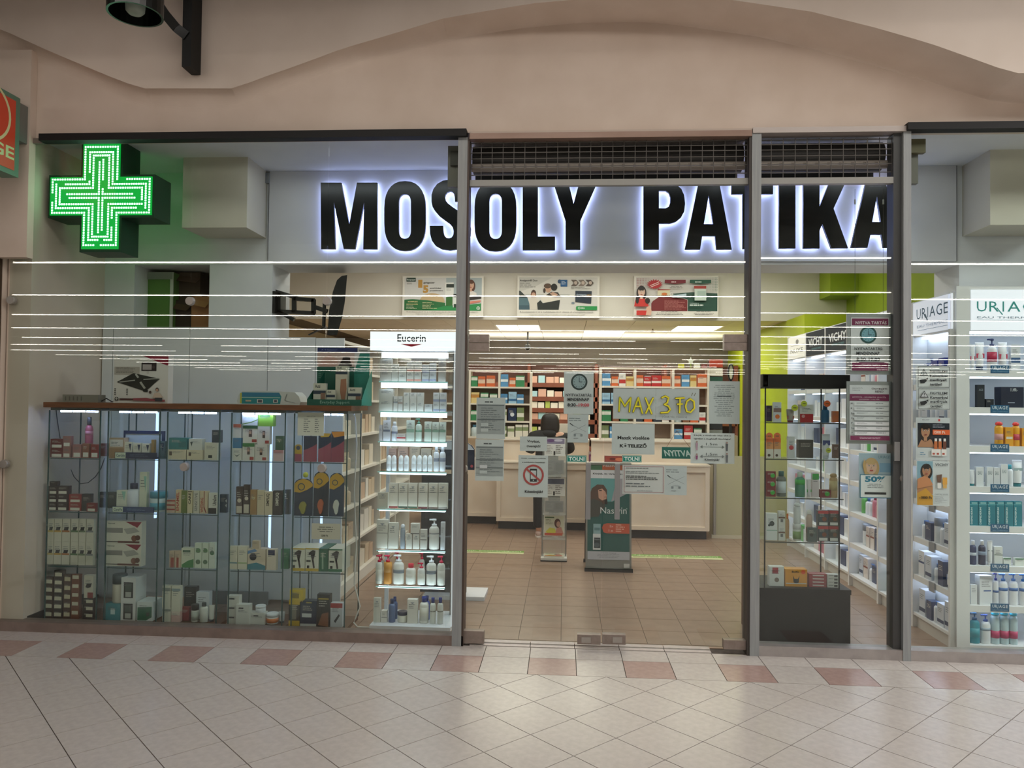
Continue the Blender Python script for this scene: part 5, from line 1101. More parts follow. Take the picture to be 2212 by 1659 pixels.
EG[3] = '\n'.join('r %d %d 984 e2e7ec|white roll-on bottle|c:eef3f7 B:.6,.9,c9cfd6' % (x, x + 11) for x in (834, 845, 860, 872, 888, 900, 912, 923)) + """
o 936 948 965 dfe3ea|tall white bottle with clear cap|c:d5dde8 B:.45,.6,8f96a8
o 949 962 965 dfe3ea|second tall white bottle with clear cap|c:d5dde8 B:.45,.6,8f96a8"""
EG[4] = '\n'.join('b %d %d 1044 d6d0c2|white carton with %s base line|B:.93,1,%s B:.36,.38,a9a59c %s' % (x, x + 20, n, cc, CH) for x, n, cc in ((840, 'red', '7e2a28'), (861, 'dark green', '2c4030'), (882, 'green', '35503c'), (904, 'maroon', '5d2a2c'), (926, 'brown', '6a5a50'), (947, 'grey', '8a847c'))) + """
b 816 838 1064 cfccc0|low white carton|d-4 %s""" % CH
EG[5] = """b 814 838 1123 d8d5ca|large white carton|%s B:.45,.47,8c8c8a
b 839 860 1130 d8d6cc|white carton|%s
s 864 875 1133 9aa3ad|grey spray bottle|c:d9dee4
b 877 890 1153 d5d3ca|small white carton|%s
b 892 906 1154 d5d3ca|white carton under another|%s
b 887 906 1131 d3d1c8|short white carton with dark base|u B:.92,1,3a3a3c
b 908 922 1144 d2d0c8|white carton with dark line|B:.5,.53,3a3a3c
p 926 948 1122 dcdad2|large white pump bottle|c:eceff2 B:.45,.5,9a9a98
b 952 961 1128 ccd0d4|narrow white carton|""" % ((CH,) * 4)
RC = 'c:d3214a B:.5,.9,d6d4c8'
EG[6] = """p 811 826 1200 d9d8cc|white bottle with red pump|%s
p 828 846 1200 c4842c|amber oil bottle with red pump|c:d3214a B:.25,.6,cf9440
p 848 872 1200 e0dfd6|big white pump bottle|c:eceff2 B:.5,.62,7d858c
o 875 897 1219 e2e0d6|white bottle with red cap|c:dd3448 B:.5,.8,d8d6ca
p 901 918 1217 dcdcd6|small white bottle with red pump|%s
p 920 942 1202 e0dfd6|second big white pump bottle|c:eceff2 B:.5,.62,7d858c
p 944 961 1202 dad9ce|right-hand bottle with red pump|%s
p 852 864 1193 d0cfc6|rear bottle with red pump|%s d12
p 905 917 1194 d9d8d2|rear pump bottle with red top|%s d12
p 817 829 1198 d0cfc6|rear white bottle with red top|%s d12""" % ((RC,) * 6)
EG[7] = """b 807 822 1292 d8d6ca|white body carton|%s
b 824 836 1319 d4d2c8|narrow white carton|B:.55,.58,4a4a4c
o 838 853 1295 5a6a8c|steel blue bottle|c:2c3a5c
o 846 858 1290 4a5c86|rear blue bottle|c:30447c d9
j 856 879 1323 d3d2c4|white jar with dark lid|c:2f2d42
b 880 902 1295 d9d6ca|white carton|%s
o 905 925 1291 d8d6ca|white bottle with navy cap|c:2a3a86 B:.4,.9,d0cec0
o 928 941 1292 d2d3c8|slim bottle with navy cap|c:2c3a80 B:.5,.54,6d6a5c
o 944 957 1292 d2d3c8|second slim bottle with navy cap|c:2c3a80 B:.5,.54,6d6a5c
o 915 928 1288 3c4c90|rear dark blue bottle|c:27346f d9""" % ((CH,) * 2)
for k in range(8): row(E_[k], SHZ[k], YE + .055, EG[k], 'goods on the lit stand')
fill('back of fourth shelf, lit stand', YE + .2, xa + .02, xb - .06, SHZ[3], .2, [('b', 'cdbfae', None, 'pinkish carton', ()), ('b', 'c9c0b4', None, 'beige carton', ()), ('b', 'd0b0a4', None, 'rose carton', ())], 5, wmin=.05, wmax=.08, group='goods on the lit stand')

# ================================================================ SHELF RUN ON THE LEFT, SEEN END ON
SW = M('#ddd8cf', .5)
t = thing('wall_shelving', 'white shelving run full of beige cartons behind the rightmost glass cabinet', 'shelving', (-1.95, 7.4, 0))
MB().box(-2.2, -2.18, 5.98, 8.9, 0, 2.085, SW).build('back_panel', t); MB().box(-2.2, -1.78, 5.98, 8.9, 0, .09, SW).build('plinth', t); MB().box(-2.2, -1.78, 5.98, 8.9, 2.06, 2.085, SW).build('top_panel', t)
LZ = (.09, .4, .7, 1.0, 1.3, 1.6, 1.84)
for z in LZ[1:]: MB().box(-2.18, -1.78, 5.98, 8.9, z - .022, z, SW).build('shelf', t)
for y in (5.98, 6.7, 7.42, 8.14, 8.88): MB().box(-2.18, -1.775, y - .01, y + .01, .09, 2.06, SW).build('upright', t)
BP = [('b', 'cbb99f', None, 'beige carton', ()), ('b', 'd8cfc0', None, 'cream carton', ()), ('b', 'c3a890', None, 'tan carton', ()), ('b', 'd9d4cc', None, 'white carton', ('B:.5,.6,b06a5c',)), ('o', 'c9b59c', 'e0d8cc', 'beige bottle', ())]
SHN = ('lowest', 'second lowest', 'third lowest', 'fourth lowest', 'fifth lowest', 'sixth lowest', 'highest'); HEAP_L = MB()
for k, z in enumerate(LZ):
    for bi, (y0, y1) in enumerate(((6.0, 6.68), (6.72, 7.4), (7.44, 8.12))):
        fill('%s shelf of left run, %s bay' % (SHN[k], ('near', 'second', 'third')[bi]), -1.82, y0, y1, z, .2, BP, 50 + k * 3 + bi, '+x', .1, .17, 'goods on the left shelving run', depth=.1, heap=None if bi == 0 else HEAP_L)

o = HEAP_L.build('shelf_stock', at=(-1.85, 7.5, .09)); tag(o, 'beige stock filling the farther bays of the left shelving run', 'stock', kind='stuff')

# ================================================================ BLACK BASED GLASS CASE
a, c = atY(1640, 1397, 5.25), atY(1835, 1397, 5.25); gx0, gx1 = a.x, c.x; gy0, gy1 = 5.235, 5.62
BLK = noisy('black_laminate', '#060707', '#0a0b0b', 30, .55)
gt, gz = atY(1735, 1272, gy0).z, atY(1735, 838, gy0).z; gh = atY(1735, 809, gy0).z
t = thing('glass_case', 'tall glass display case with glossy black base and black header', 'cabinet', ((gx0 + gx1) / 2, 5.4, 0))
MB().box(gx0, gx1, gy0, gy1, .0, gt - .03, BLK).box(gx0 - .008, gx1 + .004, gy0 - .005, gy1, gt - .03, gt, BLK).build('base', t)
MB().box(gx0 + .01, gx1 - .005, gy0, gy1, gz, gh, BLK).build('header', t)
s = Sheet((gx0 + .016, gy0, gh - .005), (.03, 0, 0), (0, 0, gz - gh + .012), (0, -1, 0), (0, 0, 30, 100), base='#6c6f70', th=.001); s.ring(15, 70, 9, 2.5, '#2c2e2e'); s.build('lock_plate', t)
cx0, cx1 = atY(1653, 1100, gy0).x, atY(1814, 1100, gy0).x
for x in (cx0, cx1):
    for y in (gy0 + .01, gy1 - .01): MB().box(x - .004, x + .004, y - .004, y + .004, gt, gz, M('#171a19', .4)).build('corner_post', t)
    MB().box(x - .002, x + .002, gy0 + .014, gy1 - .014, gt, gz, CGLASS).build('glass_side', t)
MB().box(cx0 + .005, cx1 - .005, gy0 + .008, gy0 + .012, gt, gz, CGLASS).build('glass_front', t)
MB().box(cx0 + .005, cx1 - .005, gy1 - .012, gy1 - .008, gt, gz, CGLASS).build('glass_back', t)
GZ = [atY(1735, y, gy0 + .02).z for y in (913, 992, 1076, 1171)]
for z in GZ: MB().box(cx0 + .006, cx1 + .03, gy0 + .018, gy1 - .016, z - .007, z, CGLASS).box(cx0 + .006, cx1 + .03, gy0 + .014, gy0 + .018, z - .007, z, M('#26312f', .3)).build('glass_shelf', t)
YK = gy0 + .06; CW = ('top shelf of black case', 'second shelf of black case', 'third shelf of black case', 'fourth shelf of black case', 'floor of black case')
row(CW[0], GZ[0], YK, """b 1656 1668 876 4a3a5c|purple carton|d14
b 1671 1688 869 d8dade|white carton with orange spot|E:.5,.72,.3,ec7a3a B:.3,.5,9a7a72
t 1700 1717 884 a59a94|grey rose tube|c:8a3a44 B:.5,.75,b0665c
b 1728 1757 874 d9d7d2|white carton with red lower half|B:.52,1,b3242c E:.25,.65,.13,d7a0a0
o 1776 1794 877 27628c|dark blue bottle|c:2a5f86
b 1799 1812 888 e0763c|orange carton|d12""")
row(CW[1], GZ[1], YK, """b 1655 1671 946 e59a5c|orange and white carton|B:.0,.22,ec7a3a B:.55,1,e4ddd0 E:.4,.85,.2,4a3628
b 1672 1687 946 e59a5c|second orange and white carton|B:.0,.22,ec7a3a B:.55,1,e4ddd0 E:.4,.85,.2,4a3628
b 1702 1717 943 d9dadb|tall white carton with red dot|E:.5,.5,.35,c22838
b 1725 1757 950 3b3a34|dark brown carton|d10
t 1777 1795 938 dfe3e8|white tube with navy logo|c:c9d3dc B:.25,.45,3c4f8a
b 1800 1813 960 5a3326|brown red carton|d12""")
row(CW[2], GZ[2], YK, """b 1655 1676 1018 7c2226|red carton with green dot|n3 E:.68,.5,.24,3fb03c
o 1679 1701 1018 6a7068|grey hand gel bottle|c:2c6a6a B:.4,.85,cfd8dc
o 1720 1742 1020 3a8a6c|green bottle|c:cfe0d6 B:.3,.5,3fb04c
t 1743 1754 1036 d8d5d8|small white tube with green dot|c:d8d5d8 B:.55,.7,3fb04c
b 1755 1769 1021 d9ced2|pale pink carton with green top|B:.05,.28,3fb04c
b 1772 1795 1058 7c2226|low dark red carton|E:.65,.5,.24,3fb03c
s 1794 1812 1023 c9a673|amber ribbed bottle|c:b9945f B:.3,.7,d6c08a""")
row(CW[3], GZ[3], YK, """b 1656 1679 1109 dfe0de|white carton with black heart|E:.5,.38,.24,2a3a38 E:.25,.44,.12,2a3a38 B:.62,.64,5a9a80
b 1682 1696 1104 d5d3cc|white brown banded carton|n2 B:.4,.5,6a4a3a R:.3,.55,.7,.75,6a6a6a
o 1698 1706 1110 c9a070|orange capped bottle|c:e07a2c d8
j 1715 1733 1132 d8dcd4|white green jar|c:e4e6e6 B:.45,.9,7fa05c
s 1716 1732 1087 dfe2e4|white bottle|u c:e6e9ea
s 1743 1757 1102 c9b0a4|spray bottle with white nozzle|c:e6e4de B:.55,.75,a5342c
b 1745 1765 1140 4a5a58|dark teal carton|d-3 E:.4,.5,.2,2b2a2a
b 1767 1790 1103 39434c|dark pet carton|n2 B:.0,.2,c0323a E:.6,.55,.22,8a4a34 R:.1,.76,.9,.94,e4e2e0
b 1791 1812 1103 34322a|dark olive pet carton|n2 B:.0,.2,b02c34 E:.6,.55,.22,7a4a2c R:.1,.76,.9,.94,e4e2e0""")
row(CW[4], gt, YK, """b 1662 1694 1224 dcdad6|white carton with red square and puppy|R:.2,.05,.6,.36,b02a38 E:.5,.68,.16,7a6a60
b 1696 1744 1230 e0972c|orange carton with black dog|P:.35,.35,.42,.55,.58,.55,.65,.35,.62,.75,.5,.85,.38,.75,26211c E:.82,.15,.1,ec5a2c R:.03,.8,.97,.84,d8dcdc T:Bolfo,.3,.08,.62,.2,3a2a20
b 1748 1786 1240 a03a42|red medicine carton|n4 R:.2,.3,.85,.65,e0cfcf
b 1787 1812 1241 dcdad8|white medicine carton|n4 R:.6,.2,.9,.8,5a5a5c R:.1,.3,.5,.4,8a8a8c""")
for x0, y0, r, col, lab, z in ((1717, 881, 6.5, '#c9d23c', 'yellow green -10% tag on the rose tube', 0), (1737, 872, 6, '#c9d23c', 'yellow green tag on the white and red carton', 0), (1787, 872, 6.5, '#f0703a', 'orange round tag on the dark blue bottle', 0), (1662, 942, 7, '#f0743a', 'orange round tag on the first orange carton', 1), (1679, 942, 7, '#f0743a', 'orange round tag on the second orange carton', 1), (1790, 973, 5, '#c9d23c', 'yellow round tag on the white navy tube', 1)):
    c = atY(x0, y0, YK - .012); q = r * (c - EYE).length / F
    s = Sheet((c.x - q, c.y, c.z + q), (2 * q, 0, 0), (0, 0, -2 * q), (0, -1, 0), (-1, -1, 1, 1), base=None); s.mb.lathe([(q, 0), (q, .004)], col, 16, (c.x, c.y, c.z), axis='y'); s.k = 1; s.rect(-.5, -.12, .5, .12, '#5c5a30')
    tag(s.build('price_tag', at=tuple(c)), lab, 'tag', 'round tags in the black case')

# ================================================================ SHELF RUN ON THE RIGHT (faces the shop's middle)
XR = 2.555; YA, YZ = 5.21, 8.96; BY = (5.285, 5.83, 6.45, 7.08, 7.716, 8.322, 8.963)
RW = M('#e6e6e6', .45); RB = M('#dfe6ee', .5)
t = thing('lit_wall_shelving', 'white lit shelving run with brand headers along the lime wall', 'shelving', (2.75, 7.0, 0))
MB().box(2.93, 2.95, 5.83, YZ, .1, 2.1, RB).build('back_panel', t); MB().box(2.657, 2.664, 5.275, 5.83, .1, 2.1, RB).build('back_panel', t); MB().box(XR + .03, 2.664, 5.275, 5.84, 0, .1, M('#cfcac2', .5)).box(XR + .03, 2.95, 5.84, YZ, 0, .1, M('#cfcac2', .5)).build('plinth', t)
MB().box(XR + .012, 2.664, 5.275, 5.83, 2.105, 2.365, RW).box(XR + .012, 2.95, 5.83, YZ, 2.105, 2.365, RW).build('header_box', t)
RZ = (.11, .385, .66, .935, 1.21, 1.485, 1.76)
RL = M('#dfe9ff', .5, 0, 7)
for y in BY: MB().box(XR, 2.93 if y > 5.3 else 2.657, y - .013, y + .013, .0, 2.365, RW).build('upright', t)
for bi in range(6):
    y0, y1 = BY[bi] + .014, BY[bi + 1] - .014
    for k, z in enumerate(RZ): MB().box(XR + .005, 2.93 if bi else 2.657, y0, y1, z - (.04 if k else .02), z, RW, front=None).build('shelf', t)
    MB().box(XR + .05, XR + .09, y0 + .03, y1 - .03, 2.09, 2.103, RL).build('led_bar', t)
    for k, z in enumerate(RZ[1:]): MB().box(XR + .06, XR + .075, y0 + .03, y1 - .03, z - .05, z - .041, RL).build('led_bar', t)
def xs(Yf, Yn, z0, z1, base, uv): return Sheet((XR, Yf, z1), (0, Yn - Yf, 0), (0, 0, z0 - z1), (-1, 0, 0), uv, base=base, th=.01)
s = xs(8.94, 8.345, 2.115, 2.355, M('#eceae4', .5, 0, .25), (0, 0, 100, 100)); s.text('NUXE', 14, 56, 90, 76, '#4a4a4a', .0).line(16, 42, 96, 42, 1.5, '#8a8a88').ell(55, 26, 9, 11, '#8a8a88').line(55, 26, 55, 40, 2, '#8a8a88'); s.build('header_nuxe'.replace('_nuxe', '_sign'), t)
for Yf, Yn in ((8.30, 7.735), (7.695, 7.1)):
    s = xs(Yf, Yn, 2.115, 2.355, M('#1d2631', .7), (0, 0, 100, 100)); s.text('VICHY', 14, 28, 92, 62, '#e9edf0', .02).text('LABORATOIRES', 30, 70, 84, 78, '#5f9aa0'); s.build('header_sign', t)
for Yf, Yn in ((7.06, 6.47), (6.43, 5.85)): xs(Yf, Yn, 2.115, 2.355, M('#e8ebf4', .5, 0, .4), (0, 0, 100, 100)).build('header_sign', t)
def uriage(s, u0, v0, u1, v1, col, bold=.0):
    w, h = u1 - u0, v1 - v0; L = w / 6.0
    f = lambda i, a, b_: (u0 + i * L + a * L, v0 + b_ * h)
    k = h * .075
    s.text('U', u0, v0 + h * .04, u0 + L * .8, v0 + h * .78, col, bold); s.text('R', u0 + L * 1.02, v0 + h * .04, u0 + L * 1.8, v0 + h * .78, col, bold); s.line(u0 + L * 1.62, v0 + h * .5, u0 + L * 2.1, v1, k, col)
    s.text('I', u0 + L * 2.1, v0 + h * .04, u0 + L * 2.22, v0 + h * .78, col, bold); s.text('A', u0 + L * 2.5, v0 + h * .04, u0 + L * 3.55, v0 + h * .78, col, bold); s.text('G', u0 + L * 3.75, v0 + h * .02, u0 + L * 4.75, v0 + h * .8, col, bold); s.text('E', u0 + L * 5.05, v0 + h * .04, u0 + L * 5.75, v0 + h * .78, col, bold)
s = xs(5.81, 5.255, 2.12, 2.355, M('#eceefa', .5, 0, .55), (0, 0, 100, 100)); uriage(s, 10, 20, 96, 62, '#4a6f86'); s.text('EAU THERMALE', 12, 72, 92, 80, '#8f98ac').line(14, 88, 92, 88, 1.2, '#8f98ac'); s.build('header_sign', t)
RP = [('b', 'dfe3e8', None, 'white carton', ('B:.4,.48,3c4f7a',)), ('o', 'dde2ea', '3f6fb0', 'white bottle with blue cap', ()), ('p', 'e4e6ea', '5f8ac8', 'white bottle with blue pump', ()), ('t', 'e2e4e8', 'c9d3dc', 'white tube', ('B:.5,.7,6a7fa8',)), ('b', 'c9d0da', None, 'pale grey carton', ('B:.7,.85,2c3a5c',)), ('b', '2f3f63', None, 'navy carton', ()), ('j', 'd9dde0', '8a93a0', 'white jar', ())]
RP2 = [('b', 'd9cfc8', None, 'cream carton', ('B:.4,.48,8a4a3c',)), ('o', 'c9788a', 'b0405c', 'pink bottle', ()), ('p', '5fae5a', '3f8f3f', 'green bottle', ()), ('b', 'b0543f', None, 'brick red carton', ()), ('o', 'd9dfe6', 'f0f0f0', 'pale bottle', ()), ('b', '4a6a9a', None, 'blue carton', ()), ('t', 'e2a06a', 'f2e0d0', 'orange tube', ())]
HEAP_R = MB()
for bi in range(6):
    for k, z in enumerate(RZ):
        fill('%s shelf of right run, %s bay' % (SHN[k], ('near', 'second', 'third', '', '', '')[bi]), XR + (.07 if bi else .022), BY[bi] + .03, BY[bi + 1] - .03, z, .2, ([('b', '2f3f9a', None, 'blue pouch carton', ('B:.3,.45,8a9ad8',)), ('p', 'dfe4ea', '3f5fb0', 'white bottle with blue pump', ())] if k == 6 and bi == 0 else RP) if bi in (0, 3) else RP + RP2[:3] + RP2[4:5], 300 + bi * 10 + k, '-x', .065 if bi < 3 else .1, .1 if bi < 3 else .15, 'goods on the right shelving run', depth=.09 if bi else .07, heap=HEAP_R if bi > 2 else None)
o = HEAP_R.build('shelf_stock', at=(2.65, 8, .11)); tag(o, 'mixed stock in the far bays of the right shelving run', 'stock', kind='stuff')
for k, z in enumerate(RZ[1:5]):
    c = Vector((XR - .002, 5.52, z - .028)); o = MB().box(XR - .006, XR + .004, 5.48, 5.56, z - .06, z + .005, M('#8f9296', .4)).build('shelf_tag', at=tuple(c)); tag(o, 'grey tag on the near bay of right run, %s shelf edge' % SHN[k + 1], 'tag', 'grey shelf edge tags')

# ================================================================ FRONT FACING UNIT BEHIND THE RIGHT PANE
YU = 5.25; ux0, uxp, ux1 = 2.585, 2.668, 3.5
t = thing('lit_front_shelving', 'white lit shelving unit facing the right-hand shop window, blue shelf tags', 'shelving', (3.05, 5.4, 0))
uz = lambda y: atY(2150, y, YU).z
MB().box(ux0, uxp, YU, YU + .018, 0, uz(618), RW).build('side_panel', t); MB().box(ux1, ux1 + .08, YU, YU + .38, 0, uz(618), RW).build('side_panel', t)
MB().box(uxp, ux1, YU + .36, YU + .38, 0, uz(618), RB).build('back_panel', t); MB().box(uxp, ux1, YU + .02, YU + .36, uz(715), uz(618), RW).build('header_box', t)
a, c = atY(2098, 626, YU + .012), atY(2212, 714, YU + .012); wU = (c.x - a.x)
s = Sheet((a.x, YU + .012, a.z), (wU * 1.9, 0, 0), (0, 0, c.z - a.z), (0, -1, 0), (690, 110, 690 + 470 * 1.9, 470), base=M('#eef0fa', .5, 0, .55), th=.01)
uriage(s, 740, 208, 1395, 330, '#2f9a94'); s.text('EAU THERMALE', 742, 346, 1330, 364, '#8a97a0').line(742, 378, 1350, 378, 3, '#9fb0b4'); s.build('header_sign', t)
UY = (800, 880, 964, 1052, 1138, 1224, 1310, 1396); UZ = [uz(y) for y in UY]
for k, z in enumerate(UZ):
    sh_ = MB().box(uxp, ux1, YU + .005, YU + .36, z - (.042 if k < 7 else z), z, RW).build('shelf', t)
    if k < 7: MB().box(uxp + .03, ux1 - .03, YU + .05, YU + .065, z - .052, z - .043, RL).build('led_bar', sh_)
MB().box(uxp + .03, ux1 - .03, YU + .05, YU + .08, uz(716) - .012, uz(716) - .001, RL).build('led_bar', t)
for k, y in enumerate((789, 875, 959, 1046, 1132, 1218, 1304)):
    s = pix(2140, y, 2180, y + 17, YU + .003, base='#215f86', th=.003); uriage(s, 2143.5, y + 2, 2178, y + 11, '#d3e0ea', .02); s.text('EAU THERMALE', 2144, y + 12.5, 2176, y + 15, '#8fb4cc')
    pthing(s, 'shelf_tag', 'blue tag on the front unit, %s shelf edge from top' % ordn[k], 'tag', 'blue shelf tags')
UW = ['front unit %s shelf' % n for n in ('top', 'second', 'third', 'fourth', 'fifth', 'sixth', 'seventh', 'bottom')]
row(UW[0], UZ[0], YU + .04, """t 2096 2108 744 e2e3e6|white red tube|B:.45,.62,b8304c c:e4e6ea
t 2109 2129 739 e2e4e8|white navy tube with red patch|B:.4,.56,c2405c c:2f3f66
p 2136 2157 731 e4e5e8|white pump bottle with red patch|B:.42,.72,b8284c c:2a3768
t 2159 2179 739 e2e4e8|second white navy tube|B:.42,.58,c2405c c:2f3f66
b 2184 2204 744 dfe2e6|white carton|B:.5,.7,3f5f8a""")
row(UW[1], UZ[1], YU + .04, """b 2111 2127 831 20262e|tall black carton|T:AGE,.2,.18,.8,.28,8a949c
b 2130 2147 862 22272e|low black carton|
b 2162 2212 836 1b2238|wide navy gift box|T:11.490.-,.42,.05,.72,.22,c9ccd0 R:.3,.75,.6,.78,aab0c0""")
row(UW[2], UZ[2], YU + .04, """s 2153 2171 911 e8a62c|yellow sun spray with red cap|c:d9382c B:.5,.75,d9a09a
b 2172 2189 923 e4a22c|yellow sun carton|R:.1,.5,.9,.62,e0d8c8
s 2190 2206 912 e8a62c|second yellow sun spray with red cap|c:d9382c B:.5,.75,c94a5c
b 2208 2222 925 e4a22c|second yellow sun carton|""")
row(UW[3], UZ[3], YU + .04, """t 2095 2108 1015 e0e3e6|leaning white tube|c:2f8a94
b 2109 2125 1009 dfe3e6|white carton|T:EAU,.2,.2,.8,.4,8a9aa0
b 2132 2146 1009 dfe3e6|second white carton|T:EAU,.2,.2,.8,.4,8a9aa0
b 2147 2160 1010 dcdfe2|third white carton|T:EAU,.2,.2,.8,.4,8a9aa0
b 2162 2177 1003 dfe3e6|taller white carton|T:EAU,.2,.25,.8,.4,8a9aa0
o 2178 2191 1004 dfe4ea|white bottle with turquoise cap|c:3fa8bc
t 2190 2212 994 e6e9ec|big white tube with teal base|c:2a7a84 B:.3,.4,9fb4b8""")
row(UW[4], UZ[4], YU + .04, '\n'.join('b %d %d 1083 1f7f8f|teal carton|V:DEPIDERM,.12,.25,.32,.95,cfe4e4 B:.12,.15,5fb0b8 R:.2,.04,.9,.1,8fc8cc' % (x, x + 18) for x in (2095, 2114, 2133, 2152, 2171, 2190)))
row(UW[5], UZ[5], YU + .04, """o 2097 2112 1168 27345c|navy bottle with white cap|c:eceef0 B:.5,.62,c9d0da
o 2117 2132 1168 1c2444|dark navy bottle with white cap|c:eceef0 B:.45,.6,8a9ab0
t 2134 2146 1168 e0e3e4|white tube|c:e6e8ea B:.4,.43,4a5a5c
b 2148 2166 1181 dfe2df|white carton with dark line|B:.42,.46,5c6a5c
b 2168 2184 1205 dde2dc|low white carton with green top|B:.0,.2,5f8a6a
b 2193 2212 1206 dde2dc|second low white carton with green top|B:.0,.2,5f8a6a""")
row(UW[6], UZ[6], YU + .04, """b 2097 2111 1263 dfe2e4|white carton|
b 2115 2145 1244 dfe2e6|large white carton with blue curve|R:.3,.5,.9,.54,3f5f9a a:.15
p 2147 2159 1238 e0e4ea|white bottle with violet pump|c:3f4fb8 B:.55,.62,3f5f9a
p 2161 2180 1240 e4e7ec|white pump bottle with blue top|c:3f7fd0 B:.45,.55,3f6fb0
p 2183 2202 1240 e4e7ec|second white pump bottle with blue top|c:3f7fd0 B:.45,.55,3f6fb0
p 2205 2222 1241 e4e7ec|third white pump bottle with blue top|c:3f7fd0 B:.45,.55,3f6fb0""")
row(UW[7], UZ[7], YU + .04, """p 2098 2120 1325 2f8f9e|teal gel pump bottle|c:2c5f8a B:.5,.8,3f9aa8
p 2122 2143 1329 e2e5e8|white bottle with blue pump|c:4f6fc8 B:.45,.55,9fb0c0
s 2144 2163 1320 b8ced4|spray can with turquoise cap|c:2fb4d4 B:.6,.82,c23a6a
s 2164 2183 1320 b8ced4|second spray can with turquoise cap|c:2fb4d4 B:.6,.82,c23a6a
s 2184 2202 1321 b8ced4|third spray can with turquoise cap|c:2fb4d4 B:.6,.82,c23a6a""")
# ================================================================ COUNTER AND THE PHARMACY BEHIND
CB = noisy('cream_counter_laminate', '#dccbb8', '#e2d3c2', 5, .45); TOE = M('#3a3a3b', .5)
def counter(label, x0, x1, ytoe, zt, ext):
    t = thing('counter', label, 'counter', ((x0 + x1) / 2, ytoe + .3, 0), 'pharmacy counter blocks'); yf = ytoe - .06
    MB().box(x0 + .02, x1 - .02, ytoe, ytoe + .5, 0, .105, TOE).build('toe_kick', t)
    MB().box(x0, x1, yf, ytoe + .55, .105, zt, CB).build('body', t)
    b = MB()
    for q in ((x0, x0 + .05, .105, zt), (x1 - .05, x1, .105, zt), (x0 + .05, x1 - .05, .105, .15), (x0 + .05, x1 - .05, zt - .07, zt)): b.box(q[0], q[1], yf - .022, yf, q[2], q[3], CB)
    b.build('front_frame', t)
    MB().box(x0 - .01, x1 + .01, yf - .03, ytoe + .25, zt, zt + .018, M('#e5d8c8', .35)).build('worktop', t)
    MB().box(ext[0], ext[1], ytoe + .25, ytoe + .28, zt, ext[2], CB).box(ext[0], ext[1], ytoe + .22, ytoe + .62, ext[2], ext[2] + .02, M('#e8ddd0', .35)).build('raised_ledge', t)
counter('cream counter block farthest left with a dark toe kick, behind the grey notices', -1.75, -.845, 10.05, .83, (-1.75, -.845, 1.10))
counter('middle cream counter block with dark toe kick where the customer stands', -.82, .34, 9.69, .83, (-.82, .34, 1.10))
counter('cream counter block nearest the lime wall with dark toe kick', .35, 1.725, 9.26, .86, (.35, 1.725, 1.125))
for x0, y0, x1, y1, c, lab in ((1272, 976, 1301, 1002, '#8a4a72', 'pink leaflet holder standing on the counter above the waiting board'), (1306, 985, 1360, 1003, '#7a2c2a', 'dark red carton lying on the counter beside the pink leaflet holder'), (1197, 915, 1228, 960, '#e2d8c8', 'cream monitor back on the counter beside the customer')):
    yy = 9.66 if x0 == 1197 else (9.58 if x0 < 1300 else 9.35); zt_ = {1197: 1.12, 1272: .848, 1306: .878}[x0]
    a, c2 = atY(x0, y0, yy), atY(x1, y1, yy); s = Sheet((a.x, yy, a.z), (c2.x - a.x, 0, 0), (0, 0, zt_ - a.z), (0, -1, 0), (0, 0, 100, 100), base=c, th=.05)
    if x0 == 1272: s.rect(0, 0, 100, 22, '#b9a8a4').rect(12, 40, 88, 88, '#c9a0b8').ell(50, 60, 24, 14, '#7a3a68').line(15, 80, 85, 50, 6, '#5d2a52')
    elif x0 == 1306: s.rect(4, 12, 96, 80, '#8f3a2e').ell(60, 50, 18, 26, '#c06a4a').ell(32, 44, 12, 20, '#5d1f1c')
    else: s.rect(4, 4, 96, 90, '#d8cebe')
    tag(s.build('monitor' if x0 == 1197 else ('leaflet_holder' if x0 == 1272 else 'carton'), at=((a.x + c2.x) / 2, yy, zt_)), lab, 'monitor' if x0 == 1197 else ('holder' if x0 == 1272 else 'box'))
FR = M('#e6dccd', .45)
def rack(label, xs_, y, zs, ztop):
    t = thing('counter_rack', label, 'rack', ((xs_[0] + xs_[-1]) / 2, y, zs[0]), 'white racks standing on the counter')
    for x in xs_: MB().box(x - .014, x + .014, y, y + .16, zs[0], ztop, FR).build('upright', t)
    for z in list(zs) + [ztop]: MB().box(xs_[0], xs_[-1], y + .002, y + .16, z - .022, z, FR).build('shelf', t)
    MB().box(xs_[0], xs_[-1], y + .155, y + .16, zs[0], zs[-1], M('#8a7260', .6)).build('back_panel', t)
    return t
ZA = (1.14, 1.346, 1.574, 1.79); ZB = (1.165, 1.37, 1.585, 1.806)
rack('white two-bay product rack on the counter behind the grey notices', (-1.6, -1.217, -.83, -.42), 9.95, ZA, 2.005)
rack('white three-bay product rack on the counter behind the yellow MAX sheets', (.458, .878, 1.339, 1.764), 9.5, ZB, 2.035)
t = thing('rail', 'white top rail spanning the gap between the two counter racks', 'rail', (.02, 9.8, 1.99)); MB().box(-.42, .45, 9.95, 9.98, 1.985, 2.01, FR).build('bar', t)
MP = [('b', 'd86a3a', None, 'orange carton', ('B:.3,.7,e8c8b0',)), ('b', 'e8e4dc', None, 'white carton', ('B:.5,.8,c23a34',)), ('b', '3f8a5a', None, 'green carton', ('B:.1,.4,dfe4d8',)), ('b', '5f9ac8', None, 'blue carton', ('B:.4,.6,e8eef2',)), ('b', 'e0c88a', None, 'yellow carton', ('B:.2,.5,c88a3a',)), ('b', 'c03434', None, 'red carton', ('B:.5,.7,f0e0d8',)), ('b', '8a5a3c', None, 'brown carton', ()), ('o', 'c9d8dc', '4f8fb0', 'pale bottle', ())]
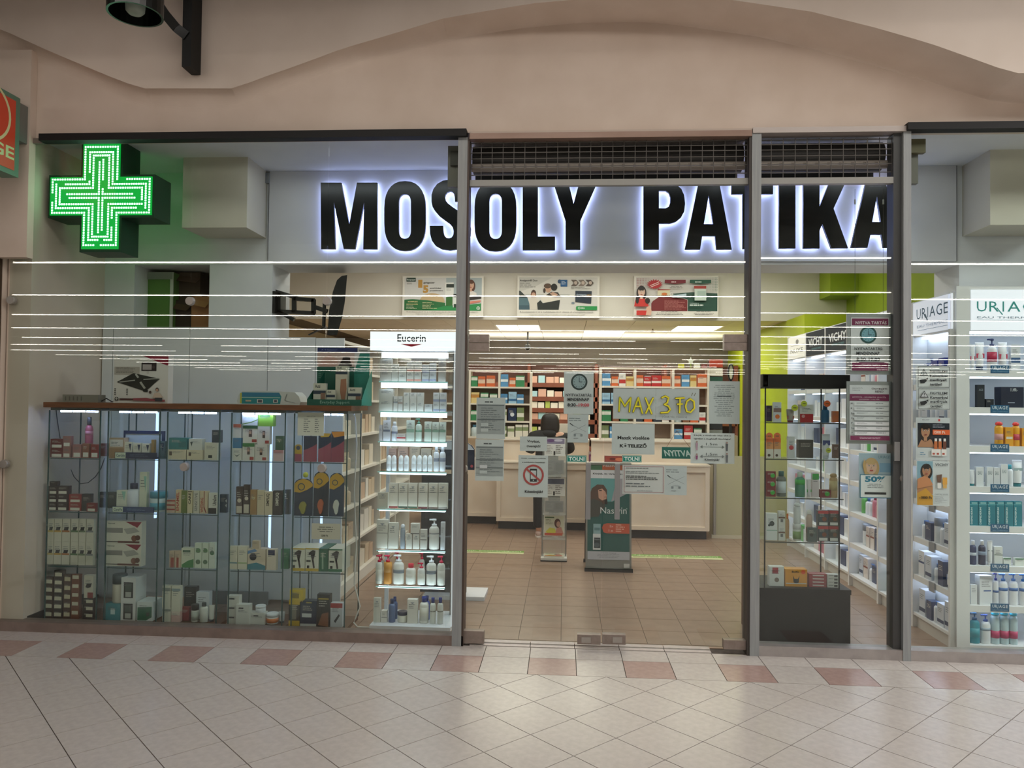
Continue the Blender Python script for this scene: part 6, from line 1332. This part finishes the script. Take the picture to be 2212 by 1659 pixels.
BP2 = [('b', '4f8ab8', None, 'blue carton', ('B:.4,.6,e8eef2',)), ('b', '9fc4dc', None, 'pale blue carton', ('B:.6,.8,3f6f9a',)), ('b', 'e4e6e6', None, 'white carton', ('B:.5,.7,5f8f6a',)), ('b', '3a3f4a', None, 'dark carton', ())]
NP = [('b', '22304f', None, 'navy carton', ('E:.5,.5,.25,d8dce4',)), ('b', 'e6e0d2', None, 'white carton', ('B:.2,.5,8a9a6a',)), ('b', '7a8a5a', None, 'olive carton', ('B:.4,.7,e4e2d4',))]
RN = ('bottom', 'second', 'third', 'top')
for ri, z in enumerate(ZA):
    for bi, (x0, x1) in enumerate(((-1.2, -.845), (-.815, -.435))):
        fill('%s row of left counter rack, %s bay' % (RN[ri], ('left', 'right')[bi]), 9.97, x0, x1, z, .185, (NP if ri < 2 and bi == 1 else BP2 if ri == 2 and bi == 1 else MP), 500 + ri * 5 + bi, '-y', .07, .12, 'goods on the counter racks', depth=.1)
for ri, z in enumerate(ZB):
    for bi, (x0, x1) in enumerate(((.475, .865), (.895, 1.325), (1.355, 1.75))):
        if bi == 1 and ri == 0: continue
        fill('%s row of right counter rack, %s bay' % (RN[ri], ('left', 'middle', 'right')[bi]), 9.52, x0, x1, z, .18, MP if (ri + bi) % 2 else MP + BP2 + NP, 530 + ri * 5 + bi, '-y', .07, .12, 'goods on the counter racks', depth=.1)
# brown drug shelves at the back
BR = noisy('brown_shelf_board', '#6e3a2a', '#7c4433', 6, .5); t = thing('drug_shelving', 'tall brown drug shelving seen through the gap above the counter', 'shelving', (.6, 12.4, 0))
DZ = (.9, 1.1, 1.32, 1.5, 1.68, 1.9)
for x in (-1.6, -.55, .52, 1.6, 2.7): MB().box(x - .02, x + .02, 12.2, 12.6, 0, 2.2, BR).build('upright', t)
for z in DZ: MB().box(-1.6, 2.7, 12.2, 12.6, z - .07, z, BR).build('shelf', t)
MB().box(-1.6, 2.7, 12.58, 12.6, 0, 2.2, M('#4a2a20', .6)).build('back_panel', t)
DP = [('b', 'dcd6cc', None, 'white drug carton', ('B:.5,.8,8fb0c0',)), ('b', 'c9a090', None, 'pink drug carton', ()), ('b', 'a8b85a', None, 'lime drug carton', ()), ('b', 'e0dcd4', None, 'plain drug carton', ('B:.3,.5,c06a5c',)), ('b', '9fc4d0', None, 'pale blue drug carton', ())]
HEAP_D = MB()
for k, z in enumerate(DZ[1:]):
    for bi, (x0, x1) in enumerate(((-.5, .48), (.56, 1.56))):
        fill('', 12.22, x0, x1, z, .13, DP, 600 + k * 3 + bi, '-y', .07, .13, depth=.1, heap=HEAP_D)
o = HEAP_D.build('drug_stock', at=(.5, 12.25, 1.1)); tag(o, 'small drug cartons filling the brown shelving behind the counter', 'stock', kind='stuff')
a = atY(1140, 738, 11.5); t = thing('ceiling_camera', 'small black camera hanging from the pharmacy ceiling', 'camera', (a.x, 11.5, a.z - .12)); MB().box(a.x - .012, a.x + .012, 11.49, 11.51, a.z - .08, 2.645, BLACK).build('stem', t); MB().lathe([(.02, -.13), (.045, -.1), (.04, -.05), (.015, -.04)], BLACK, 12, (a.x, 11.5, a.z)).build('body', t)
a = atY(1410, 714, 10.9); t = thing('sprinkler', 'small brass sprinkler under the pharmacy ceiling', 'sprinkler', (a.x, 10.9, a.z)); MB().lathe([(.035, 0), (.035, .008), (.01, .012), (.01, .05)], M('#8a7a62', .4, .5), 10, (a.x, 10.9, 2.59)).build('body', t)
# corner tower, oval mirror, things above the rack
a, c = atY(1533, 775, 9.62), atY(1561, 1004, 9.62)
t = thing('leaflet_tower', 'tall narrow tower of red and dark leaflets beside the lime wall', 'display', ((a.x + c.x) / 2, 9.62, 1.12))
zc = c.z; cols = ['#2d3236', '#3d4246', '#d8602c', '#8a8f8c', '#23282c', '#c9b89a', '#5a3a32', '#d8d2c4', '#a83a2c', '#2f5a4a', '#e0d8ca', '#b8452c']
MB().box(a.x, c.x, 9.68, 9.75, zc, a.z, M('#4a1f1c', .6)).build('frame', t)
for k, cl in enumerate(cols): MB().box(a.x + .005, c.x - .005, 9.62, 9.68, zc + (a.z - zc) * k / 12 + .004, zc + (a.z - zc) * (k + 1) / 12 - .006, cl).build('leaflet_pocket', t)
MB().box(a.x, c.x, 9.62, 9.75, 0, zc, M('#cdbfae', .6)).build('stand', t)
c = atY(1579, 804, 9.9); t = thing('oval_mirror', 'narrow black-rimmed oval mirror standing beside the lime wall', 'mirror', (c.x, 9.9, c.z - .12))
b = MB(); b.prism([(c.x + .04 * math.cos(k * .3142), 9.9, c.z + .11 * math.sin(k * .3142)) for k in range(20)], (0, .03, 0), BLACK); b.build('rim', t)
MB().prism([(c.x + .022 * math.cos(k * .3142), 9.897, c.z + .09 * math.sin(k * .3142)) for k in range(20)], (0, .003, 0), M('#c9c4a0', .1, .6)).build('glass', t)
MB().box(c.x - .015, c.x + .015, 9.9, 9.93, 1.2, c.z - .1, BLACK).box(c.x - .08, c.x + .08, 9.86, 9.96, 0, 1.2, M('#b9a88a', .6)).build('stand', t)
for x0, x1, y0, cl, d in ((1500, 1512, 784, 'e0dcc8', 'cream carton'), (1516, 1527, 787, '7a2c2a', 'dark red carton'), (1466, 1478, 786, 'c9c23c', 'yellow carton')):
    a, c2 = atY(x0, y0, 9.55), atY(x1, 793, 9.55); put('b', c2.x - a.x, a.z - 2.035, .05, cl, (), None, ((a.x + c2.x) / 2, 9.55, 2.035), d + ' standing on top of the right counter rack', 'cartons on top of the counter rack')
a = atY(1493, 780, 9.55); t = thing('white_flower', 'white star-shaped ornament on top of the right counter rack', 'ornament', (a.x, 9.58, 2.035)); b = MB()
b.prism([(a.x + (.05 if k % 2 == 0 else .022) * math.sin(k * .628), 9.57, a.z + .0 + (.05 if k % 2 == 0 else .022) * math.cos(k * .628)) for k in range(10)], (0, .02, 0), M('#dfe2d0', .5)); b.build('star', t); MB().box(a.x - .006, a.x + .006, 9.572, 9.588, 2.035, a.z - .02, M('#8aa04a', .5)).build('stem', t)
# frosted swing gate beside the counter
t = thing('swing_gate', 'frosted low glass gate beside the counter end', 'gate', (2.2, 9.35, 0)); MB().box(1.8, 2.72, 9.34, 9.36, .04, .98, frosted('frosted_glass', '#cfc9a8', .72)).build('glass_panel', t); MB().box(1.78, 2.74, 9.33, 9.37, .0, .04, M('#cfc6b0', .5)).build('rail', t); MB().box(1.8, 1.83, 9.33, 9.37, .04, 1.0, CHROME).build('post', t)

# ================================================================ THINGS STANDING IN THE SHOP
# leaflet rack
YM = 7.78; t = thing('magazine_rack', 'narrow floor rack with clear pockets of leaflets in front of the customer', 'rack', (-.08, YM, 0))
x0, x1 = -.2, .042; zf = lambda y: atY(1195, y, YM).z
GRM = M('#8f8f8c', .35, .6)
MB().box(x0 - .01, x1 + .01, YM - .02, YM + .2, 0, .035, M('#dcdad4', .5), ).box(x0 - .012, x1 + .012, YM - .024, YM + .204, 0, .012, BLACK).build('base', t)
for x in (x0, x1): MB().box(x - .006, x + .006, YM + .08, YM + .1, .03, zf(948), GRM).build('side_post', t)
def leaf(y0, y1, pic, lab):
    s = Sheet((x0 + .015, YM + .035, zf(y0)), (x1 - x0 - .03, .0, 0), (0, -.02, zf(y1) - zf(y0)), (0, -1, .1), (0, 0, 100, 100), base='#dfdcd6', th=.012)
    pic(s); o = s.build('magazine', at=(-.08, YM, zf(y1))); tag(o, lab, 'magazine', 'leaflets in the floor rack')
def grey(s): s.rect(4, 4, 96, 34, '#8a8098').ell(30, 16, 18, 9, '#6a4a7a').ell(66, 14, 20, 7, '#d0c8d8').lines(8, 42, 46, 92, 6, '#9a9490').lines(54, 42, 92, 92, 5, '#7a746f').rect(44, 74, 52, 96, '#2a2624')
def yel(s): s.rect(3, 3, 97, 97, '#d6d3b8').rect(6, 8, 50, 14, '#4f6a3c').poly([(10, 78), (30, 58), (55, 64), (60, 84), (20, 88)], '#d6cf4a').ell(66, 38, 15, 22, '#5d3326').ell(70, 42, 9, 14, '#c99a80').poly([(55, 90), (62, 60), (84, 55), (96, 90)], '#cf8f7c').rect(5, 84, 90, 96, '#c9583c').lines(10, 20, 48, 46, 4, '#8a8a70')
leaf(946, 985, grey, 'leaflet with violet picture in top pocket of the floor rack')
leaf(1033, 1072, lambda s: (s.rect(4, 4, 96, 34, '#55586a'), s.lines(8, 42, 46, 92, 6, '#9a9490'), s.lines(54, 42, 92, 92, 5, '#7a746f'), s.rect(44, 74, 52, 96, '#2a2624')), 'leaflet with blue grey picture in third pocket of the floor rack')
leaf(1114, 1159, yel, 'leaflet with yellow spot and brown-haired woman in the floor rack')
for k, (y0, y1) in enumerate(((986, 1030), (1074, 1112), (1160, 1166))):
    MB().box(x0 + .004, x1 - .004, YM - .015, YM - .009, zf(y1), zf(y0), PLASTIC).box(x0 + .004, x1 - .004, YM - .009, YM + .1, zf(y1), zf(y1) + .005, PLASTIC).build('pocket', t)
    if k < 2:
        s = Sheet((x0 + .03, YM + .0, zf(y0 + 8)), (x1 - x0 - .06, 0, 0), (0, 0, zf(y1 - 6) - zf(y0 + 8)), (0, -1, 0), (0, 0, 100, 100), base='#77797a', th=.006); s.rect(8, 20, 44, 80, '#8f9192').rect(56, 16, 92, 74, '#5c5e60').lines(14, 30, 40, 70, 4, '#4c4e50')
        tag(s.build('magazine', at=(-.08, YM, zf(y1))), 'grey leaflet in the %s clear pocket of the floor rack' % ('upper', 'lower')[k], 'magazine', 'leaflets in the floor rack')
MB().box(x0 + .004, x1 - .004, YM + .095, YM + .1, .03, zf(948), PLASTIC).build('back_panel', t)
s = Sheet((x0 + .02, YM + .17, .05), (x1 - x0 - .04, 0, 0), (0, -.17, 0), (0, 0, 1), (0, 0, 100, 100), base='#d8d4c4', th=.014); yel(s); tag(s.build('magazine', at=(-.08, YM + .08, .036)), 'leaflet lying flat on the foot of the floor rack', 'magazine', 'leaflets in the floor rack')
# waiting board
YB_ = 7.37; a, c = atY(1267, 1003, YB_), atY(1366, 1003, YB_); x0, x1 = a.x, c.x; zt = a.z
t = thing('pavement_sign', 'grey A-frame poster board with green nasal spray poster', 'sign', ((x0 + x1) / 2, YB_ + .2, 0))
SIL = M('#8f8d88', .4, .4)
s = Sheet((x0, YB_ + .1, zt), (x1 - x0, 0, 0), (0, -.1, .03 - zt), Vector((0, -zt, -.1)).normalized() * 1, (118, 85, 770, 1610), base=SIL, th=.02)
s.rect(140, 105, 745, 180, '#4f7a5a').rect(350, 105, 745, 175, '#c8653c').text('Nasivin', 360, 92, 600, 128, '#e6e4e0', .01).rect(140, 178, 745, 300, '#dcdbe0').text('Kérjük, itt várakozzon!', 215, 218, 690, 252, '#33383c', .03)
s.rect(142, 300, 742, 1362, '#1d5a54').rect(142, 300, 742, 640, '#6aa6a6').poly([(742, 450), (742, 1362), (142, 1362), (142, 880), (400, 720)], '#1d5a54').poly([(560, 300), (742, 300), (742, 500), (480, 640)], '#a9a4ac')
s.poly([(170, 560), (200, 450), (280, 390), (370, 395), (420, 470), (420, 640), (390, 680), (230, 720), (170, 700)], '#5d4438').poly([(290, 470), (350, 450), (400, 500), (418, 550), (410, 600), (350, 625), (300, 590)], '#d0a08a').ell(325, 480, 24, 8, '#3a2620').line(390, 500, 414, 545, 10, '#b8846e').line(380, 575, 412, 572, 8, '#a5564c').poly([(142, 640), (230, 600), (330, 640), (400, 700), (300, 860), (142, 880)], '#4a4a44').rect(385, 610, 425, 680, '#2b2a28')
s.text('Nas', 325, 722, 520, 815, '#dfe6e6', .0).text('ivin', 540, 722, 700, 815, '#dfe6e6', .0).ell(702, 738, 8, 8, '#9fb8b4')
s.poly([(350, 1020), (370, 970), (420, 955), (740, 955), (740, 1100), (420, 1100), (370, 1085)], '#c8583a').lines(545, 970, 690, 1090, 4, '#efc0a8').text('2x', 455, 980, 510, 1010, '#efc8b8').text('1x', 445, 1040, 510, 1075, '#efc8b8')
s.rect(225, 965, 330, 1110, '#8fb0b4').rect(240, 1020, 318, 1060, '#5f8488').rect(220, 1110, 330, 1340, '#d5dada').rect(235, 1165, 325, 1315, '#2a3438').text('Nasivin', 245, 1180, 315, 1200, '#aab8bc').ell(275, 1270, 40, 35, '#4f5c60')
s.rect(145, 1362, 740, 1480, '#b9bac0').lines(260, 1380, 620, 1460, 4, '#8f9096', centre=True).rect(660, 1530, 740, 1590, '#c9c8c4')
s.build('front_board', t)
s = Sheet((x1, YB_ + .22, zt), (x0 - x1, 0, 0), (0, .2, .03 - zt), (0, 1, .2), (0, 0, 1, 1), base=M('#5c4a40', .5), th=.02); s.build('rear_board', t)
MB().box(x0 - .01, x1 + .012, YB_ - .02, YB_ + .02, 0, .03, M('#1d1c1b', .5)).build('foot', t); MB().box(x0 - .01, x1 + .012, YB_ + .4, YB_ + .44, 0, .03, M('#1d1c1b', .5)).build('foot', t); MB().box(x0, x1, YB_ + .09, YB_ + .24, zt - .01, zt + .008, SIL).build('hinge_bar', t)
# floor stickers
for x0, x1, y0, y1, lab in ((-1.35, -.4, 8.10, 8.26, 'green and cream floor sticker left of the leaflet rack'), (.69, 1.66, 8.06, 8.24, 'green and cream floor sticker right of the waiting board')):
    s = Sheet((x0, y1, .002), (x1 - x0, 0, 0), (0, y0 - y1, 0), (0, 0, 1), (0, 0, 100, 20), base='#cfd0a0', th=.0015); s.rect(0, 0, 100, 11, '#6f9a3c').text('Üdvözöljük Patikánkban!', 3, 2.5, 97, 9, '#d8e0b8', .03).lines(5, 13, 95, 18, 1, '#9a9a70', w=.7)
    tag(s.build('floor_sticker', at=((x0 + x1) / 2, (y0 + y1) / 2, 0)), lab, 'sticker', 'floor stickers')
# stand beside the door
a = atZ(1050, 1288, 0); t = thing('floor_display', 'dark floor display on a white base plate behind the steel door post', 'display', (a.x - .2, 6.35, 0)); x1 = a.x
MB().box(x1 - .5, x1, 6.18, 6.5, 0, .03, M('#e6e6ea', .4)).build('base_plate', t)
xq = atY(1009, 1100, 6.3).x; s = Sheet((xq, 6.36, 1.02), (0, -.04, 0), (0, 0, -.99), (1, 0, 0), (0, 0, 10, 100), base=None)
MB().box(xq - .38, xq, 6.3, 6.33, .03, 1.0, M('#2c2c30', .4)).build('panel', t)
a = atY(1008, 955, 6.32); c = atY(1025, 1015, 6.32)
b = MB(); b.prism([(c.x - .3, 6.3, c.z), (c.x, 6.3, c.z), (c.x, 6.3, c.z + .17), (c.x - .02, 6.3, c.z + .2), (c.x - .08, 6.3, c.z + .235), (c.x - .3, 6.3, c.z + .235)], (0, .02, 0), M('#1c2740', .4)); b.prism([(c.x - .3, 6.298, c.z + .165), (c.x - .002, 6.298, c.z + .165), (c.x - .03, 6.298, c.z + .2), (c.x - .08, 6.298, c.z + .23), (c.x - .3, 6.298, c.z + .23)], (0, .002, 0), M('#d8dce4', .4)); b.build('top_card', t)
a = atY(1019, 1007, 6.297); MB().lathe([(.012, 0), (.012, .004)], '#c0505c', 12, (a.x, 6.294, a.z), axis='y').build('round_logo', t)
# brown board behind the black case
a = atY(1606, 785, 5.75); t = thing('brown_board', 'tall brown board standing edge on between the door and the black case', 'board', (1.36, 5.78, 0)); MB().box(a.x - .004, a.x + .022, 5.7, 5.76, 0, a.z, noisy('brown_board_wood', '#5a3c28', '#6a4830', 5, .5, stretch=(6, 6, 1))).build('board', t); MB().box(a.x - .004, a.x + .03, 5.7, 5.76, a.z, a.z + .16, M('#cfcac4', .5)).build('white_top', t)
# television on its arm
YT = 5.93; t = thing('television', 'black television turned edge on, on a wall arm above the cabinets', 'television', tuple(atY(724, 720, 6.1)))
TB = M('#070606', .4); a, c = atY(588, 628, 5.94), atY(600, 676, 5.94)
MB().box(-2.315, -2.295, 5.955, 6.2, c.z, a.z, TB).build('wall_plate', t)
f = lambda x, y, d=6.02: atY(x, y, d)
def bar(b, p0, p1, w):
    d = (p1 - p0).normalized(); n = d.cross(Vector((0, 1, 0))).normalized() * w / 2; b.prism([p0 + n, p1 + n, p1 - n, p0 - n], (0, .03, 0), TB)
b = MB()
for p in (((590, 628), (640, 643)), ((634, 645), (678, 648)), ((590, 672), (678, 676)), ((634, 643), (634, 676)), ((676, 646), (676, 678)), ((602, 632), (602, 674)), ((588, 626), (588, 676)), ((590, 668), (634, 690))): bar(b, f(*p[0]), f(*p[1]), .03)
b.build('arm', t); b = MB(); bar(b, f(676, 662), f(706, 672, 6.05), .035); bar(b, f(700, 645, 6.05), f(698, 705, 6.05), .02); bar(b, f(666, 723, 6.05), f(703, 705, 6.05), .008); b.build('tilt_joint', t)
P = [f(x, y, 5.97) for x, y in ((750, 594), (745, 652), (738, 690), (728, 724), (707, 724), (711, 670), (719, 630), (728, 605), (738, 596))]
b = MB(); b.prism([Vector((p.x, 5.97, p.z)) for p in P], (-.2, .66, .07), TB); b.build('screen', t)
# storage niche
for x0, x1, y0, y1, Yq, d, cl, nm, lab, cat in ((318, 372, 588, 704, 6.15, .25, '#5f8a3f', 'green_case', 'tall green case with pale rim in the storage niche', 'case'), (372, 432, 588, 640, 6.25, .3, '#4a3626', 'cardboard_box', 'upper dark cardboard box in the storage niche', 'box'), (414, 452, 640, 704, 6.1, .35, '#a06f45', 'cardboard_box', 'open tan cardboard box in the storage niche', 'box'), (374, 412, 648, 704, 6.2, .3, '#3a2a1e', 'cardboard_box', 'dark lower cardboard box in the storage niche', 'box')):
    a, c = atY(x0, y0, Yq), atY(x1, y1, Yq); zb_ = 2.12 if 'upper' not in lab else 2.12 + (atY(390, 648, 6.2).z - 2.12)
    t = thing(nm, lab, cat, ((a.x + c.x) / 2, Yq, zb_)); MB().box(a.x, c.x, Yq, Yq + d, zb_, a.z, noisy(nm + '_paint', cl, cl, 4, .7)).build('body', t)
    if nm == 'green_case': MB().box(c.x - .02, c.x + .005, Yq - .01, Yq, zb_, a.z, M('#c9cfc0', .6)).box(a.x - .01, c.x, Yq - .012, Yq, a.z - .06, a.z, M('#8f9a8a', .6)).build('rim', t)
    else:
        b = MB(); b.prism([(a.x, Yq, a.z - .03), (c.x, Yq, a.z - .05), (c.x - .01, Yq - .06, a.z - .1), (a.x, Yq - .04, a.z - .07)], (0, 0, .004), M('#b07f52' if 'tan' in lab else '#5a4230', .7)); b.build('flap', t)
# ================================================================ THE CUSTOMER AT THE COUNTER
def skin(name, joints, edges, mat, parent=None, sub=2, at=(0, 0, 0)):
    me = bpy.data.meshes.new(name); me.from_pydata([j[0] for j in joints], edges, []); me.materials.append(mat)
    o = bpy.data.objects.new(name, me); COL.objects.link(o); o.location = (0, 0, 0) if parent else at
    if parent: o.parent = parent
    _W[o.name] = Vector(at)
    m = o.modifiers.new('skin', 'SKIN'); m.use_smooth_shade = True; m.branch_smoothing = .3
    for v, j in zip(me.skin_vertices[0].data, joints): r = j[1]; v.radius = (r, r) if not isinstance(r, tuple) else r
    me.skin_vertices[0].data[0].use_root = True
    s = o.modifiers.new('smooth', 'SUBSURF'); s.levels = s.render_levels = sub
    return o
px = -.19; py = 9.16
per = thing('person', 'person in black jacket and trousers seen from behind, leaning at the pharmacy counter', 'person', (px, py, 0))
SKN = M('#c99a80', .55); JK = noisy('black_jacket_cloth', '#0e0d0d', '#171515', 14, .8); TR = noisy('black_trouser_cloth', '#0c0c0e', '#131316', 14, .85); HR = noisy('dark_hair', '#140e0b', '#241812', 30, .45, stretch=(8, 8, 1))
HD = Vector((.035, .16, 1.40))
J = [((0, 0, .80), (.13, .10)), ((0, .03, 1.0), (.115, .09)), ((.01, .09, 1.19), (.14, .09)), ((.02, .125, 1.27), (.05, .05)), ((.03, .15, 1.33), (.05, .055)), (tuple(HD), (.082, .098)), ((.035, .165, 1.46), (.06, .07)),
     ((-.16, .09, 1.2), .05), ((-.23, .2, 1.03), .036), ((-.16, .4, .99), .026), ((.2, .09, 1.2), .05), ((.28, .17, 1.03), .036), ((.2, .38, .99), .026),
     ((-.075, .0, .74), .082), ((-.085, .02, .43), .055), ((-.085, -.02, .09), .036), ((-.085, .07, .035), .035), ((.085, .0, .74), .082), ((.09, .03, .43), .055), ((.1, .0, .09), .036), ((.1, .09, .035), .035)]
Ed = [(0, 1), (1, 2), (2, 3), (3, 4), (4, 5), (5, 6), (2, 7), (7, 8), (8, 9), (2, 10), (10, 11), (11, 12), (0, 13), (13, 14), (14, 15), (15, 16), (0, 17), (17, 18), (18, 19), (19, 20)]
skin('body', J, Ed, SKN, per)
skin('jacket', [((0, 0, .74), (.165, .13)), ((0, .01, .86), (.155, .125)), ((0, .035, 1.02), (.15, .12)), ((.01, .09, 1.18), (.18, .12)), ((.02, .11, 1.25), (.1, .09)), ((-.17, .09, 1.18), .085), ((-.245, .2, 1.03), .056), ((-.17, .38, .99), .045), ((.215, .09, 1.18), .085), ((.295, .17, 1.03), .056), ((.21, .36, .99), .045)],
     [(0, 1), (1, 2), (2, 3), (3, 4), (3, 5), (5, 6), (6, 7), (3, 8), (8, 9), (9, 10)], JK, per)
skin('hood', [((-.07, .05, 1.22), .05), ((.025, .02, 1.215), .065), ((.12, .05, 1.22), .05)], [(0, 1), (1, 2)], JK, per)
skin('trousers', [((0, 0, .80), (.145, .115)), ((-.078, 0, .72), .098), ((-.088, .015, .43), .072), ((-.09, -.01, .09), .066), ((.088, 0, .72), .098), ((.095, .025, .43), .072), ((.105, 0, .09), .066)], [(0, 1), (1, 2), (2, 3), (0, 4), (4, 5), (5, 6)], TR, per)
skin('hair', [((.035, .14, 1.46), (.1, .1)), ((.035, .105, 1.38), (.122, .095)), ((.035, .07, 1.28), (.128, .07)), ((.035, .05, 1.2), (.11, .05))], [(0, 1), (1, 2), (2, 3)], HR, per)
for s_, x in ((-1, -.088), (1, .103)):
    o = skin('shoe', [((x, -.055, .042), (.036, .034)), ((x, .05, .04), (.042, .034)), ((x, .15, .032), (.036, .024))], [(0, 1), (1, 2)], M('#b59a90', .6), per)
    MB().prism([(px + x + .042 * math.cos(k * .524), py + .05 + .13 * math.sin(k * .524), 0) for k in range(12)], (0, 0, .016), M('#d9cfc8', .6)).build('shoe_sole', per)
# face turned to the counter, ears, hands on the ledge
def loc(v): return (px + v[0], py + v[1], v[2])
b = MB(); hx, hy, hz = HD
for d in (-1, 1): b.lathe([(.0, -.006), (.011, -.002), (.011, .004), (0, .007)], '#ece8e2', 10, loc((hx + d * .03, hy + .088, hz + .005)), axis='y').lathe([(.005, 0), (.005, .008)], '#2a1c14', 8, loc((hx + d * .03, hy + .09, hz + .005)), axis='y')
b.build('eyes', per)
MB().prism([loc((hx - .012, hy + .09, hz - .03)), loc((hx + .012, hy + .09, hz - .03)), loc((hx + .006, hy + .09, hz + .01)), loc((hx - .006, hy + .09, hz + .01))], (0, .022, -.008), SKN).build('nose', per)
MB().box(px + hx - .02, px + hx + .02, py + hy + .086, py + hy + .096, hz - .058, hz - .048, '#a0564c').build('mouth', per)
for nm_, hx_, hy_ in (('hand', -.16, .40), ('hand', .2, .38)):
    jt = [((hx_, hy_, .995), .026), ((hx_ + (.02 if hx_ < 0 else -.02), hy_ + .06, .99), (.036, .014))]; ed = [(0, 1)]
    for k, (dx, L) in enumerate(((-.03, .055), (-.01, .068), (.01, .064), (.03, .05))):
        n = len(jt); bx, by = jt[1][0][0] + dx, jt[1][0][1] + .03
        jt += [((bx, by, .99), .0095), ((bx + dx * .15, by + L * .6, .988), .0085), ((bx + dx * .2, by + L, .978), .007)]; ed += [(1, n), (n, n + 1), (n + 1, n + 2)]
    n = len(jt); sd = 1 if hx_ < 0 else -1
    jt += [((hx_ + sd * .045, hy_ + .035, .988), .010), ((hx_ + sd * .062, hy_ + .065, .982), .008)]; ed += [(0, n), (n, n + 1)]
    skin(nm_, jt, ed, SKN, per, 1)
